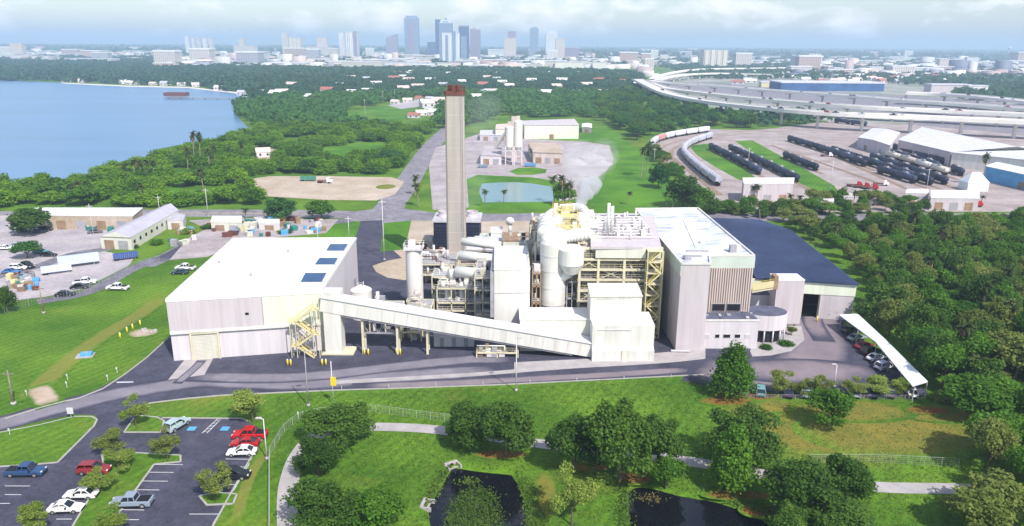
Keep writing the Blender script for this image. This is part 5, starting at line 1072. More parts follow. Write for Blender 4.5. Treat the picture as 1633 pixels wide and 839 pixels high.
# far woods that read as one mass, with clearings where the houses stand
WOOD_HOUSES = [(505, 116), (645, 124), (660, 118), (560, 126), (655, 130), (600, 136), (690, 128), (720, 120), (730, 112), (780, 120), (795, 128), (770, 140), (785, 152), (815, 140), (880, 118), (900, 130), (945, 130), (955, 128), (890, 142), (925, 118), (980, 124), (1000, 122), (500, 160), (520, 150), (560, 150), (700, 165), (680, 172), (1010, 158), (860, 122), (830, 115), (990, 135), (960, 148), (640, 118), (648, 120), (652, 116), (775, 128), (790, 121), (798, 134), (770, 150), (760, 160), (450, 150), (440, 156), (470, 140), (540, 140), (585, 128), (625, 130), (668, 140), (710, 140), (740, 132), (850, 132), (870, 150), (915, 150), (935, 140), (1015, 140), (480, 124), (530, 120), (610, 118), (680, 118), (590, 150), (640, 146)]
_r = random.Random(77); WOOD_HOUSES = [(a + _r.uniform(-4, 4), b + _r.uniform(-2, 2)) for a, b in WOOD_HOUSES]; HCL = [tuple(G(a, b))[:2] for a, b in WOOD_HOUSES]
def canopy(name, regions, m, seed, zmax=10):
    rng = np.random.default_rng(seed); VV, QQ = [], []; o_ = 0
    for poly_px, per, diam, nq, holes in regions:
        poly = GP(poly_px); xs_, ys_ = np.array([p.x for p in poly]), np.array([p.y for p in poly]); area = abs(sum(a.x * b.y - b.x * a.y for a, b in zip(poly, poly[1:] + poly[:1]))) / 2
        n = int(area / per); C_ = []
        hp = [GP(h) for h in holes]
        while len(C_) < n:
            x, y = rng.uniform(xs_.min(), xs_.max()), rng.uniform(ys_.min(), ys_.max())
            if inside(x, y, poly) and not any(inside(x, y, h) for h in hp) and not any(abs(x - a) < 11 and -60 < y - b < 9 for a, b in HCL): C_.append((x, y))
        C_ = np.array(C_); r = diam * rng.uniform(.6, 1.3, n) / 2; hh = rng.uniform(.55, 1.1, n) * zmax
        k = np.repeat(np.arange(n), nq); d = rng.normal(0, 1, (n * nq, 3)); d[:, 2] = np.abs(d[:, 2]) * 1.0 - .1; d /= np.linalg.norm(d, axis=1)[:, None]
        P = np.stack([C_[k, 0] + d[:, 0] * r[k], C_[k, 1] + d[:, 1] * r[k], np.maximum(hh[k] * .45 + d[:, 2] * hh[k] * .55, .3)], 1)
        V, Q = leaf_quads(P, d * .7 + np.array([0, -.15, .6]), diam / math.sqrt(nq) * 1.9, rng, .5); VV.append(V); QQ.append(Q + o_); o_ += len(V)
    o = bpy.data.objects.new(name, fast_mesh(name, np.concatenate(VV), np.concatenate(QQ), m)); COL.objects.link(o); o['kind'] = 'stuff'; return o
SITE = [(540, 202), (545, 178), (615, 164), (680, 154), (704, 156), (704, 204)]
CONC = [(690, 240), (740, 200), (800, 188), (930, 186), (975, 205), (990, 240)]
canopy('woods', [([(380, 172), (470, 158), (700, 152), (1000, 150), (960, 165), (940, 188), (800, 190), (740, 205), (705, 205), (640, 203), (420, 206), (392, 196), (376, 178)], 100, 12, 80, [SITE, CONC])], 'leaf_far', 41, 10)
canopy('woods', [([(380, 165), (470, 128), (700, 122), (1000, 128), (1030, 140), (1000, 152), (700, 154), (470, 160), (376, 174)], 120, 13, 60, [SITE, CONC])], 'leaf_remote_hazed', 46, 8.5)
canopy('woods', [([(-300, 100), (380, 104), (500, 112), (800, 112), (1010, 118), (1030, 132), (700, 123), (470, 129), (420, 146), (385, 148), (300, 137), (200, 135), (100, 130), (-300, 126)], 170, 15, 34, [])], 'leaf_remote_hazed', 42, 11)
canopy('woods', [([(1180, 185), (1260, 188), (1330, 196), (1240, 200), (1190, 205)], 130, 11, 26, []), ([(1110, 126), (1330, 128), (1700, 150), (1700, 118), (1300, 106), (1060, 106)], 420, 15, 16, []), ([(1500, 158), (1700, 172), (1700, 150), (1560, 140)], 500, 16, 14, []), ([(-500, 82), (0, 84), (900, 94), (1800, 96), (1800, 126), (1300, 106), (1000, 108), (400, 104), (-400, 100)], 2600, 22, 14, [])], 'leaf_remote_hazed', 43, 10)
canopy('woods', [([(-900, 71), (100, 73), (900, 77), (2200, 84), (2200, 96), (900, 92), (0, 84), (-900, 80)], 26000, 75, 8, [])], 'leaf_remote_hazed', 44, 13)

def W3(pts): return [proj((x, y, 0)) for x, y in pts]
canopy('woods', [(W3([(88, 66), (78, 94), (114, 150), (150, 205), (198, 270), (260, 275), (240, 180), (150, 60)]), 60, 9, 320, [])], 'leaf_mid', 48, 9)
# ------------------------------------------------------------------ cars
def loft(sections):
    m = MB(); n = len(sections[0]); vs = [p for s in sections for p in s]; fs = []
    for i in range(len(sections) - 1):
        for k in range(n - 1): fs.append((i * n + k, i * n + k + 1, (i + 1) * n + k + 1, (i + 1) * n + k))
    fs += [tuple(range(n)), tuple(range((len(sections) - 1) * n, len(sections) * n))[::-1]]; return m.add(vs, fs)
def car_make(kind):
    L_, Wd = {'sedan': (4.7, 1.82), 'suv': (4.8, 1.92), 'pickup': (5.7, 2.0)}[kind]
    # x, belt height, half width at sill / belt
    prof = {'sedan': [(-2.35, .62, .78), (-2.25, .82, .84), (-1.6, .92, .90), (-.9, .95, .91), (.6, .93, .91), (1.0, .90, .90), (1.9, .76, .86), (2.25, .66, .80), (2.35, .52, .72)],
            'suv': [(-2.4, .75, .84), (-2.3, 1.0, .92), (-1.2, 1.06, .96), (.8, 1.04, .96), (1.1, 1.0, .95), (2.1, .92, .92), (2.4, .70, .82)],
            'pickup': [(-2.85, .98, .96), (-2.7, 1.06, 1.0), (-.75, 1.08, 1.0), (.9, 1.08, 1.0), (1.3, 1.06, .99), (2.6, .98, .95), (2.85, .72, .88)]}[kind]
    cab = {'sedan': [(-1.75, .93, .82, 0), (-1.0, 1.42, .62, 1), (.05, 1.46, .63, 1), (.95, .93, .80, 0)], 'suv': [(-2.3, 1.02, .88, 0), (-1.95, 1.68, .70, 1), (.1, 1.72, .72, 1), (1.05, 1.03, .86, 0)], 'pickup': [(-.78, 1.07, .92, 0), (-.6, 1.78, .76, 1), (.75, 1.80, .76, 1), (1.35, 1.07, .90, 0)]}[kind]
    r = thing('parked_car' if kind != 'pickup' else 'pickup_truck', kind, 'car')
    b = loft([[(x, -w * .96, .30), (x, -w, .55), (x, -w * .97, h - .06), (x, -w * .86, h), (x, w * .86, h), (x, w * .97, h - .06), (x, w, .55), (x, w * .96, .30)] for x, h, w in prof]).build('body', 'car_paint', r, True); recalc(b); b['paint'] = 1
    b.data.polygons.foreach_set('use_smooth', [False] * len(b.data.polygons))
    g = loft([[(x, -w, h), (x, w, h), (x, w * .98, .7), (x, -w * .98, .7)] for x, h, w, t in cab]); g = recalc(g.build('cabin_glass', 'car_glass', r))
    t0, t1 = cab[1], cab[2]
    rf = MB().add([(t0[0] - .06, -t0[2] - .03, t0[1]), (t1[0] + .06, -t1[2] - .03, t1[1]), (t1[0] + .06, t1[2] + .03, t1[1]), (t0[0] - .06, t0[2] + .03, t0[1]), (t0[0] + .1, -t0[2] + .12, t0[1] + .07), (t1[0] - .1, -t1[2] + .12, t1[1] + .06), (t1[0] - .1, t1[2] - .12, t1[1] + .06), (t0[0] + .1, t0[2] - .12, t0[1] + .07)], [(3, 2, 1, 0), (4, 5, 6, 7), (0, 1, 5, 4), (1, 2, 6, 5), (2, 3, 7, 6), (3, 0, 4, 7)])
    for s_ in (-1, 1):
        for a, c in zip(cab, cab[1:]): rf.beam((a[0], s_ * a[2], a[1]), (c[0], s_ * c[2], c[1]), .09)
        mx_ = (cab[1][0] + cab[2][0]) / 2; rf.beam((mx_, s_ * (cab[1][2] + .015), t0[1]), (mx_, s_ * (cab[0][2] + .02), cab[0][1]), .09)
    rf = rf.build('roof', 'car_paint', r); rf['paint'] = 1
    if kind == 'pickup': MB().box(-2.62, -.80, .95, -.95, .80, 1.095).build('load_bed', 'dark', r)
    wx = {'sedan': 1.42, 'suv': 1.45, 'pickup': 1.8}[kind]; wr = {'sedan': .33, 'suv': .38, 'pickup': .40}[kind]
    for x in (-wx, wx):
        for y in (-1, 1):
            w = MB().cyl((x, y * (prof[2][2] - .20), wr), (x, y * (prof[2][2] + .02), wr), wr, n=14).build('wheel', 'tyre', r); MB().cyl((x, y * (prof[2][2] + .0), wr), (x, y * (prof[2][2] + .035), wr), wr * .6, n=10).build('rim', 'rim', w)
    xe = prof[-1][0] - .10
    for y in (-1, 1):
        MB().box(-wx + .45, y * prof[2][2] - .03, .28, wx - .45, y * prof[2][2] + .03, .46).build('sill', 'dark', r); mh = prof[3][1]
        MB().box(cab[2][0] + .3, y * (prof[3][2] + .10) - .10, mh - .02, cab[2][0] + .5, y * (prof[3][2] + .10) + .10, mh + .16).build('mirror', 'dark', r)
    for sg in (-1, 1): MB().box(sg * (xe + .10) - .07, -.66, .34, sg * (xe + .10) + .07, .66, .50).build('bumper', 'dark', r)
    for y in (-1, 1): MB().box(xe - .12, y * .62 - .18, prof[-2][1] - .22, xe + .06, y * .62 + .18, prof[-2][1] - .07).build('headlight', 'lamp', r); MB().box(-xe - .10, y * .66 - .15, prof[1][1] - .24, -xe + .03, y * .66 + .15, prof[1][1] - .08).build('tail_light', 'tail_lamp', r)
    return r
CAR = {k: Proto(lambda k=k: car_make(k)) for k in ('sedan', 'suv', 'pickup')}
WHITE, BLACK, RED, SILV, BLUE, GREY, MAROON = (.80, .80, .80), (.014, .015, .02), (.42, .014, .02), (.42, .46, .54), (.03, .07, .17), (.13, .14, .16), (.25, .03, .04)
def car(kind, px, py, rz, col, label, group=None, sc=1.): p = G(px, py); return CAR[kind].put((p.x, p.y, .04), R_(rz), sc, label, 'pickup' if kind == 'pickup' else 'car', group, col)
car('pickup', 42, 757, 2, BLUE, 'dark blue pickup parked at the left edge of the lot'); car('pickup', 211, 806, 184, (.25, .30, .38), 'grey blue pickup in the middle bay below the empty bays'); car('sedan', 106, 815, 4, WHITE, 'white sedan at the lower end of the left parking row'); car('sedan', 130, 793, 182, WHITE, 'white sedan half under the young tree'); car('suv', 151, 754, 2, MAROON, 'maroon car behind the young tree in the left row')
car('sedan', 386, 725, 184, WHITE, 'white sedan below the two red cars'); car('sedan', 391, 711, 182, RED, 'bright red sedan between the white car and the red pickup'); car('pickup', 399, 698, 183, (.5, .014, .02), 'red pickup at the top of the right parking row'); car('suv', 283, 682, 68, (.36, .46, .48), 'pale teal car parked nose in by the blue painted bay'); car('suv', 374, 762, 2, BLACK, 'black car behind the thin young tree'); 
car('pickup', 188, 462, 178, WHITE, 'white pickup standing on the green field'); car('pickup', 296, 430, 176, WHITE, 'white pickup behind the left corner of the hall'); car('sedan', 287, 437, 180, (.03, .06, .09), 'dark sedan on the grass beside the white pickup')
for px, py, k, rz, c, lab in ((72, 368, 'suv', 10, BLACK, 'black car under the broad yard tree'), (62, 371, 'sedan', 12, BLUE, 'dark blue car under the broad yard tree'), (40, 370, 'sedan', 10, BLACK, 'small black car left of the broad yard tree'), (165, 364, 'suv', 20, (.05, .06, .14), 'dark car by the wooden racks of the left yard'), (152, 372, 'sedan', 24, GREY, 'grey car by the gable of the grey shed'), (66, 404, 'sedan', 5, (.08, .25, .25), 'teal car beside the small yard tree'), (78, 409, 'sedan', 2, BLACK, 'black car right of the teal car in the yard'),
                          (18, 436, 'sedan', 0, (.06, .18, .42), 'blue car at the left edge of the yard'), (30, 430, 'suv', 4, WHITE, 'white van like car above the blue yard car'), (45, 427, 'suv', -30, BLACK, 'black car right of the white yard van'), (10, 398, 'sedan', 5, WHITE, 'white car at the left edge by the small yard tree'), (28, 394, 'sedan', 8, SILV, 'silver car left of the small yard tree'), (128, 460, 'sedan', 20, BLACK, 'black sedan beside the white pickup in the yard lane'), (136, 453, 'pickup', 14, WHITE, 'white pickup in the yard lane'), (104, 472, 'sedan', 14, BLACK, 'black sedan at the lower end of the yard lane'), (56, 364, 'sedan', 14, SILV, 'silver car in the shade of the broad yard tree')): car(k, px, py, rz, c, lab)
for px, py, c, lab, k in ((1397, 574, (.7, .72, .78), 'silver car under the lower carport canopy', 'sedan'), (1411, 588, (.62, .62, .74), 'pale car at the lower end of the carport row', 'suv'), (1366, 542, (.35, .4, .45), 'grey car under the upper carport canopy', 'sedan'), (1356, 530, BLACK, 'black car at the upper end of the carport', 'sedan'), (1378, 555, MAROON, 'maroon car in the middle of the carport', 'sedan'), (1388, 564, BLACK, 'black car next to the silver carport car', 'suv')): car(k, px, py, 25, c, lab)
for px, py, c, lab, k in ((1184, 624, SILV, 'silver car left of the teal one in the courtyard row', 'sedan'), (1212, 627, (.16, .3, .32), 'teal dark car below the office tree in the courtyard row', 'suv'), (1256, 629, (.05, .05, .10), 'dark car in the middle of the courtyard row', 'sedan'), (1282, 629, (.3, .4, .48), 'blue grey car in the middle of the courtyard row', 'suv'), (1362, 629, (.4, .48, .5), 'pale grey car right of the leaning tree', 'sedan'), (1388, 629, (.05, .08, .16), 'dark blue car near the end of the courtyard row', 'sedan'), (1452, 629, WHITE, 'white car at the right end of the courtyard row', 'sedan'), (1416, 629, GREY, 'grey car hidden by the light bushy tree', 'suv')): car(k, px, py, 75, c, lab)
# trucks
def truck_make():
    r = thing('box_trailer', 'trailer', 'trailer'); MB().box(-6.5, -1.25, 1.1, 6.0, 1.25, 3.9).build('box', 'painted', r)['paint'] = 1
    MB().box(-6.3, -.5, .75, 5.9, .5, 1.1).build('chassis', 'dark', r); rb = MB()
    for i in range(12):
        for y in (-1.27, 1.27): rb.box(-6.2 + i * 1.05, y - .03, 1.1, -6.12 + i * 1.05, y + .03, 3.9)
    rb.build('rib', 'lavender_wall', r)
    for x in (-5.4, -4.2):
        for y in (-1, 1): MB().cyl((x, y * .8, .5), (x, y * 1.2, .5), .5, n=12).build('wheel', 'tyre', r)
    for y in (-.9, .9): MB().box(4.2, y - .08, 0, 4.4, y + .08, 1.1).build('landing_leg', 'steel_grey', r)
    return r
TRL = Proto(truck_make)
def trailer(px, py, rz, col, lab, sc=1.): p = G(px, py); TRL.put((p.x, p.y, .05), R_(rz), sc, lab, 'trailer', None, col)
trailer(128, 424, 33, (.52, .58, .72), 'long pale blue box trailer in the left yard', .85); trailer(92, 436, 32, (.55, .60, .74), 'pale blue box trailer behind the longer one', .6); trailer(202, 414, 30, (.03, .08, .26), 'dark blue container beside the yard lane', .55)
trailer(492, 289, 2, (.02, .20, .13), 'dark green container on the vacant lot', .58); trailer(846, 266, 4, (.08, .25, .5), 'blue container beside the concrete plant silos', .5); trailer(770, 268, 10, (.10, .2, .28), 'dark blue truck body beside the concrete plant', .42)
def lorry_make():
    r = thing('lorry', 'lorry', 'truck'); b = recalc(loft([[(x, -1.15, .6), (x, -1.15, h), (x, 1.15, h), (x, 1.15, .6)] for x, h in ((1.4, 2.7), (2.6, 2.75), (3.1, 2.0), (3.7, 1.6))]).build('cab', 'painted', r)); b['paint'] = 1
    MB().box(2.62, -1.0, 1.9, 3.12, 1.0, 2.5).build('windscreen', 'car_glass', r); MB().box(-3.6, -1.1, .8, 1.3, 1.1, 1.2).build('flat_bed', 'rust_red', r)
    for x in (2.6, -1.8, -2.9):
        for y in (-1, 1): MB().cyl((x, y * .85, .5), (x, y * 1.2, .5), .5, n=12).build('wheel', 'tyre', r)
    return r
LOR = Proto(lorry_make)
for px, py, rz, c, lab in ((518, 292, -8, WHITE, 'white cab lorry beside the green container'), (1362, 298, -15, RED, 'left one of the red trucks near the rail yard'), (1374, 300, -15, RED, 'middle one of the red trucks near the rail yard'), (1387, 302, -15, RED, 'right one of the red trucks near the rail yard'), (1404, 296, -25, WHITE, 'white cab truck right of the red trucks'), (1552, 330, 5, RED, 'red truck in front of the low depot'), (440, 354, 10, (.7, .45, .05), 'yellow machine lorry beside the storage lot'), (1318, 250, -20, WHITE, 'white truck between the tank car rows')): p = G(px, py); LOR.put((p.x, p.y, .04), R_(rz), .95, lab, 'truck', None, c)
# ------------------------------------------------------------------ small yard objects
def clutter(name, cat, px, py, make, label, group=None): p = G(px, py); t = thing(name, label, cat, (p.x, p.y, 0), group); make(t, p); return t
def bollard(px, py, label, group=None):
    p = G(px, py); t = thing('bollard', label, 'bollard', (p.x, p.y, 0), group); MB().cyl((p.x, p.y, 0), (p.x, p.y, 1.35), .17, n=10).build('post', 'yellow', t, True); MB().lathe((p.x, p.y), [(.17, 1.35), (.12, 1.46), (0, 1.5)], 10).build('cap', 'paint_white', t, True)
for px, py, lab in ((459, 583, 'left bollard of the pair at the zigzag stair foot'), (464, 583.5, 'right bollard of the pair at the zigzag stair foot'), (514, 583, 'left yellow bollard in front of the chute tower'), (520, 583, 'right yellow bollard in front of the chute tower'), (581.5, 566, 'yellow bollard left of the first gallery leg'), (587.5, 566.5, 'yellow bollard right of the first gallery leg'), (632.5, 565, 'yellow bollard left of the second gallery leg'), (638.5, 566, 'yellow bollard right of the second gallery leg'), (1302.5, 513, 'yellow bollard at the black doorway of the tipping hall'), (192, 540, 'yellow bollard left of the rubble bed'), (203, 531, 'second yellow bollard at the rubble bed'), (212, 526, 'third yellow bollard behind the rubble bed'), (224, 520, 'fourth yellow bollard behind the rubble bed')): bollard(px, py, lab)
def rubble(t, p):
    r = random.Random(4)
    for k in range(26):
        a, d = r.uniform(0, 6.28), r.uniform(0, 2.6); s = r.uniform(.15, .5); b = bmesh.new(); bmesh.ops.create_icosphere(b, subdivisions=1, radius=s)
        for v in b.verts: v.co *= r.uniform(.7, 1.2)
        me = bpy.data.meshes.new('stone'); b.to_mesh(me); b.free(); me.materials.append(MAT['rock']); o = bpy.data.objects.new('stone', me); COL.objects.link(o); o.parent = t; o.location = (d * math.cos(a), d * math.sin(a) * .8, s * .3)
clutter('stone_heap', 'rubble heap', 230, 530, rubble, 'pale heap of stones on the green field near the hall')
def hatch(t, p): MB().obox((p.x, p.y, 0), (3.4, 2.6, .18), .25).build('slab', 'concrete', t); MB().obox((p.x + .2, p.y + .2, .18), (2.2, 1.5, .55), .25).build('cover', 'blue_paint', t); MB().obox((p.x + .2, p.y + .2, .73), (.7, .4, .2), .25).build('handle', 'steel_grey', t)
clutter('vault_hatch', 'hatch', 136, 568, hatch, 'blue covered vault on a slab in the green field')
def marker(t, p): MB().cyl((p.x, p.y, 0), (p.x, p.y, 1.2), .06, n=8).build('post', 'pale_wall', t); MB().obox((p.x, p.y - .08, .9), (.28, .06, .4)).build('plate', 'paint_white', t)
for px, py, lab in ((107, 618, 'white marker post on the field near the bend'), (108, 606, 'upper white marker post on the field'), (172, 607, 'white marker post beside the kerb of the yard'), (43, 632, 'white marker post left of the dirt track'), (16, 694, 'white marker post at the left edge of the island'), (476, 667, 'white marker post at the fence corner'), (187, 595, 'low marker post near the yard corner')): clutter('marker_post', 'marker post', px, py, marker, lab)
def sign(t, p): MB().cyl((p.x, p.y, 0), (p.x, p.y, 1.9), .06, n=6).build('post', 'steel_grey', t); MB().obox((p.x, p.y - .07, 1.0), (1.1, .06, 1.2)).build('panel', 'paint_white', t)
clutter('entrance_sign', 'sign', 114, 668, sign, 'small white sign at the tip of the left grass island')
def pole(name, px, py, ytop, label, lamp=True, r=.11, m='steel_grey', arm=1.4, cat='lamp post'):
    p = G(px, py); h = TOP(p.x, p.y, ytop); t = thing(name, label, cat, (p.x, p.y, 0)); MB().cyl((p.x, p.y, 0), (p.x, p.y, h), r * 1.25, r * .75, 8).build('post', m, t, True); MB().cyl((p.x, p.y, 0), (p.x, p.y, .5), r * 3, n=10).build('footing', 'concrete', t, True)
    if lamp: MB().beam((p.x, p.y, h - .1), (p.x + arm, p.y, h + .15), .1).build('arm', m, t); MB().obox((p.x + arm, p.y, h + .05), (.9, .35, .18)).build('lamp_head', 'lavender_wall', t)
    else: MB().beam((p.x - 1.1, p.y, h - .8), (p.x + 1.1, p.y, h - .8), .14).build('cross_arm', m, t)
    return t
pole('lamp_post', 823, 624, 540, 'white lamp post in front of the cream annex', True, .10, 'pale_wall', .6); pole('lamp_post', 426, 733, 668, 'lamp post at the right edge of the parking lot', True, .09, 'pale_wall', -.7); pole('lamp_post', 492, 648, 560, 'thin grey lamp post on the lawn in front of the stair'); pole('lamp_post', 1330, 618, 582, 'white lamp post in the courtyard among the trees', True, .09, 'pale_wall', -.6); pole('lamp_post', 1333, 547, 498, 'lamp post beside the tipping hall') if 0 else None
pole('utility_pole', 22, 645, 590, 'leaning wooden pole at the left edge of the picture', False, .16, 'palm_bark', cat='utility pole'); pole('utility_pole', 70, 500, 455, 'brown wooden pole at the edge of the left yard', False, .13, 'brown', cat='utility pole'); pole('utility_pole', 613, 415, 318, 'tall thin pole beside the street junction', False, .12, 'pale_wall', cat='utility pole')
for px, yb, yt, lab in ((255, 342, 312, 'street pole behind the long grey shed'), (332, 345, 300, 'street pole behind the cream sheds'), (557, 382, 345, 'pole on the grass beside the junction'), (149, 375, 325, 'pole in the left yard near the racks'), (508, 396, 352, 'pole behind the skylights'), (1193, 262, 235, 'pole between the two tank car rows'), (1324, 300, 256, 'lattice like pole at the end of the grass strip'), (583, 193, 158, 'floodlight pole at the ball field'), (611, 165, 145, 'second floodlight pole at the ball field'), (630, 162, 142, 'third floodlight pole at the ball field'), (1043, 262, 236, 'pole at the edge of the tall palms'), (1478, 300, 268, 'pole beside the tan tank cars')): pole('utility_pole', px, yb, yt, lab, False, .10, 'pale_wall', cat='utility pole')
p = G(532, 646); t = thing('sign_post', 'white post with a yellow sign flap on the lawn before the chute', 'sign', (p.x, p.y, 0)); h = TOP(p.x, p.y, 576); MB().cyl((p.x, p.y, 0), (p.x, p.y, h), .07, n=8).build('post', 'pale_wall', t, True); zz = TOP(p.x, p.y, 602); MB().obox((p.x + .25, p.y - .1, zz - 1.6), (1.0, .08, 1.7)).build('panel', 'yellow', t)
for i in range(22):
    px = 545 + i * 25; p = G(px, 621 - i * .9)
    if i % 3 == 0: t = thing('marker_post', 'slim stake number along the lawn edge of the plant road', 'marker post', (p.x, p.y, 0), 'stakes along the plant road'); t['label'] = 'slim stake on the lawn edge of the plant road'; MB().cyl((p.x, p.y, 0), (p.x, p.y, .7), .05, n=6).build('post', 'paint_white', t)
# fences
mat('fence_wire', (.36, .40, .34), .6, var=.1)
def fence(name, label, line, h=1.6, step=3., m='steel_grey', px=True):
    P = resample(GP(line) if px else line, step); t = thing(name, label, 'fence', tuple(P[0])); 
    for p in P[:100]: MB().cyl((p.x, p.y, 0), (p.x, p.y, h), .045, n=6).build('post', m, t)
    w = MB()
    for a, b in zip(P, P[1:]):
        for k in (.06, .3, .55, .78, 1.): w.beam(a + Vector((0, 0, h * k)), b + Vector((0, 0, h * k)), .04 if k == 1. else .016)
        for j in range(4): q = a.lerp(b, j / 4); w.beam(q + Vector((0, 0, .1)), q + Vector((0, 0, h)), .02)
    w.build('wire_mesh', m, t); return t
fence('wire_fence', 'pale wire fence beside the lawn path between the dark trees', [(430, 850), (430, 728), (452, 690), (476, 670), (520, 660), (600, 658), (705, 672), (760, 676)], 1.5, 2.6, 'fence_wire')
fence('wire_fence', 'wire fence below the dry meadow near the right hand path', [(1290, 738), (1400, 738), (1535, 745)], 1.5, 2.6, 'fence_wire')
fence('wire_fence', 'wire fence between the left yard and the green field', [(8, 500), (60, 484), (140, 468), (215, 428), (262, 416)], 2.0, 3.0)
fence('wire_fence', 'low fence along the top of the bank by the courtyard', [(1180, 636), (1300, 637), (1476, 637)], .9, 2.6)
# culvert headwalls
def headwall(px, py, rz, label):
    p = G(px, py); t = thing('culvert_headwall', label, 'culvert', (p.x, p.y, 0)); MB().obox((p.x, p.y, -.5), (2.3, .45, .75), rz).build('wall', 'concrete', t)
    c, s_ = math.cos(rz), math.sin(rz)
    for k in (-1, 1): MB().obox((p.x + c * k * 1.05 + s_ * .7, p.y + s_ * k * 1.05 - c * .7, -.5), (.3, 1.5, .62), rz).build('wing_wall', 'concrete', t)
    MB().obox((p.x + s_ * .1, p.y - c * .1, -.5), (1.9, 1.6, .12), rz).build('apron', 'concrete', t); MB().cyl((p.x + s_ * .26, p.y - c * .26, -.25), (p.x + s_ * .1, p.y - c * .1, -.25), .4, n=14).build('pipe_mouth', 'dark', t)
headwall(719, 739, .6, 'concrete culvert headwall at the top corner of the small pond'); headwall(675, 803, 1.4, 'concrete culvert headwall at the left corner of the small pond')
# ------------------------------------------------------------------ sheds around the site
def shed(name, label, roof_px, z_eave, zr=0., mw='pale_wall', mr='white_roof', cat='shed', doors=3, ridge='long', windows=0):
    w = GP(roof_px, z_eave); c = sum(w, Vector()) / 4; t = thing(name, label, cat, (c.x, c.y, 0)); p = [(x.x, x.y) for x in w]
    MB().prism([tuple((x - c) * .985 + c)[:2] for x in w], 0, z_eave - .05).build('wall', mw, t)
    if zr:
        if ridge == 'long': r0, r1 = (w[0] + w[1]) / 2, (w[3] + w[2]) / 2
        else: r0, r1 = (w[0] + w[3]) / 2, (w[1] + w[2]) / 2
        r0, r1 = r0.copy(), r1.copy(); r0.z = r1.z = z_eave + zr; vs = [tuple(x) for x in w] + [tuple(r0), tuple(r1)]
        fs = [(0, 4, 5, 3), (4, 1, 2, 5)] if ridge == 'long' else [(0, 1, 5, 4), (4, 5, 2, 3)]
        gl = [(0, 1, 4), (2, 3, 5)] if ridge == 'long' else [(1, 2, 5), (3, 0, 4)]
        recalc(MB().add(vs, fs).build('roof', mr, t)); [MB().sheet([vs[q_] for q_ in g_]).build('gable', mw, t) for g_ in gl]
    else:
        MB().prism([tuple((x - c) * 1.0 + c)[:2] for x in w], z_eave - .05, z_eave + .22).build('roof', mr, t); sm = MB()
        for k in range(1, 12): a, b = w[0].lerp(w[1], k / 12), w[3].lerp(w[2], k / 12); sm.beam((a.x, a.y, z_eave + .24), (b.x, b.y, z_eave + .24), .12, .07)
        sm.build('roof_seam', mw, t)
    a, b = (w[0] - c) * .985 + c, (w[1] - c) * .985 + c
    for i in range(doors): q = a.lerp(b, (i + .6) / (doors + .2)); MB().obox((q.x, q.y - .05, .05), (min(3.2, (b - a).length / (doors + 1)), .12, min(3.2, z_eave * .7)), math.atan2(b.y - a.y, b.x - a.x)).build('door', 'steel_grey' if i % 2 else 'brown', t)
    for i in range(windows): q = b.lerp((w[2] - c) * .985 + c, (i + .5) / windows); MB().obox((q.x + .04, q.y, z_eave * .45), (.12, 1.3, 1.0), math.atan2(w[2].y - w[1].y, w[2].x - w[1].x) - math.pi / 2).build('window', 'glass_dark', t)
    return t
shed('workshop', 'long tan workshop under a white roof at the left yard', [(75, 344), (212, 345), (228, 332), (55, 332)], 5.0, 0, 'dirt', 'white_roof', 'workshop', 4)
shed('storage_shed', 'long grey roofed shed with a cream gable in the left yard', [(158, 377), (208, 379), (285, 335), (262, 327)], 4.2, 1.6, 'cream', 'shed_roof', 'shed', 2, 'long', 9)
shed('storage_shed', 'small grey shed behind the long grey roofed one', [(266, 352), (292, 352), (296, 342), (270, 342)], 3.2, .5, 'pale_wall', 'shed_roof', 'shed', 1)
shed('storage_shed', 'low cream shed by the street with dark openings', [(336, 355), (386, 356), (386, 345), (338, 345)], 3.0, 0, 'cream', 'cream', 'shed', 2)
shed('storage_shed', 'low white shed behind the parked machines by the street', [(412, 356), (446, 357), (446, 350), (412, 350)], 2.4, 0, 'pale_wall', 'white_roof', 'shed', 1)
shed('long_warehouse', 'long pale yellow warehouse beyond the concrete plant', [(836, 200), (924, 200), (916, 190), (826, 193)], 9.5, 0, 'green_panel', 'lavender_wall', 'warehouse', 1)
shed('small_shed', 'small dark walled shed right of the yellow warehouse', [(928, 203), (944, 204), (944, 197), (928, 197)], 4, .5, 'steel_grey', 'white_roof', 'shed', 1)
shed('batch_building', 'pink tan building with a dark base in the concrete plant', [(850, 243), (898, 245), (888, 228), (842, 228)], 6., 0, 'tan_rib', 'dirt', 'industrial building', 3)
shed('batch_building', 'flat white roofed block left of the concrete silos', [(766, 248), (800, 249), (800, 235), (772, 234)], 5., 0, 'pale_wall', 'pale_lot', 'industrial building', 2)
shed('batch_building', 'cream crushing shed behind the concrete silos', [(790, 206), (830, 206), (830, 196), (792, 198)], 8., 1.5, 'cream', 'tan_rib', 'industrial building', 2, 'x')
shed('batch_building', 'grey shed row left behind the concrete silos', [(765, 215), (800, 216), (800, 208), (766, 208)], 4., 0, 'lavender_shade', 'grey_roof', 'industrial building', 2)
shed('rail_shed', 'long white roofed lavender shed at the near end of the rail yard', [(1186, 293), (1266, 293), (1267, 284), (1184, 284)], 8., 0, 'lavender_wall', 'white_roof', 'shed', 3)
shed('rail_warehouse', 'grey roofed warehouse at the far end of the rail yard', [(1368, 219), (1420, 232), (1436, 211), (1392, 204)], 7, .8, 'lavender_wall', 'grey_roof', 'warehouse', 2)
shed('rail_warehouse', 'huge pale roofed warehouse with a white end wall right of the rail yard', [(1432, 223), (1516, 243), (1650, 240), (1470, 203)], 8, 0, 'lavender_wall', 'grey_roof', 'warehouse', 4)
shed('rail_warehouse', 'plain white warehouse at the right edge of the picture', [(1517, 243.5), (1700, 262), (1700, 238), (1640, 233)], 8, 0, 'white_metal', 'grey_roof', 'warehouse', 1)
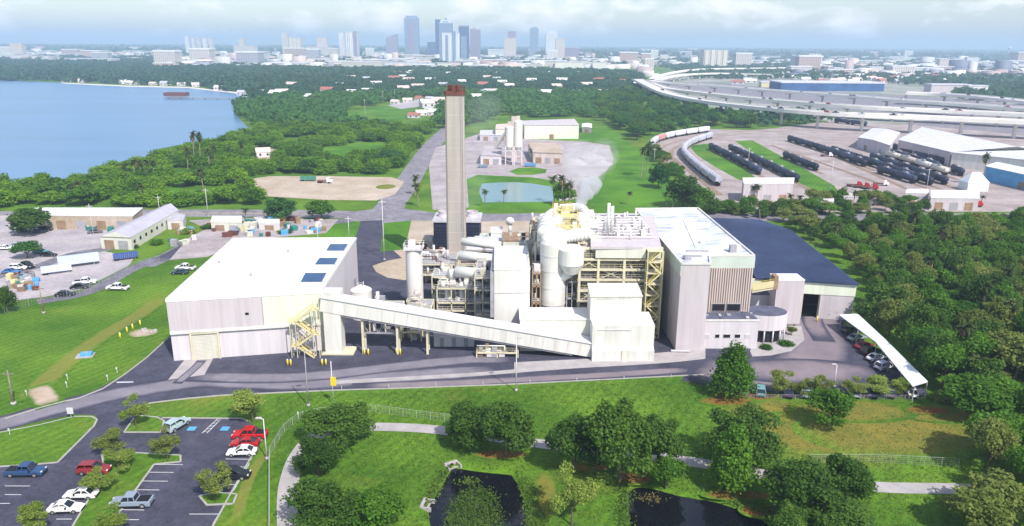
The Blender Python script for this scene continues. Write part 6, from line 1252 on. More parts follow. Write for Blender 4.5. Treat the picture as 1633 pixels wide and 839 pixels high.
shed('rail_warehouse', 'long blue walled building at the right edge of the rail yard', [(1570, 265), (1700, 293), (1720, 285), (1590, 259)], 7, 0, 'blue_paint', 'white_roof', 'warehouse', 1)
shed('depot', 'low white roofed depot in front of the rail yard', [(1484, 316), (1562, 317), (1562, 304), (1484, 304)], 5, 0, 'lavender_wall', 'white_roof', 'depot', 3)
shed('depot', 'small pale depot left of the low white roofed one', [(1444, 308), (1482, 309), (1480, 302), (1446, 302)], 4, 0, 'lavender_wall', 'white_roof', 'depot', 2)
shed('street_wall_shed', 'long lavender shed between the rail yard trees and street', [(1276, 322), (1330, 322), (1330, 316), (1276, 316)], 3.5, 0, 'lavender_wall', 'pale_wall', 'shed', 2)
shed('street_wall_shed', 'low pale shed behind the palms left of the red trucks', [(1340, 314), (1392, 316), (1392, 309), (1340, 308)], 3.5, 0, 'pale_wall', 'lavender_wall', 'shed', 2)
p = G(1551, 303); t = thing('marquee_tent', 'pale blue white peaked tent beside the depot', 'tent', (p.x, p.y, 0)); recalc(MB().add([(p.x - 5, p.y - 4, 4), (p.x + 5, p.y - 4, 4), (p.x + 5, p.y + 4, 4), (p.x - 5, p.y + 4, 4), (p.x - 1.5, p.y, 8.4), (p.x + 2.2, p.y, 8.4)], [(0, 1, 5, 4), (1, 2, 5), (2, 3, 4, 5), (3, 0, 4)]).build('roof', 'canopy', t)); MB().box(p.x - 4.8, p.y - 3.8, 0, p.x + 4.8, p.y + 3.8, 4).build('side_wall', 'canopy', t)
# concrete plant silos
for i, (px, lab) in enumerate(((812, 'left white concrete plant silo on tall legs'), (826, 'right white concrete plant silo on tall legs'))):
    p = G(px, 263); zt = TOP(p.x, p.y, 203 if i == 0 else 194); t = thing('concrete_silo', lab, 'silo', (p.x, p.y, 0)); MB().lathe((p.x, p.y), [(.6, 7), (2.4, 10), (2.4, zt), (1.4, zt + .8), (0, zt + 1)], 18).build('shell', 'white_metal', t, True); lg = MB()
    for dx in (-2, 2):
        for dy in (-2, 2): lg.beam((p.x + dx, p.y + dy, 0), (p.x + dx, p.y + dy, 10.5), .5)
    lg.beam((p.x - 2, p.y - 2, 8), (p.x + 2, p.y - 2, 8), .5); lg.beam((p.x - 2, p.y - 2, 5), (p.x + 2, p.y - 2, 5), .3); lg.build('support_leg', 'pale_wall', t); MB().obox((p.x, p.y, zt + .8), (1.8, 1.8, 2.2)).build('filter_box', 'tan_rib', t)
p = G(820, 258); t = thing('loading_tower', 'pinkish loading tower between and behind the concrete silos', 'tower', (p.x, p.y + 4, 0)); zt = TOP(p.x, p.y + 4, 186); MB().obox((p.x, p.y + 4, 0), (3.4, 3.4, zt)).build('casing', 'tan_rib', t); MB().beam((p.x, p.y + 4, zt - 1), (p.x - 12, p.y + 14, 4), 1.2).build('belt', 'cream', t)
def heap(px, py, r, h, label, m='rock', seed=0):
    p = G(px, py); t = thing('spoil_heap', label, 'heap', (p.x, p.y, 0)); rng = random.Random(seed); V = [(p.x, p.y, h)]; Fc = []; n = 18
    for k, (f, zz) in enumerate(((.3, .82), (.6, .45), (.85, .14), (1., -.05))):
        for i in range(n): a = 6.283 * i / n; q = f * rng.uniform(.85, 1.15); V.append((p.x + r * q * math.cos(a), p.y + r * .8 * q * math.sin(a), h * zz * rng.uniform(.8, 1.2)))
    Fc = [(0, 1 + i, 1 + (i + 1) % n) for i in range(n)] + [(1 + k * n + i, 1 + k * n + n + i, 1 + k * n + n + (i + 1) % n, 1 + k * n + (i + 1) % n) for k in range(3) for i in range(n)]; MB().add(V, Fc).build('heap', m, t)
for a in ((915, 262, 9, 3.5, 'grey aggregate heap in the middle of the concrete yard'), (940, 252, 10, 4, 'pale aggregate heap at the right of the concrete yard'), (955, 240, 8, 3, 'pinkish aggregate heap at the edge of the lawn'), (885, 236, 7, 3.5, 'small aggregate heap behind the pink building'), (960, 262, 7, 2.5, 'low aggregate heap at the lawn corner'), (930, 280, 6, 2, 'low grey heap near the smoke')): heap(*a, m='gravel', seed=int(a[0]))
# storage-lot junk: machines, pallets, crates, each by itself
rj = random.Random(9)
JUNK = [('crate', 'crate'), ('pallet_stack', 'pallet stack'), ('steel_drum', 'drum'), ('skip', 'skip')]
def junk_at(i, p, near):
    k = rj.choice(JUNK); colm = rj.choice(('brown', 'steel_grey', 'rust_red', 'pale_wall', 'teal', 'blue_paint', 'cream', 'steel_yellow')); word = {'brown': 'brown', 'steel_grey': 'grey', 'rust_red': 'rusty', 'pale_wall': 'white', 'teal': 'teal', 'blue_paint': 'blue', 'cream': 'cream', 'steel_yellow': 'yellow'}[colm]
    lab = f'{word} {k[1]} among the stored goods {near}'; t = thing(k[0], lab, k[1], (p.x, p.y, 0), f'{word} {k[1]}s {near}'); rz = rj.uniform(0, 3); s = rj.uniform(1.2, 2.6)
    if k[0] == 'steel_drum': MB().cyl((p.x, p.y, 0), (p.x, p.y, 1.3), .6, n=12).build('barrel', colm, t); MB().cyl((p.x, p.y, 1.3), (p.x, p.y, 1.36), .55, n=12).build('lid', 'steel_grey', t)
    elif k[0] == 'skip': w = [(-1.8, -1, 1.5), (1.8, -1, 1.5), (1.8, 1, 1.5), (-1.8, 1, 1.5), (-1.2, -.8, 0), (1.2, -.8, 0), (1.2, .8, 0), (-1.2, .8, 0)]; c_, s_ = math.cos(rz), math.sin(rz); MB().add([(p.x + x * c_ - y * s_, p.y + x * s_ + y * c_, z) for x, y, z in w], [(4, 5, 1, 0), (5, 6, 2, 1), (6, 7, 3, 2), (7, 4, 0, 3), (7, 6, 5, 4)]).build('bin', colm, t)
    else:
        for j in range(rj.randint(2, 4)): MB().obox((p.x, p.y, j * .55), (s, s * .8, .5), rz + rj.uniform(-.1, .1)).build('layer' if k[0] == 'pallet_stack' else 'box', colm, t)
for i in range(70):
    u = rj.random(); px = 270 + u * 250; py = 352 + rj.uniform(0, 26) + max(0, (360 - px) * .25)
    if 262 + (px - 262) * .0 < px and abs(py - (412 - (px - 262) * .45)) < 7 and px < 370: continue
    junk_at(i, G(px, py), 'of the storage lot')
for i in range(30): junk_at(i, G(rj.uniform(14, 60), rj.uniform(444, 464)), 'in the lower left yard')
for i in range(16): junk_at(i, G(rj.uniform(130, 180), rj.uniform(352, 372)), 'before the tan workshop')
for i in range(46): junk_at(i, Vector((rj.uniform(-30, 14), rj.uniform(212, 250), 0)), 'behind the stack')
# ------------------------------------------------------------------ rail yard
def railcar_make(kind):
    r = thing({'tank': 'tank_car', 'hopper': 'hopper_car'}[kind], kind, 'rail car')
    if kind == 'tank':
        b = MB(); b.cyl((-7.2, 0, 2.7), (7.2, 0, 2.7), 1.5, n=16); b.cyl((-7.9, 0, 2.7), (-7.2, 0, 2.7), .9, 1.5, 16); b.cyl((7.2, 0, 2.7), (7.9, 0, 2.7), 1.5, .9, 16); o = b.build('tank', 'painted', r, True); o['paint'] = 1
        MB().cyl((0, 0, 4.0), (0, 0, 4.8), .7, n=12).build('dome', 'steel_grey', r, True); w = MB().box(-2.2, -.7, 4.16, 2.2, .7, 4.22); railing(w, [(-2.2, -.7, 4.2), (2.2, -.7, 4.2)], .9, 1.2); w.build('catwalk', 'steel_grey', r); MB().box(-8.2, -1.1, 1.0, 8.2, 1.1, 1.25).build('underframe', 'dark', r)
    else:
        o = loft([[(x, -1.5, 1.5 if abs(x) < 6.6 else 2.3), (x, -1.55, 3.6), (x, -1.3, 4.3), (x, -.5, 4.65), (x, .5, 4.65), (x, 1.3, 4.3), (x, 1.55, 3.6), (x, 1.5, 1.5 if abs(x) < 6.6 else 2.3)] for x in (-7.8, -6.5, 0, 6.5, 7.8)]); o = recalc(o.build('body', 'painted', r)); o['paint'] = 1; w = MB().box(-7.4, -.35, 4.66, 7.4, .35, 4.76); w.build('roof_hatch', 'lavender_shade', r); rb = MB()
        for k in range(9):
            for y in (-1.58, 1.58): rb.box(-7 + k * 1.72, y - .05, 1.6, -6.88 + k * 1.72, y + .05, 4.0)
        rb.build('rib', 'lavender_shade', r); MB().box(-8.1, -1.0, 1.0, 8.1, 1.0, 1.3).build('underframe', 'dark', r)
    for x in (-5.8, 5.8):
        t = MB().box(x - 1.3, -1.05, .35, x + 1.3, 1.05, .8).build('bogie', 'dark', r); wh = MB()
        for dx in (-.85, .85):
            for y in (-.75, .75): wh.cyl((x + dx, y - .06, .45), (x + dx, y + .06, .45), .45, n=12)
        wh.build('wheelset', 'tyre', t)
    return r
RC = {k: Proto(lambda k=k: railcar_make(k)) for k in ('tank', 'hopper')}
TRACKS = MB(); SLEEP = MB()
def train(line, kind, cols, label, group, z=.06):
    P = smooth_line(GP(line), 8); s = resample(P, 16.7)
    for sgn in (-1, 1):
        for a, b in zip(P, P[1:]):
            d = (b - a).normalized(); n = Vector((-d.y, d.x, 0)) * .72 * sgn; TRACKS.beam(a + n + Vector((0, 0, .13)), b + n + Vector((0, 0, .13)), .09, .16)
    SLEEP.ribbon(P, 2.6, .105 + .0006 * len(SLEEP.f) ** .5)
    for i, (a, b) in enumerate(zip(s, s[1:])):
        c = (a + b) / 2; d = b - a; RC[kind].put((c.x, c.y, .12), math.atan2(d.y, d.x), 1., label, 'rail car', group, cols[i % len(cols)])
BLK = [(.025, .03, .06), (.04, .05, .10), (.018, .022, .05), (.03, .05, .085)]
train([(1043, 243), (1040, 234), (1048, 227), (1077, 219), (1130, 211)], 'hopper', [(.62, .62, .70), (.66, .66, .70), (.62, .62, .70), (.55, .25, .22), (.62, .62, .68)], 'covered hopper car of the outer curved train left of the rail yard', 'hopper cars of the outer curved train')
train([(1146, 298), (1116, 275), (1094, 254), (1090, 243), (1105, 231), (1140, 219)], 'hopper', [(.46, .46, .56), (.50, .50, .60), (.44, .45, .55)], 'grey hopper car of the inner curved train left of the grass strip', 'hopper cars of the inner curved train')
for line, lab in (([(1132, 238), (1170, 257), (1220, 285)], 'first row left of the green strip'), ([(1163, 240), (1220, 266), (1290, 302)], 'second row along the green strip'), ([(1257, 225), (1320, 245), (1396, 273)], 'long middle row, upper half'), ([(1399, 276), (1440, 288), (1480, 301)], 'long middle row, lower half'), ([(1250, 252), (1312, 278)], 'short row behind the green strip'), ([(1326, 243), (1400, 268), (1500, 302)], 'close middle row in the yard'), ([(1400, 243), (1450, 257), (1512, 275)], 'row between the tan cars and the warehouse row'), ([(1388, 255), (1460, 279), (1532, 304)], 'row beside the tan tank cars'), ([(1396, 233), (1450, 248), (1520, 268)], 'row along the big warehouse'), ([(1518, 274), (1545, 288)], 'short row at the corner of the white warehouse'), ([(1330, 196), (1400, 204)], 'row under the highway viaduct')):
    train(line, 'tank', BLK, f'black tank car of the {lab}', f'tank cars of the {lab}')
train([(1412, 251), (1470, 268), (1528, 287)], 'tank', [(.62, .58, .52), (.55, .48, .42), (.68, .66, .62)], 'tan tank car of the pale row in the rail yard', 'tan tank cars of the rail yard')
for line in ([(1060, 260), (1052, 245), (1062, 232), (1100, 222), (1200, 208), (1330, 200)], [(1150, 312), (1085, 262), (1070, 246), (1090, 230), (1180, 214), (1330, 206)], [(1300, 236), (1420, 290), (1470, 312)], [(1230, 232), (1400, 292)]):
    P = smooth_line(GP(line), 8); SLEEP.ribbon(P, 2.6, .105 + .0006 * len(SLEEP.f) ** .5)
    for sgn in (-1, 1):
        for a, b in zip(P, P[1:]): d = (b - a).normalized(); n = Vector((-d.y, d.x, 0)) * .72 * sgn; TRACKS.beam(a + n + Vector((0, 0, .13)), b + n + Vector((0, 0, .13)), .09, .16)
struct(TRACKS.build('railway_track', 'steel_grey')); struct(SLEEP.build('railway_track', 'brown'))
# ------------------------------------------------------------------ highway viaducts
def viaduct(label, line, zd, w, piers=36., hh=True):
    P = smooth_line([G(a, b, z) for (a, b), z in zip(line, zd)] if isinstance(zd, (list, tuple)) else GP(line, zd), 6); t = thing('highway_viaduct', label, 'viaduct', (P[0].x, P[0].y, 0)); dk, sd_, rd, ln = MB(), MB(), MB(), MB()
    nrm = []
    for i in range(len(P)): d = P[min(i + 1, len(P) - 1)] - P[max(i - 1, 0)]; d.z = 0; d.normalize(); nrm.append(Vector((-d.y, d.x, 0)))
    def band(m, o0, o1, h0, h1):
        for i in range(len(P) - 1):
            v = []
            for k in (i, i + 1):
                for o, h in ((o0, h0), (o1, h0), (o1, h1), (o0, h1)): v.append(P[k] + nrm[k] * o + Vector((0, 0, h)))
            m.add(v, [(0, 1, 5, 4), (1, 2, 6, 5), (2, 3, 7, 6), (3, 0, 4, 7)])
    band(dk, -w / 2, w / 2, -1.5, 0); band(sd_, -w / 2 - .3, -w / 2, -1.6, 1.1); s2_ = MB(); band(s2_, w / 2, w / 2 + .3, -1.6, 1.1); recalc(s2_.build('parapet', 'parapet', t))
    recalc(dk.build('deck', 'deck', t)); recalc(sd_.build('parapet', 'parapet', t))
    for o in (-w / 6, w / 6): ln.ribbon([p + n * o for p, n in zip(P, nrm)], .2); 
    for i in range(len(ln.v)): ln.v[i] = (ln.v[i][0], ln.v[i][1], ln.v[i][2] + .03)
    ln.build('lane_line', 'paint_white', t)
    for q in resample(P, piers)[:90]:
        if q.z < 3: continue
        MB().obox((q.x, q.y, 0), (2.0, 2.0, q.z - 2.8)).build('pier', 'parapet', t)
        k = min(range(len(P)), key=lambda i: (P[i] - q).length); n = nrm[k]; MB().beam(q - n * w * .42 + Vector((0, 0, -2.2)), q + n * w * .42 + Vector((0, 0, -2.2)), 2.0, 1.3).build('pier_cap', 'parapet', t)
    return P
D1 = viaduct('front highway viaduct on tall pale piers above the rail yard', [(1016, 126), (1040, 138), (1070, 150), (1120, 160), (1200, 170), (1330, 181), (1480, 187), (1660, 195), (1900, 206)], 12.5, 16, 34)
D2 = viaduct('second highway viaduct just behind the front one', [(1030, 130), (1060, 140), (1130, 149), (1240, 160), (1380, 171), (1520, 177), (1660, 184), (1900, 196)], 11., 17, 40)
D3 = viaduct('middle highway viaduct with a long gentle curve', [(1036, 128), (1070, 133), (1150, 138), (1240, 145), (1330, 151), (1440, 160), (1560, 168), (1680, 177), (1900, 192)], 11.5, 18, 44)
D4 = viaduct('highway ramp curving away to the right behind the others', [(1040, 126), (1060, 119), (1090, 113), (1130, 110), (1200, 109), (1270, 108)], 10., 10, 50)
D5 = viaduct('wide pale highway ramp at the right edge before the lavender warehouse', [(1445, 148), (1500, 150), (1560, 154), (1640, 162), (1760, 174)], 13., 22, 40)
D6 = viaduct('inner highway ramp looping around the tree patch', [(1040, 131), (1062, 124), (1095, 119), (1150, 117), (1230, 119)], 9., 9, 50)
rc = random.Random(2)
for D, off_, n, lab in ((D1, 2.5, 10, 'small car driving on the front highway viaduct'), (D2, 2, 9, 'small car driving on the second highway viaduct'), (D3, -2, 9, 'small car driving on the middle highway viaduct'), (D5, 4, 6, 'small car driving on the wide pale highway ramp')):
    for i in range(n):
        k = rc.randrange(6, max(8, int(len(D) * .8))); a, b = D[k], D[min(k + 1, len(D) - 1)]; d = (b - a).normalized(); nn = Vector((-d.y, d.x, 0)); q = a.lerp(b, rc.random()) + nn * off_; CAR[rc.choice(('sedan', 'suv', 'pickup'))].put((q.x, q.y, q.z + .02), math.atan2(d.y, d.x), 1., lab, 'car', lab.replace('small car', 'cars'), rc.choice((WHITE, BLACK, SILV, RED, BLUE)))
# ------------------------------------------------------------------ far city
window_mat('tower_glass', (.30, .38, .50), (.06, .12, .24), 3.4, 4.); window_mat('tower_dark', (.10, .16, .27), (.03, .07, .15), 3.0, 4.); window_mat('tower_cream', (.66, .58, .52), (.26, .24, .26), 4.4, 3.6, .5)
window_mat('tower_white', (.72, .72, .74), (.30, .34, .42), 5., 3.4, .5); window_mat('tower_mauve', (.34, .29, .38), (.13, .12, .20), 4., 4., .4); window_mat('low_windows', (.60, .56, .54), (.22, .23, .27), 5., 3.8, .55); window_mat('slab_white', (.74, .74, .78), (.12, .16, .24), 7.5, 3.4, .45)
def tower(name, label, x0, x1, ytop, ybase, m, depth=.8, parts=(), cat='tower'):
    a, b = G(x0, ybase), G(x1, ybase); w = b.x - a.x; dp = max(14., abs(w) * depth); t = thing(name, label, cat, (a.x, a.y, 0)); h = TOP((a.x + b.x) / 2, a.y, ytop)
    MB().box(a.x, a.y, 0, b.x, a.y + dp, h).build('wall', m, t)
    MB().box(a.x - .6, a.y - .6, h, b.x + .6, a.y + dp + .6, h + 1.6).build('roof', 'grey_roof', t)
    for kind, f0, f1, yt, mm in parts:
        hh = TOP((a.x + b.x) / 2, a.y, yt); xa, xb = a.x + w * f0, a.x + w * f1
        if kind == 'crown': MB().box(xa, a.y + dp * .15, h + 1.6, xb, a.y + dp * .85, hh).build('crown', mm, t)
        elif kind == 'gable': z0 = h + 1.6; MB().prism([(xa, a.y), (xb, a.y), (xb, a.y + dp), (xa, a.y + dp)], z0, hh, [z0 + .1, hh, hh, z0 + .1]).build('crown', mm, t)
        elif kind == 'pyramid': MB().add([(xa, a.y, h + 1.6), (xb, a.y, h + 1.6), (xb, a.y + dp, h + 1.6), (xa, a.y + dp, h + 1.6), ((xa + xb) / 2, a.y + dp / 2, hh)], [(0, 1, 4), (1, 2, 4), (2, 3, 4), (3, 0, 4)]).build('crown', mm, t)
        elif kind == 'rib': MB().box(xa, a.y - 1.8, 0, xb, a.y, hh).build('bay', mm, t)
        elif kind == 'mast': MB().cyl((xa, a.y + dp / 2, h), (xa, a.y + dp / 2, hh), 1., .4, 6).build('mast', 'pale_wall', t)
    return t
TW = [('office_tower', 'tallest pale blue tower left of the downtown cluster', 646, 669, 29, 92, 'tower_glass', .8, [('crown', .1, .9, 25, 'tower_glass'), ('rib', .30, .70, 34, 'tower_mauve')]),
      ('office_tower', 'dark blue slab tower hugging the stepped glass tower', 695, 703, 31, 97, 'tower_dark', 1.4, []), ('office_tower', 'stepped glass tower with a peaked top in the middle of downtown', 701, 722, 37, 100, 'tower_glass', 1., [('crown', .1, .9, 32, 'tower_white'), ('pyramid', .2, .8, 27, 'tower_glass')]),
      ('office_tower', 'broad lower glass tower in front of the stepped one', 706, 733, 53, 103, 'tower_white', .8, [('rib', .2, .35, 56, 'tower_glass'), ('rib', .6, .8, 50, 'tower_glass')]), ('office_tower', 'narrow dark blue tower right of the stepped glass tower', 732, 748, 42, 99, 'tower_dark', 1., [('crown', .0, 1., 40.5, 'tower_dark'), ('rib', .2, .8, 58, 'tower_glass')]), ('office_tower', 'mauve tower at the right of the downtown cluster', 750, 766, 47, 96, 'tower_mauve', 1., [('gable', 0, .5, 44.5, 'tower_mauve')]),
      ('office_tower', 'low dark blue block at the left foot of the downtown cluster', 682, 696, 67, 92, 'tower_dark', .8, []), ('office_tower', 'mauve tower with a slanted top left of the tallest one', 616, 635, 60, 88, 'tower_mauve', .9, [('gable', .1, 1, 54, 'tower_mauve')]),
      ('apartment_tower', 'cream tower with a darker upper part right of downtown', 804, 823, 61, 94, 'tower_cream', .8, [('crown', .3, .95, 50, 'tower_mauve'), ('mast', .6, .6, 47, 'x')]), ('office_tower', 'slim blue tower standing alone right of downtown', 845, 858, 45, 90, 'tower_glass', 1., [('crown', .2, .8, 43, 'tower_glass')]), ('office_tower', 'pale white tower fading right of the slim blue one', 870, 888, 55, 90, 'tower_white', .8, [('crown', .1, .9, 49, 'tower_white')]), ('apartment_tower', 'pinkish tower at the right end of the downtown towers', 886, 900, 62, 96, 'tower_cream', .9, []), ('office_tower', 'wide mauve block right of the pinkish tower', 900, 922, 76, 95, 'tower_mauve', .5, []),
      ('apartment_tower', 'white slim tower of the grey and white pair left of downtown', 542, 550, 52, 93, 'tower_white', 1.2, []), ('apartment_tower', 'wide grey and white striped tower left of downtown', 552, 573, 51, 94, 'slab_white', .7, [('rib', .35, .5, 52, 'white_metal'), ('rib', .05, .15, 52, 'white_metal'), ('rib', .7, .95, 50, 'tower_mauve')]),
      ('apartment_tower', 'cream narrow tower joined to the ribbed cream block', 451, 462, 55, 88, 'tower_cream', 1., [('crown', .0, .6, 53, 'tower_cream')]), ('apartment_tower', 'ribbed cream block joined to the narrow cream tower', 462, 484, 61, 89, 'tower_cream', .6, [('rib', .1, .25, 61, 'cream'), ('rib', .4, .55, 61, 'cream'), ('rib', .7, .85, 61, 'cream')]), ('apartment_block', 'wide pinkish block with a small upper tower', 489, 529, 75, 90, 'low_windows', .4, [('crown', .48, .9, 60, 'tower_cream')]),
      ('apartment_tower', 'leftmost white tower of the row of five far left', 297, 304, 58, 87, 'tower_white', 1., []), ('apartment_tower', 'second white tower of the row of five far left', 307, 314, 60, 87, 'slab_white', 1., []), ('apartment_tower', 'middle tower of the row of five far left', 316, 322, 59, 86, 'tower_cream', 1., []), ('apartment_tower', 'fourth tower of the row of five far left', 325, 332, 61, 87, 'tower_white', 1., []), ('apartment_tower', 'rightmost tower of the row of five far left', 335, 342, 61, 86, 'tower_cream', 1., []),
      ('apartment_tower', 'narrow pinkish tower right of the row of five', 383, 392, 61, 88, 'tower_cream', 1., []), ('apartment_block', 'pinkish mid rise block around the narrow pinkish tower', 374, 413, 73, 90, 'low_windows', .4, []), ('apartment_block', 'pink mid rise block near the left edge of the skyline', 19, 42, 70, 93, 'tower_cream', .5, []), ('apartment_tower', 'beige ribbed apartment slab standing behind the highway ramps', 1121, 1157, 81, 109, 'tower_cream', .6, [('rib', .05, .18, 82, 'cream'), ('rib', .3, .43, 80, 'cream'), ('rib', .56, .69, 82, 'cream'), ('rib', .8, .95, 80, 'cream'), ('mast', .5, .5, 76, 'x')])]
for a in TW: tower(*a)
LOWB = [('long white warehouse roof beyond the left shore woods', 262, 396, 98, 104, 'slab_white'), ('long pale warehouse left of downtown', 420, 492, 101, 108, 'white_metal'), ('pale stepped warehouse below the striped tower', 545, 612, 99, 110, 'low_windows'), ('white hall below the tallest tower', 612, 680, 100, 108, 'tower_white'), ('white box hall at the foot of downtown', 698, 718, 101, 111, 'white_metal'), ('dark roofed long hall below downtown', 742, 776, 105, 112, 'tower_cream'), ('white exhibition hall with a dark gap right of downtown', 885, 930, 99.5, 110, 'white_metal'), ('second white exhibition hall right of downtown', 945, 966, 100, 110, 'white_metal'), ('pale hall right of the stack top on the skyline', 838, 864, 103, 110, 'low_windows'),
        ('long pale building on the far left shore', 100, 190, 94, 99, 'low_windows'), ('white building right of the far left shore', 20, 95, 90, 95, 'white_metal'), ('wide white roofed arena with a blue wall behind the highway', 1245, 1400, 133, 145, 'navy_wall'), ('lavender warehouse with a white end wall behind the pale ramp', 1484, 1542, 136, 148, 'lavender_wall'), ('white end block of the lavender warehouse', 1543, 1572, 138, 150, 'white_metal'), ('yellow walled building left of the blue arena', 1214, 1232, 132, 139, 'steel_yellow'), ('pale hospital block on the right skyline', 1497, 1530, 95, 110, 'tower_cream'), ('white hospital tower on the right skyline', 1540, 1556, 92, 108, 'tower_white'), ('long pink block on the right skyline', 1556, 1590, 100, 107, 'low_windows')]
for lab, x0, x1, yt, yb, m in LOWB: tower('city_hall_building' if 'hall' in lab else 'city_building', lab, x0, x1, yt, yb, m, .35, [], 'building')
p = G(1607, 92); t = thing('water_tower', 'white ball water tower far away near the right edge', 'water tower', (p.x, p.y, 0)); zt = TOP(p.x, p.y, 75); MB().cyl((p.x, p.y, 0), (p.x, p.y, zt - 10), 4, 3, 10).build('stem', 'white_metal', t); MB().lathe((p.x, p.y), [(0, zt - 16), (10, zt - 10), (12, zt - 5), (9, zt), (0, zt + 2)], 16).build('tank', 'white_metal', t, True)
def lowb_make():
    r = thing('city_building', 'b', 'building'); o = MB().box(-.5, -.5, 0, .5, .5, .9).build('wall', 'city_facade', r); o['paint'] = 1; MB().box(-.52, -.52, .9, .52, .52, 1.0).build('roof', 'white_roof', r); return r
window_mat('city_facade', (1, 1, 1), (.16, .17, .21), 5., 3.6, .5, .6, True)
LB = Proto(lowb_make); rb_ = random.Random(12); taken = []
def hit(x, y, r): return any(abs(x - a) < (r + c) * .55 and abs(y - b) < max(60, r) for a, b, c in taken)
CITY = [((.74, .74, .76), 'white'), ((.66, .60, .55), 'cream'), ((.58, .42, .38), 'pinkish'), ((.42, .42, .48), 'grey'), ((.50, .36, .30), 'brick toned'), ((.70, .70, .66), 'pale')]
n = 0
while n < 284:
    px = rb_.uniform(-20, 1660); py = (84 + 26 * rb_.random() ** 1.1) + max(0, (px - 1000) / 640) * rb_.uniform(0, 22)
    if px < 250 and py > 97: continue
    if 1020 < px < 1240 and py > 108: continue
    p = G(px, py); w = rb_.uniform(22, 75) * (1 + (p.y - 1800) / 5000); c, cw = rb_.choice(CITY)
    if hit(p.x, p.y, w): continue
    taken.append((p.x, p.y, w)); n += 1; tall_ = rb_.random() < .14; h = rb_.uniform(22, 46) if tall_ else rb_.uniform(7, 17)
    zone = 'left of the downtown towers' if px < 600 else 'around the downtown towers' if px < 930 else 'on the plain right of downtown' if px < 1300 else 'at the right end of the city'
    LB.put((p.x, p.y, 0), 0, (w, w * rb_.uniform(.4, .9), h), f'{cw} {"mid rise" if tall_ else "low flat roofed"} building {zone}', 'building', f'{cw} {"mid rise" if tall_ else "low"} buildings {zone}', c)
def house_make():
    r = thing('house', 'h', 'house'); o = MB().box(-.5, -.5, 0, .5, .5, .55).build('wall', 'pale_wall', r); v = [(-.55, -.55, .53), (.55, -.55, .53), (.55, .55, .53), (-.55, .55, .53), (-.55, 0, 1), (.55, 0, 1)]
    o = recalc(MB().add(v, [(0, 1, 5, 4), (2, 3, 4, 5), (1, 2, 5), (3, 0, 4)]).build('roof', 'painted', r)); o['paint'] = 1; w = MB()
    for x in (-.3, .25): w.box(x, -.52, .18, x + .14, -.495, .4)
    w.build('window', 'glass_dark', r); return r
HS = Proto(house_make); RO = [((.75, .73, .72), 'white roofed'), ((.62, .50, .46), 'tan roofed'), ((.36, .14, .11), 'red roofed'), ((.42, .43, .50), 'grey roofed')]
def house(px, py, zone, s=1., ci=None): p = G(px, py); c, cw = RO[ci] if ci is not None else rb_.choice(RO); HS.put((p.x, p.y, 0), rb_.uniform(-.5, .5), (rb_.uniform(11, 17) * s, rb_.uniform(8, 12) * s, rb_.uniform(6, 8) * (s ** .5)), f'{cw} house {zone}', 'house', f'{cw} houses {zone}', c)
for px, py in ((104, 130), (112, 130.5), (131, 131.5), (166, 132.5), (170, 131), (196, 134), (207, 135), (216, 135), (244, 136), (262, 136.5), (268, 135), (290, 137), (312, 138.5), (350, 143), (362, 140), (376, 132), (385, 152), (400, 158), (410, 155), (420, 150), (432, 146), (395, 164)): house(px, py, 'on the far bay shore', .75, rb_.choice((1, 1, 3, 0)))
for px, py in WOOD_HOUSES: house(px, py, 'in the woods before the city', 1.12, rb_.choice((0, 0, 1, 1, 3, 3, 2)))
for px, py in ((630, 166), (650, 163), (668, 161), (685, 160), (660, 188), (672, 184), (690, 184), (684, 178), (420, 250)): house(px, py, 'around the ball field', .6)
for k in range(150): house(rb_.uniform(1160, 1630), rb_.uniform(104, 134) + 0, 'on the plain behind the highway', 1.2)
p = G(282, 155); t = thing('fishing_pier', 'reddish wooden pier standing in the bay off the far shore', 'pier', (p.x, p.y, 0)); a, b = G(268, 156, 1.5), G(372, 156.5, 1.5); MB().beam(a, b, 3., .4).build('walkway', 'brown', t); MB().obox((p.x, p.y, 1.6), (26, 12, 4.)).build('pier_head', 'rust_red', t)
for q in resample([a, b], 14): MB().cyl((q.x, q.y, -1), (q.x, q.y, 1.5), .5, n=6).build('pile', 'brown', t)
# the rest of the low city, too many to count
def city_mass(n, seed):
    rng = np.random.default_rng(seed); VV, QQ = [], []; cube = np.array([(x, y, z) for z in (0, 1) for x, y in ((-.5, -.5), (.5, -.5), (.5, .5), (-.5, .5))]); fq = np.array([(4, 5, 6, 7), (0, 1, 5, 4), (1, 2, 6, 5), (2, 3, 7, 6), (3, 0, 4, 7)])
    for i in range(n):
        px = rng.uniform(-30, 1670); lo = 79 + (px > 250) * 0 + max(0, (px - 900) / 740) * 4; hi = 91 if px < 260 else 110 if px < 1020 else 126; py = lo + (hi - lo) * rng.uniform(0, 1) ** .8
        if 1040 < px < 1260 and py > 106: continue
        p = G(px, py); w = rng.uniform(12, 34) * (1 + p.y / 9000); s = np.array([w, w * rng.uniform(.4, 1), rng.uniform(5, 15) * (2.2 if rng.uniform() < .06 else 1)]); VV.append(cube * s + np.array([p.x, p.y, 0])); QQ.append(fq + 8 * (len(VV) - 1))
    o = bpy.data.objects.new('distant_city', fast_mesh('distant_city', np.concatenate(VV), np.concatenate(QQ), 'city_mix')); COL.objects.link(o); o['kind'] = 'stuff'
M = bpy.data.materials.new('city_mix'); M.use_nodes = True; nt = M.node_tree; N, L = nt.nodes, nt.links; g = N.new('ShaderNodeNewGeometry'); rp = N.new('ShaderNodeValToRGB'); rp.color_ramp.interpolation = 'CONSTANT'
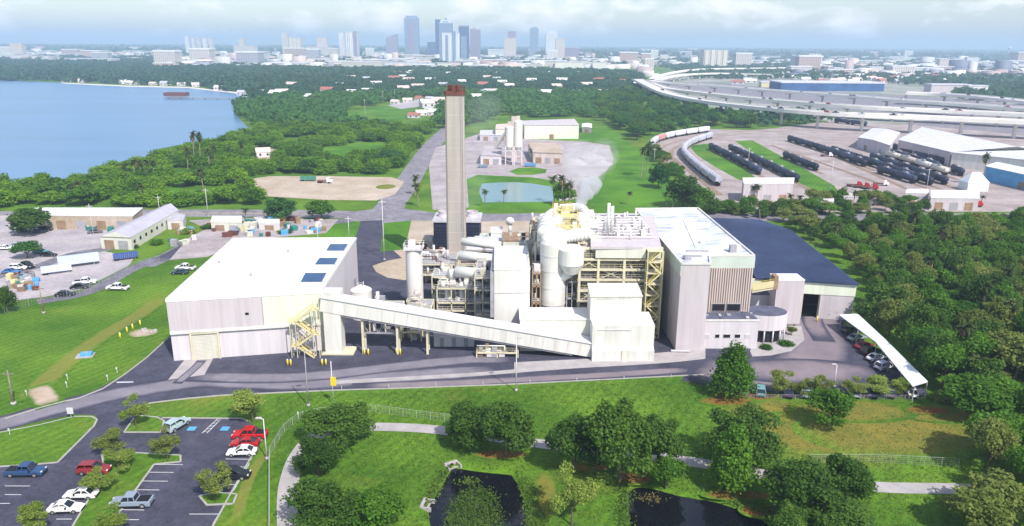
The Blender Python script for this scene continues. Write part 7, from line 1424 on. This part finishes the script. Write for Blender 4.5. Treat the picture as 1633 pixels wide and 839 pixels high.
for i, c in enumerate(((.60, .60, .63), (.52, .44, .40), (.50, .50, .48), (.36, .26, .25), (.28, .30, .36), (.74, .73, .72), (.42, .33, .33), (.16, .18, .24))):
    e = rp.color_ramp.elements[i] if i < 2 else rp.color_ramp.elements.new(i / 8); e.position = i / 8; e.color = (*c, 1)
L.new(g.outputs['Random Per Island'], rp.inputs['Fac']); L.new(rp.outputs['Color'], N['Principled BSDF'].inputs['Base Color']); N['Principled BSDF'].inputs['Roughness'].default_value = .7; MAT['city_mix'] = M
city_mass(1300, 5)
# ------------------------------------------------------------------ drifting steam
def steam(name, pts, m, dens, label):
    b = bmesh.new(); rng = random.Random(6)
    for p, r in pts:
        mt = Matrix.Translation(p) @ Matrix.Diagonal((r * rng.uniform(.9, 1.2), r, r * rng.uniform(.8, 1.1), 1)); bmesh.ops.create_icosphere(b, subdivisions=3, radius=1., matrix=mt)
    me = bpy.data.meshes.new(name); b.to_mesh(me); b.free(); o = bpy.data.objects.new(name, me); COL.objects.link(o); o['kind'] = 'stuff'
    rm = o.modifiers.new('merge', 'REMESH'); rm.mode = 'VOXEL'; rm.voxel_size = .9
    tx = bpy.data.textures.new(name, 'CLOUDS'); tx.noise_scale = 3.5; dp = o.modifiers.new('billow', 'DISPLACE'); dp.texture = tx; dp.strength = 2.4; dp.mid_level = .55
    M = bpy.data.materials.new(name); M.use_nodes = True; nt = M.node_tree; N, L = nt.nodes, nt.links; N.remove(N['Principled BSDF']); v = N.new('ShaderNodeVolumePrincipled'); v.inputs['Color'].default_value = (.95, .96, 1, 1); v.inputs['Density'].default_value = dens; v.inputs['Anisotropy'].default_value = 0.
    L.new(v.outputs[0], N['Material Output'].inputs['Volume']); me.materials.append(M); return o
steam('steam', [(AT(922, 330, 196), 1.2), (AT(926, 322, 198), 1.7), (AT(930, 314, 200), 2.0), (AT(934, 306, 203), 2.3), (AT(940, 299, 206), 2.6), (AT(947, 295, 209), 2.8), (AT(936, 296, 209), 2.6)], 'x', .45, '')
steam('steam', [(AT(938, 288, 213), 4.), (AT(928, 278, 218), 5.), (AT(922, 266, 224), 5.6), (AT(940, 270, 224), 5.4), (AT(930, 254, 230), 6), (AT(915, 248, 236), 5), (AT(952, 256, 232), 5.5), (AT(962, 246, 240), 5)], 'x', .028, '')
steam('steam', [(AT(706, 322, 240), 3.2), (AT(708, 305, 240), 3.6), (AT(712, 288, 241), 3.8), (AT(716, 268, 242), 4.), (AT(722, 248, 243), 4.2), (AT(755, 318, 240), 3.2), (AT(757, 296, 241), 3.8), (AT(760, 272, 242), 4.2), (AT(756, 248, 243), 4.2), (AT(764, 225, 245), 4.6), (AT(768, 200, 247), 5), (AT(774, 172, 250), 5.5)], 'x', .011, '')
# ------------------------------------------------------------------ haze between ground and sky
M = bpy.data.materials.new('haze'); M.use_nodes = True; nt = M.node_tree; N, L = nt.nodes, nt.links; N.remove(N['Principled BSDF']); v = N.new('ShaderNodeVolumePrincipled'); v.inputs['Color'].default_value = HAZE_COLOR; v.inputs['Density'].default_value = HAZE_DENSITY; v.inputs['Anisotropy'].default_value = 0.
L.new(v.outputs[0], N['Material Output'].inputs['Volume'])
hz = MB().box(-62000, -3100, -2.6, 62000, 62000, 205).build('haze', M, kind='stuff')
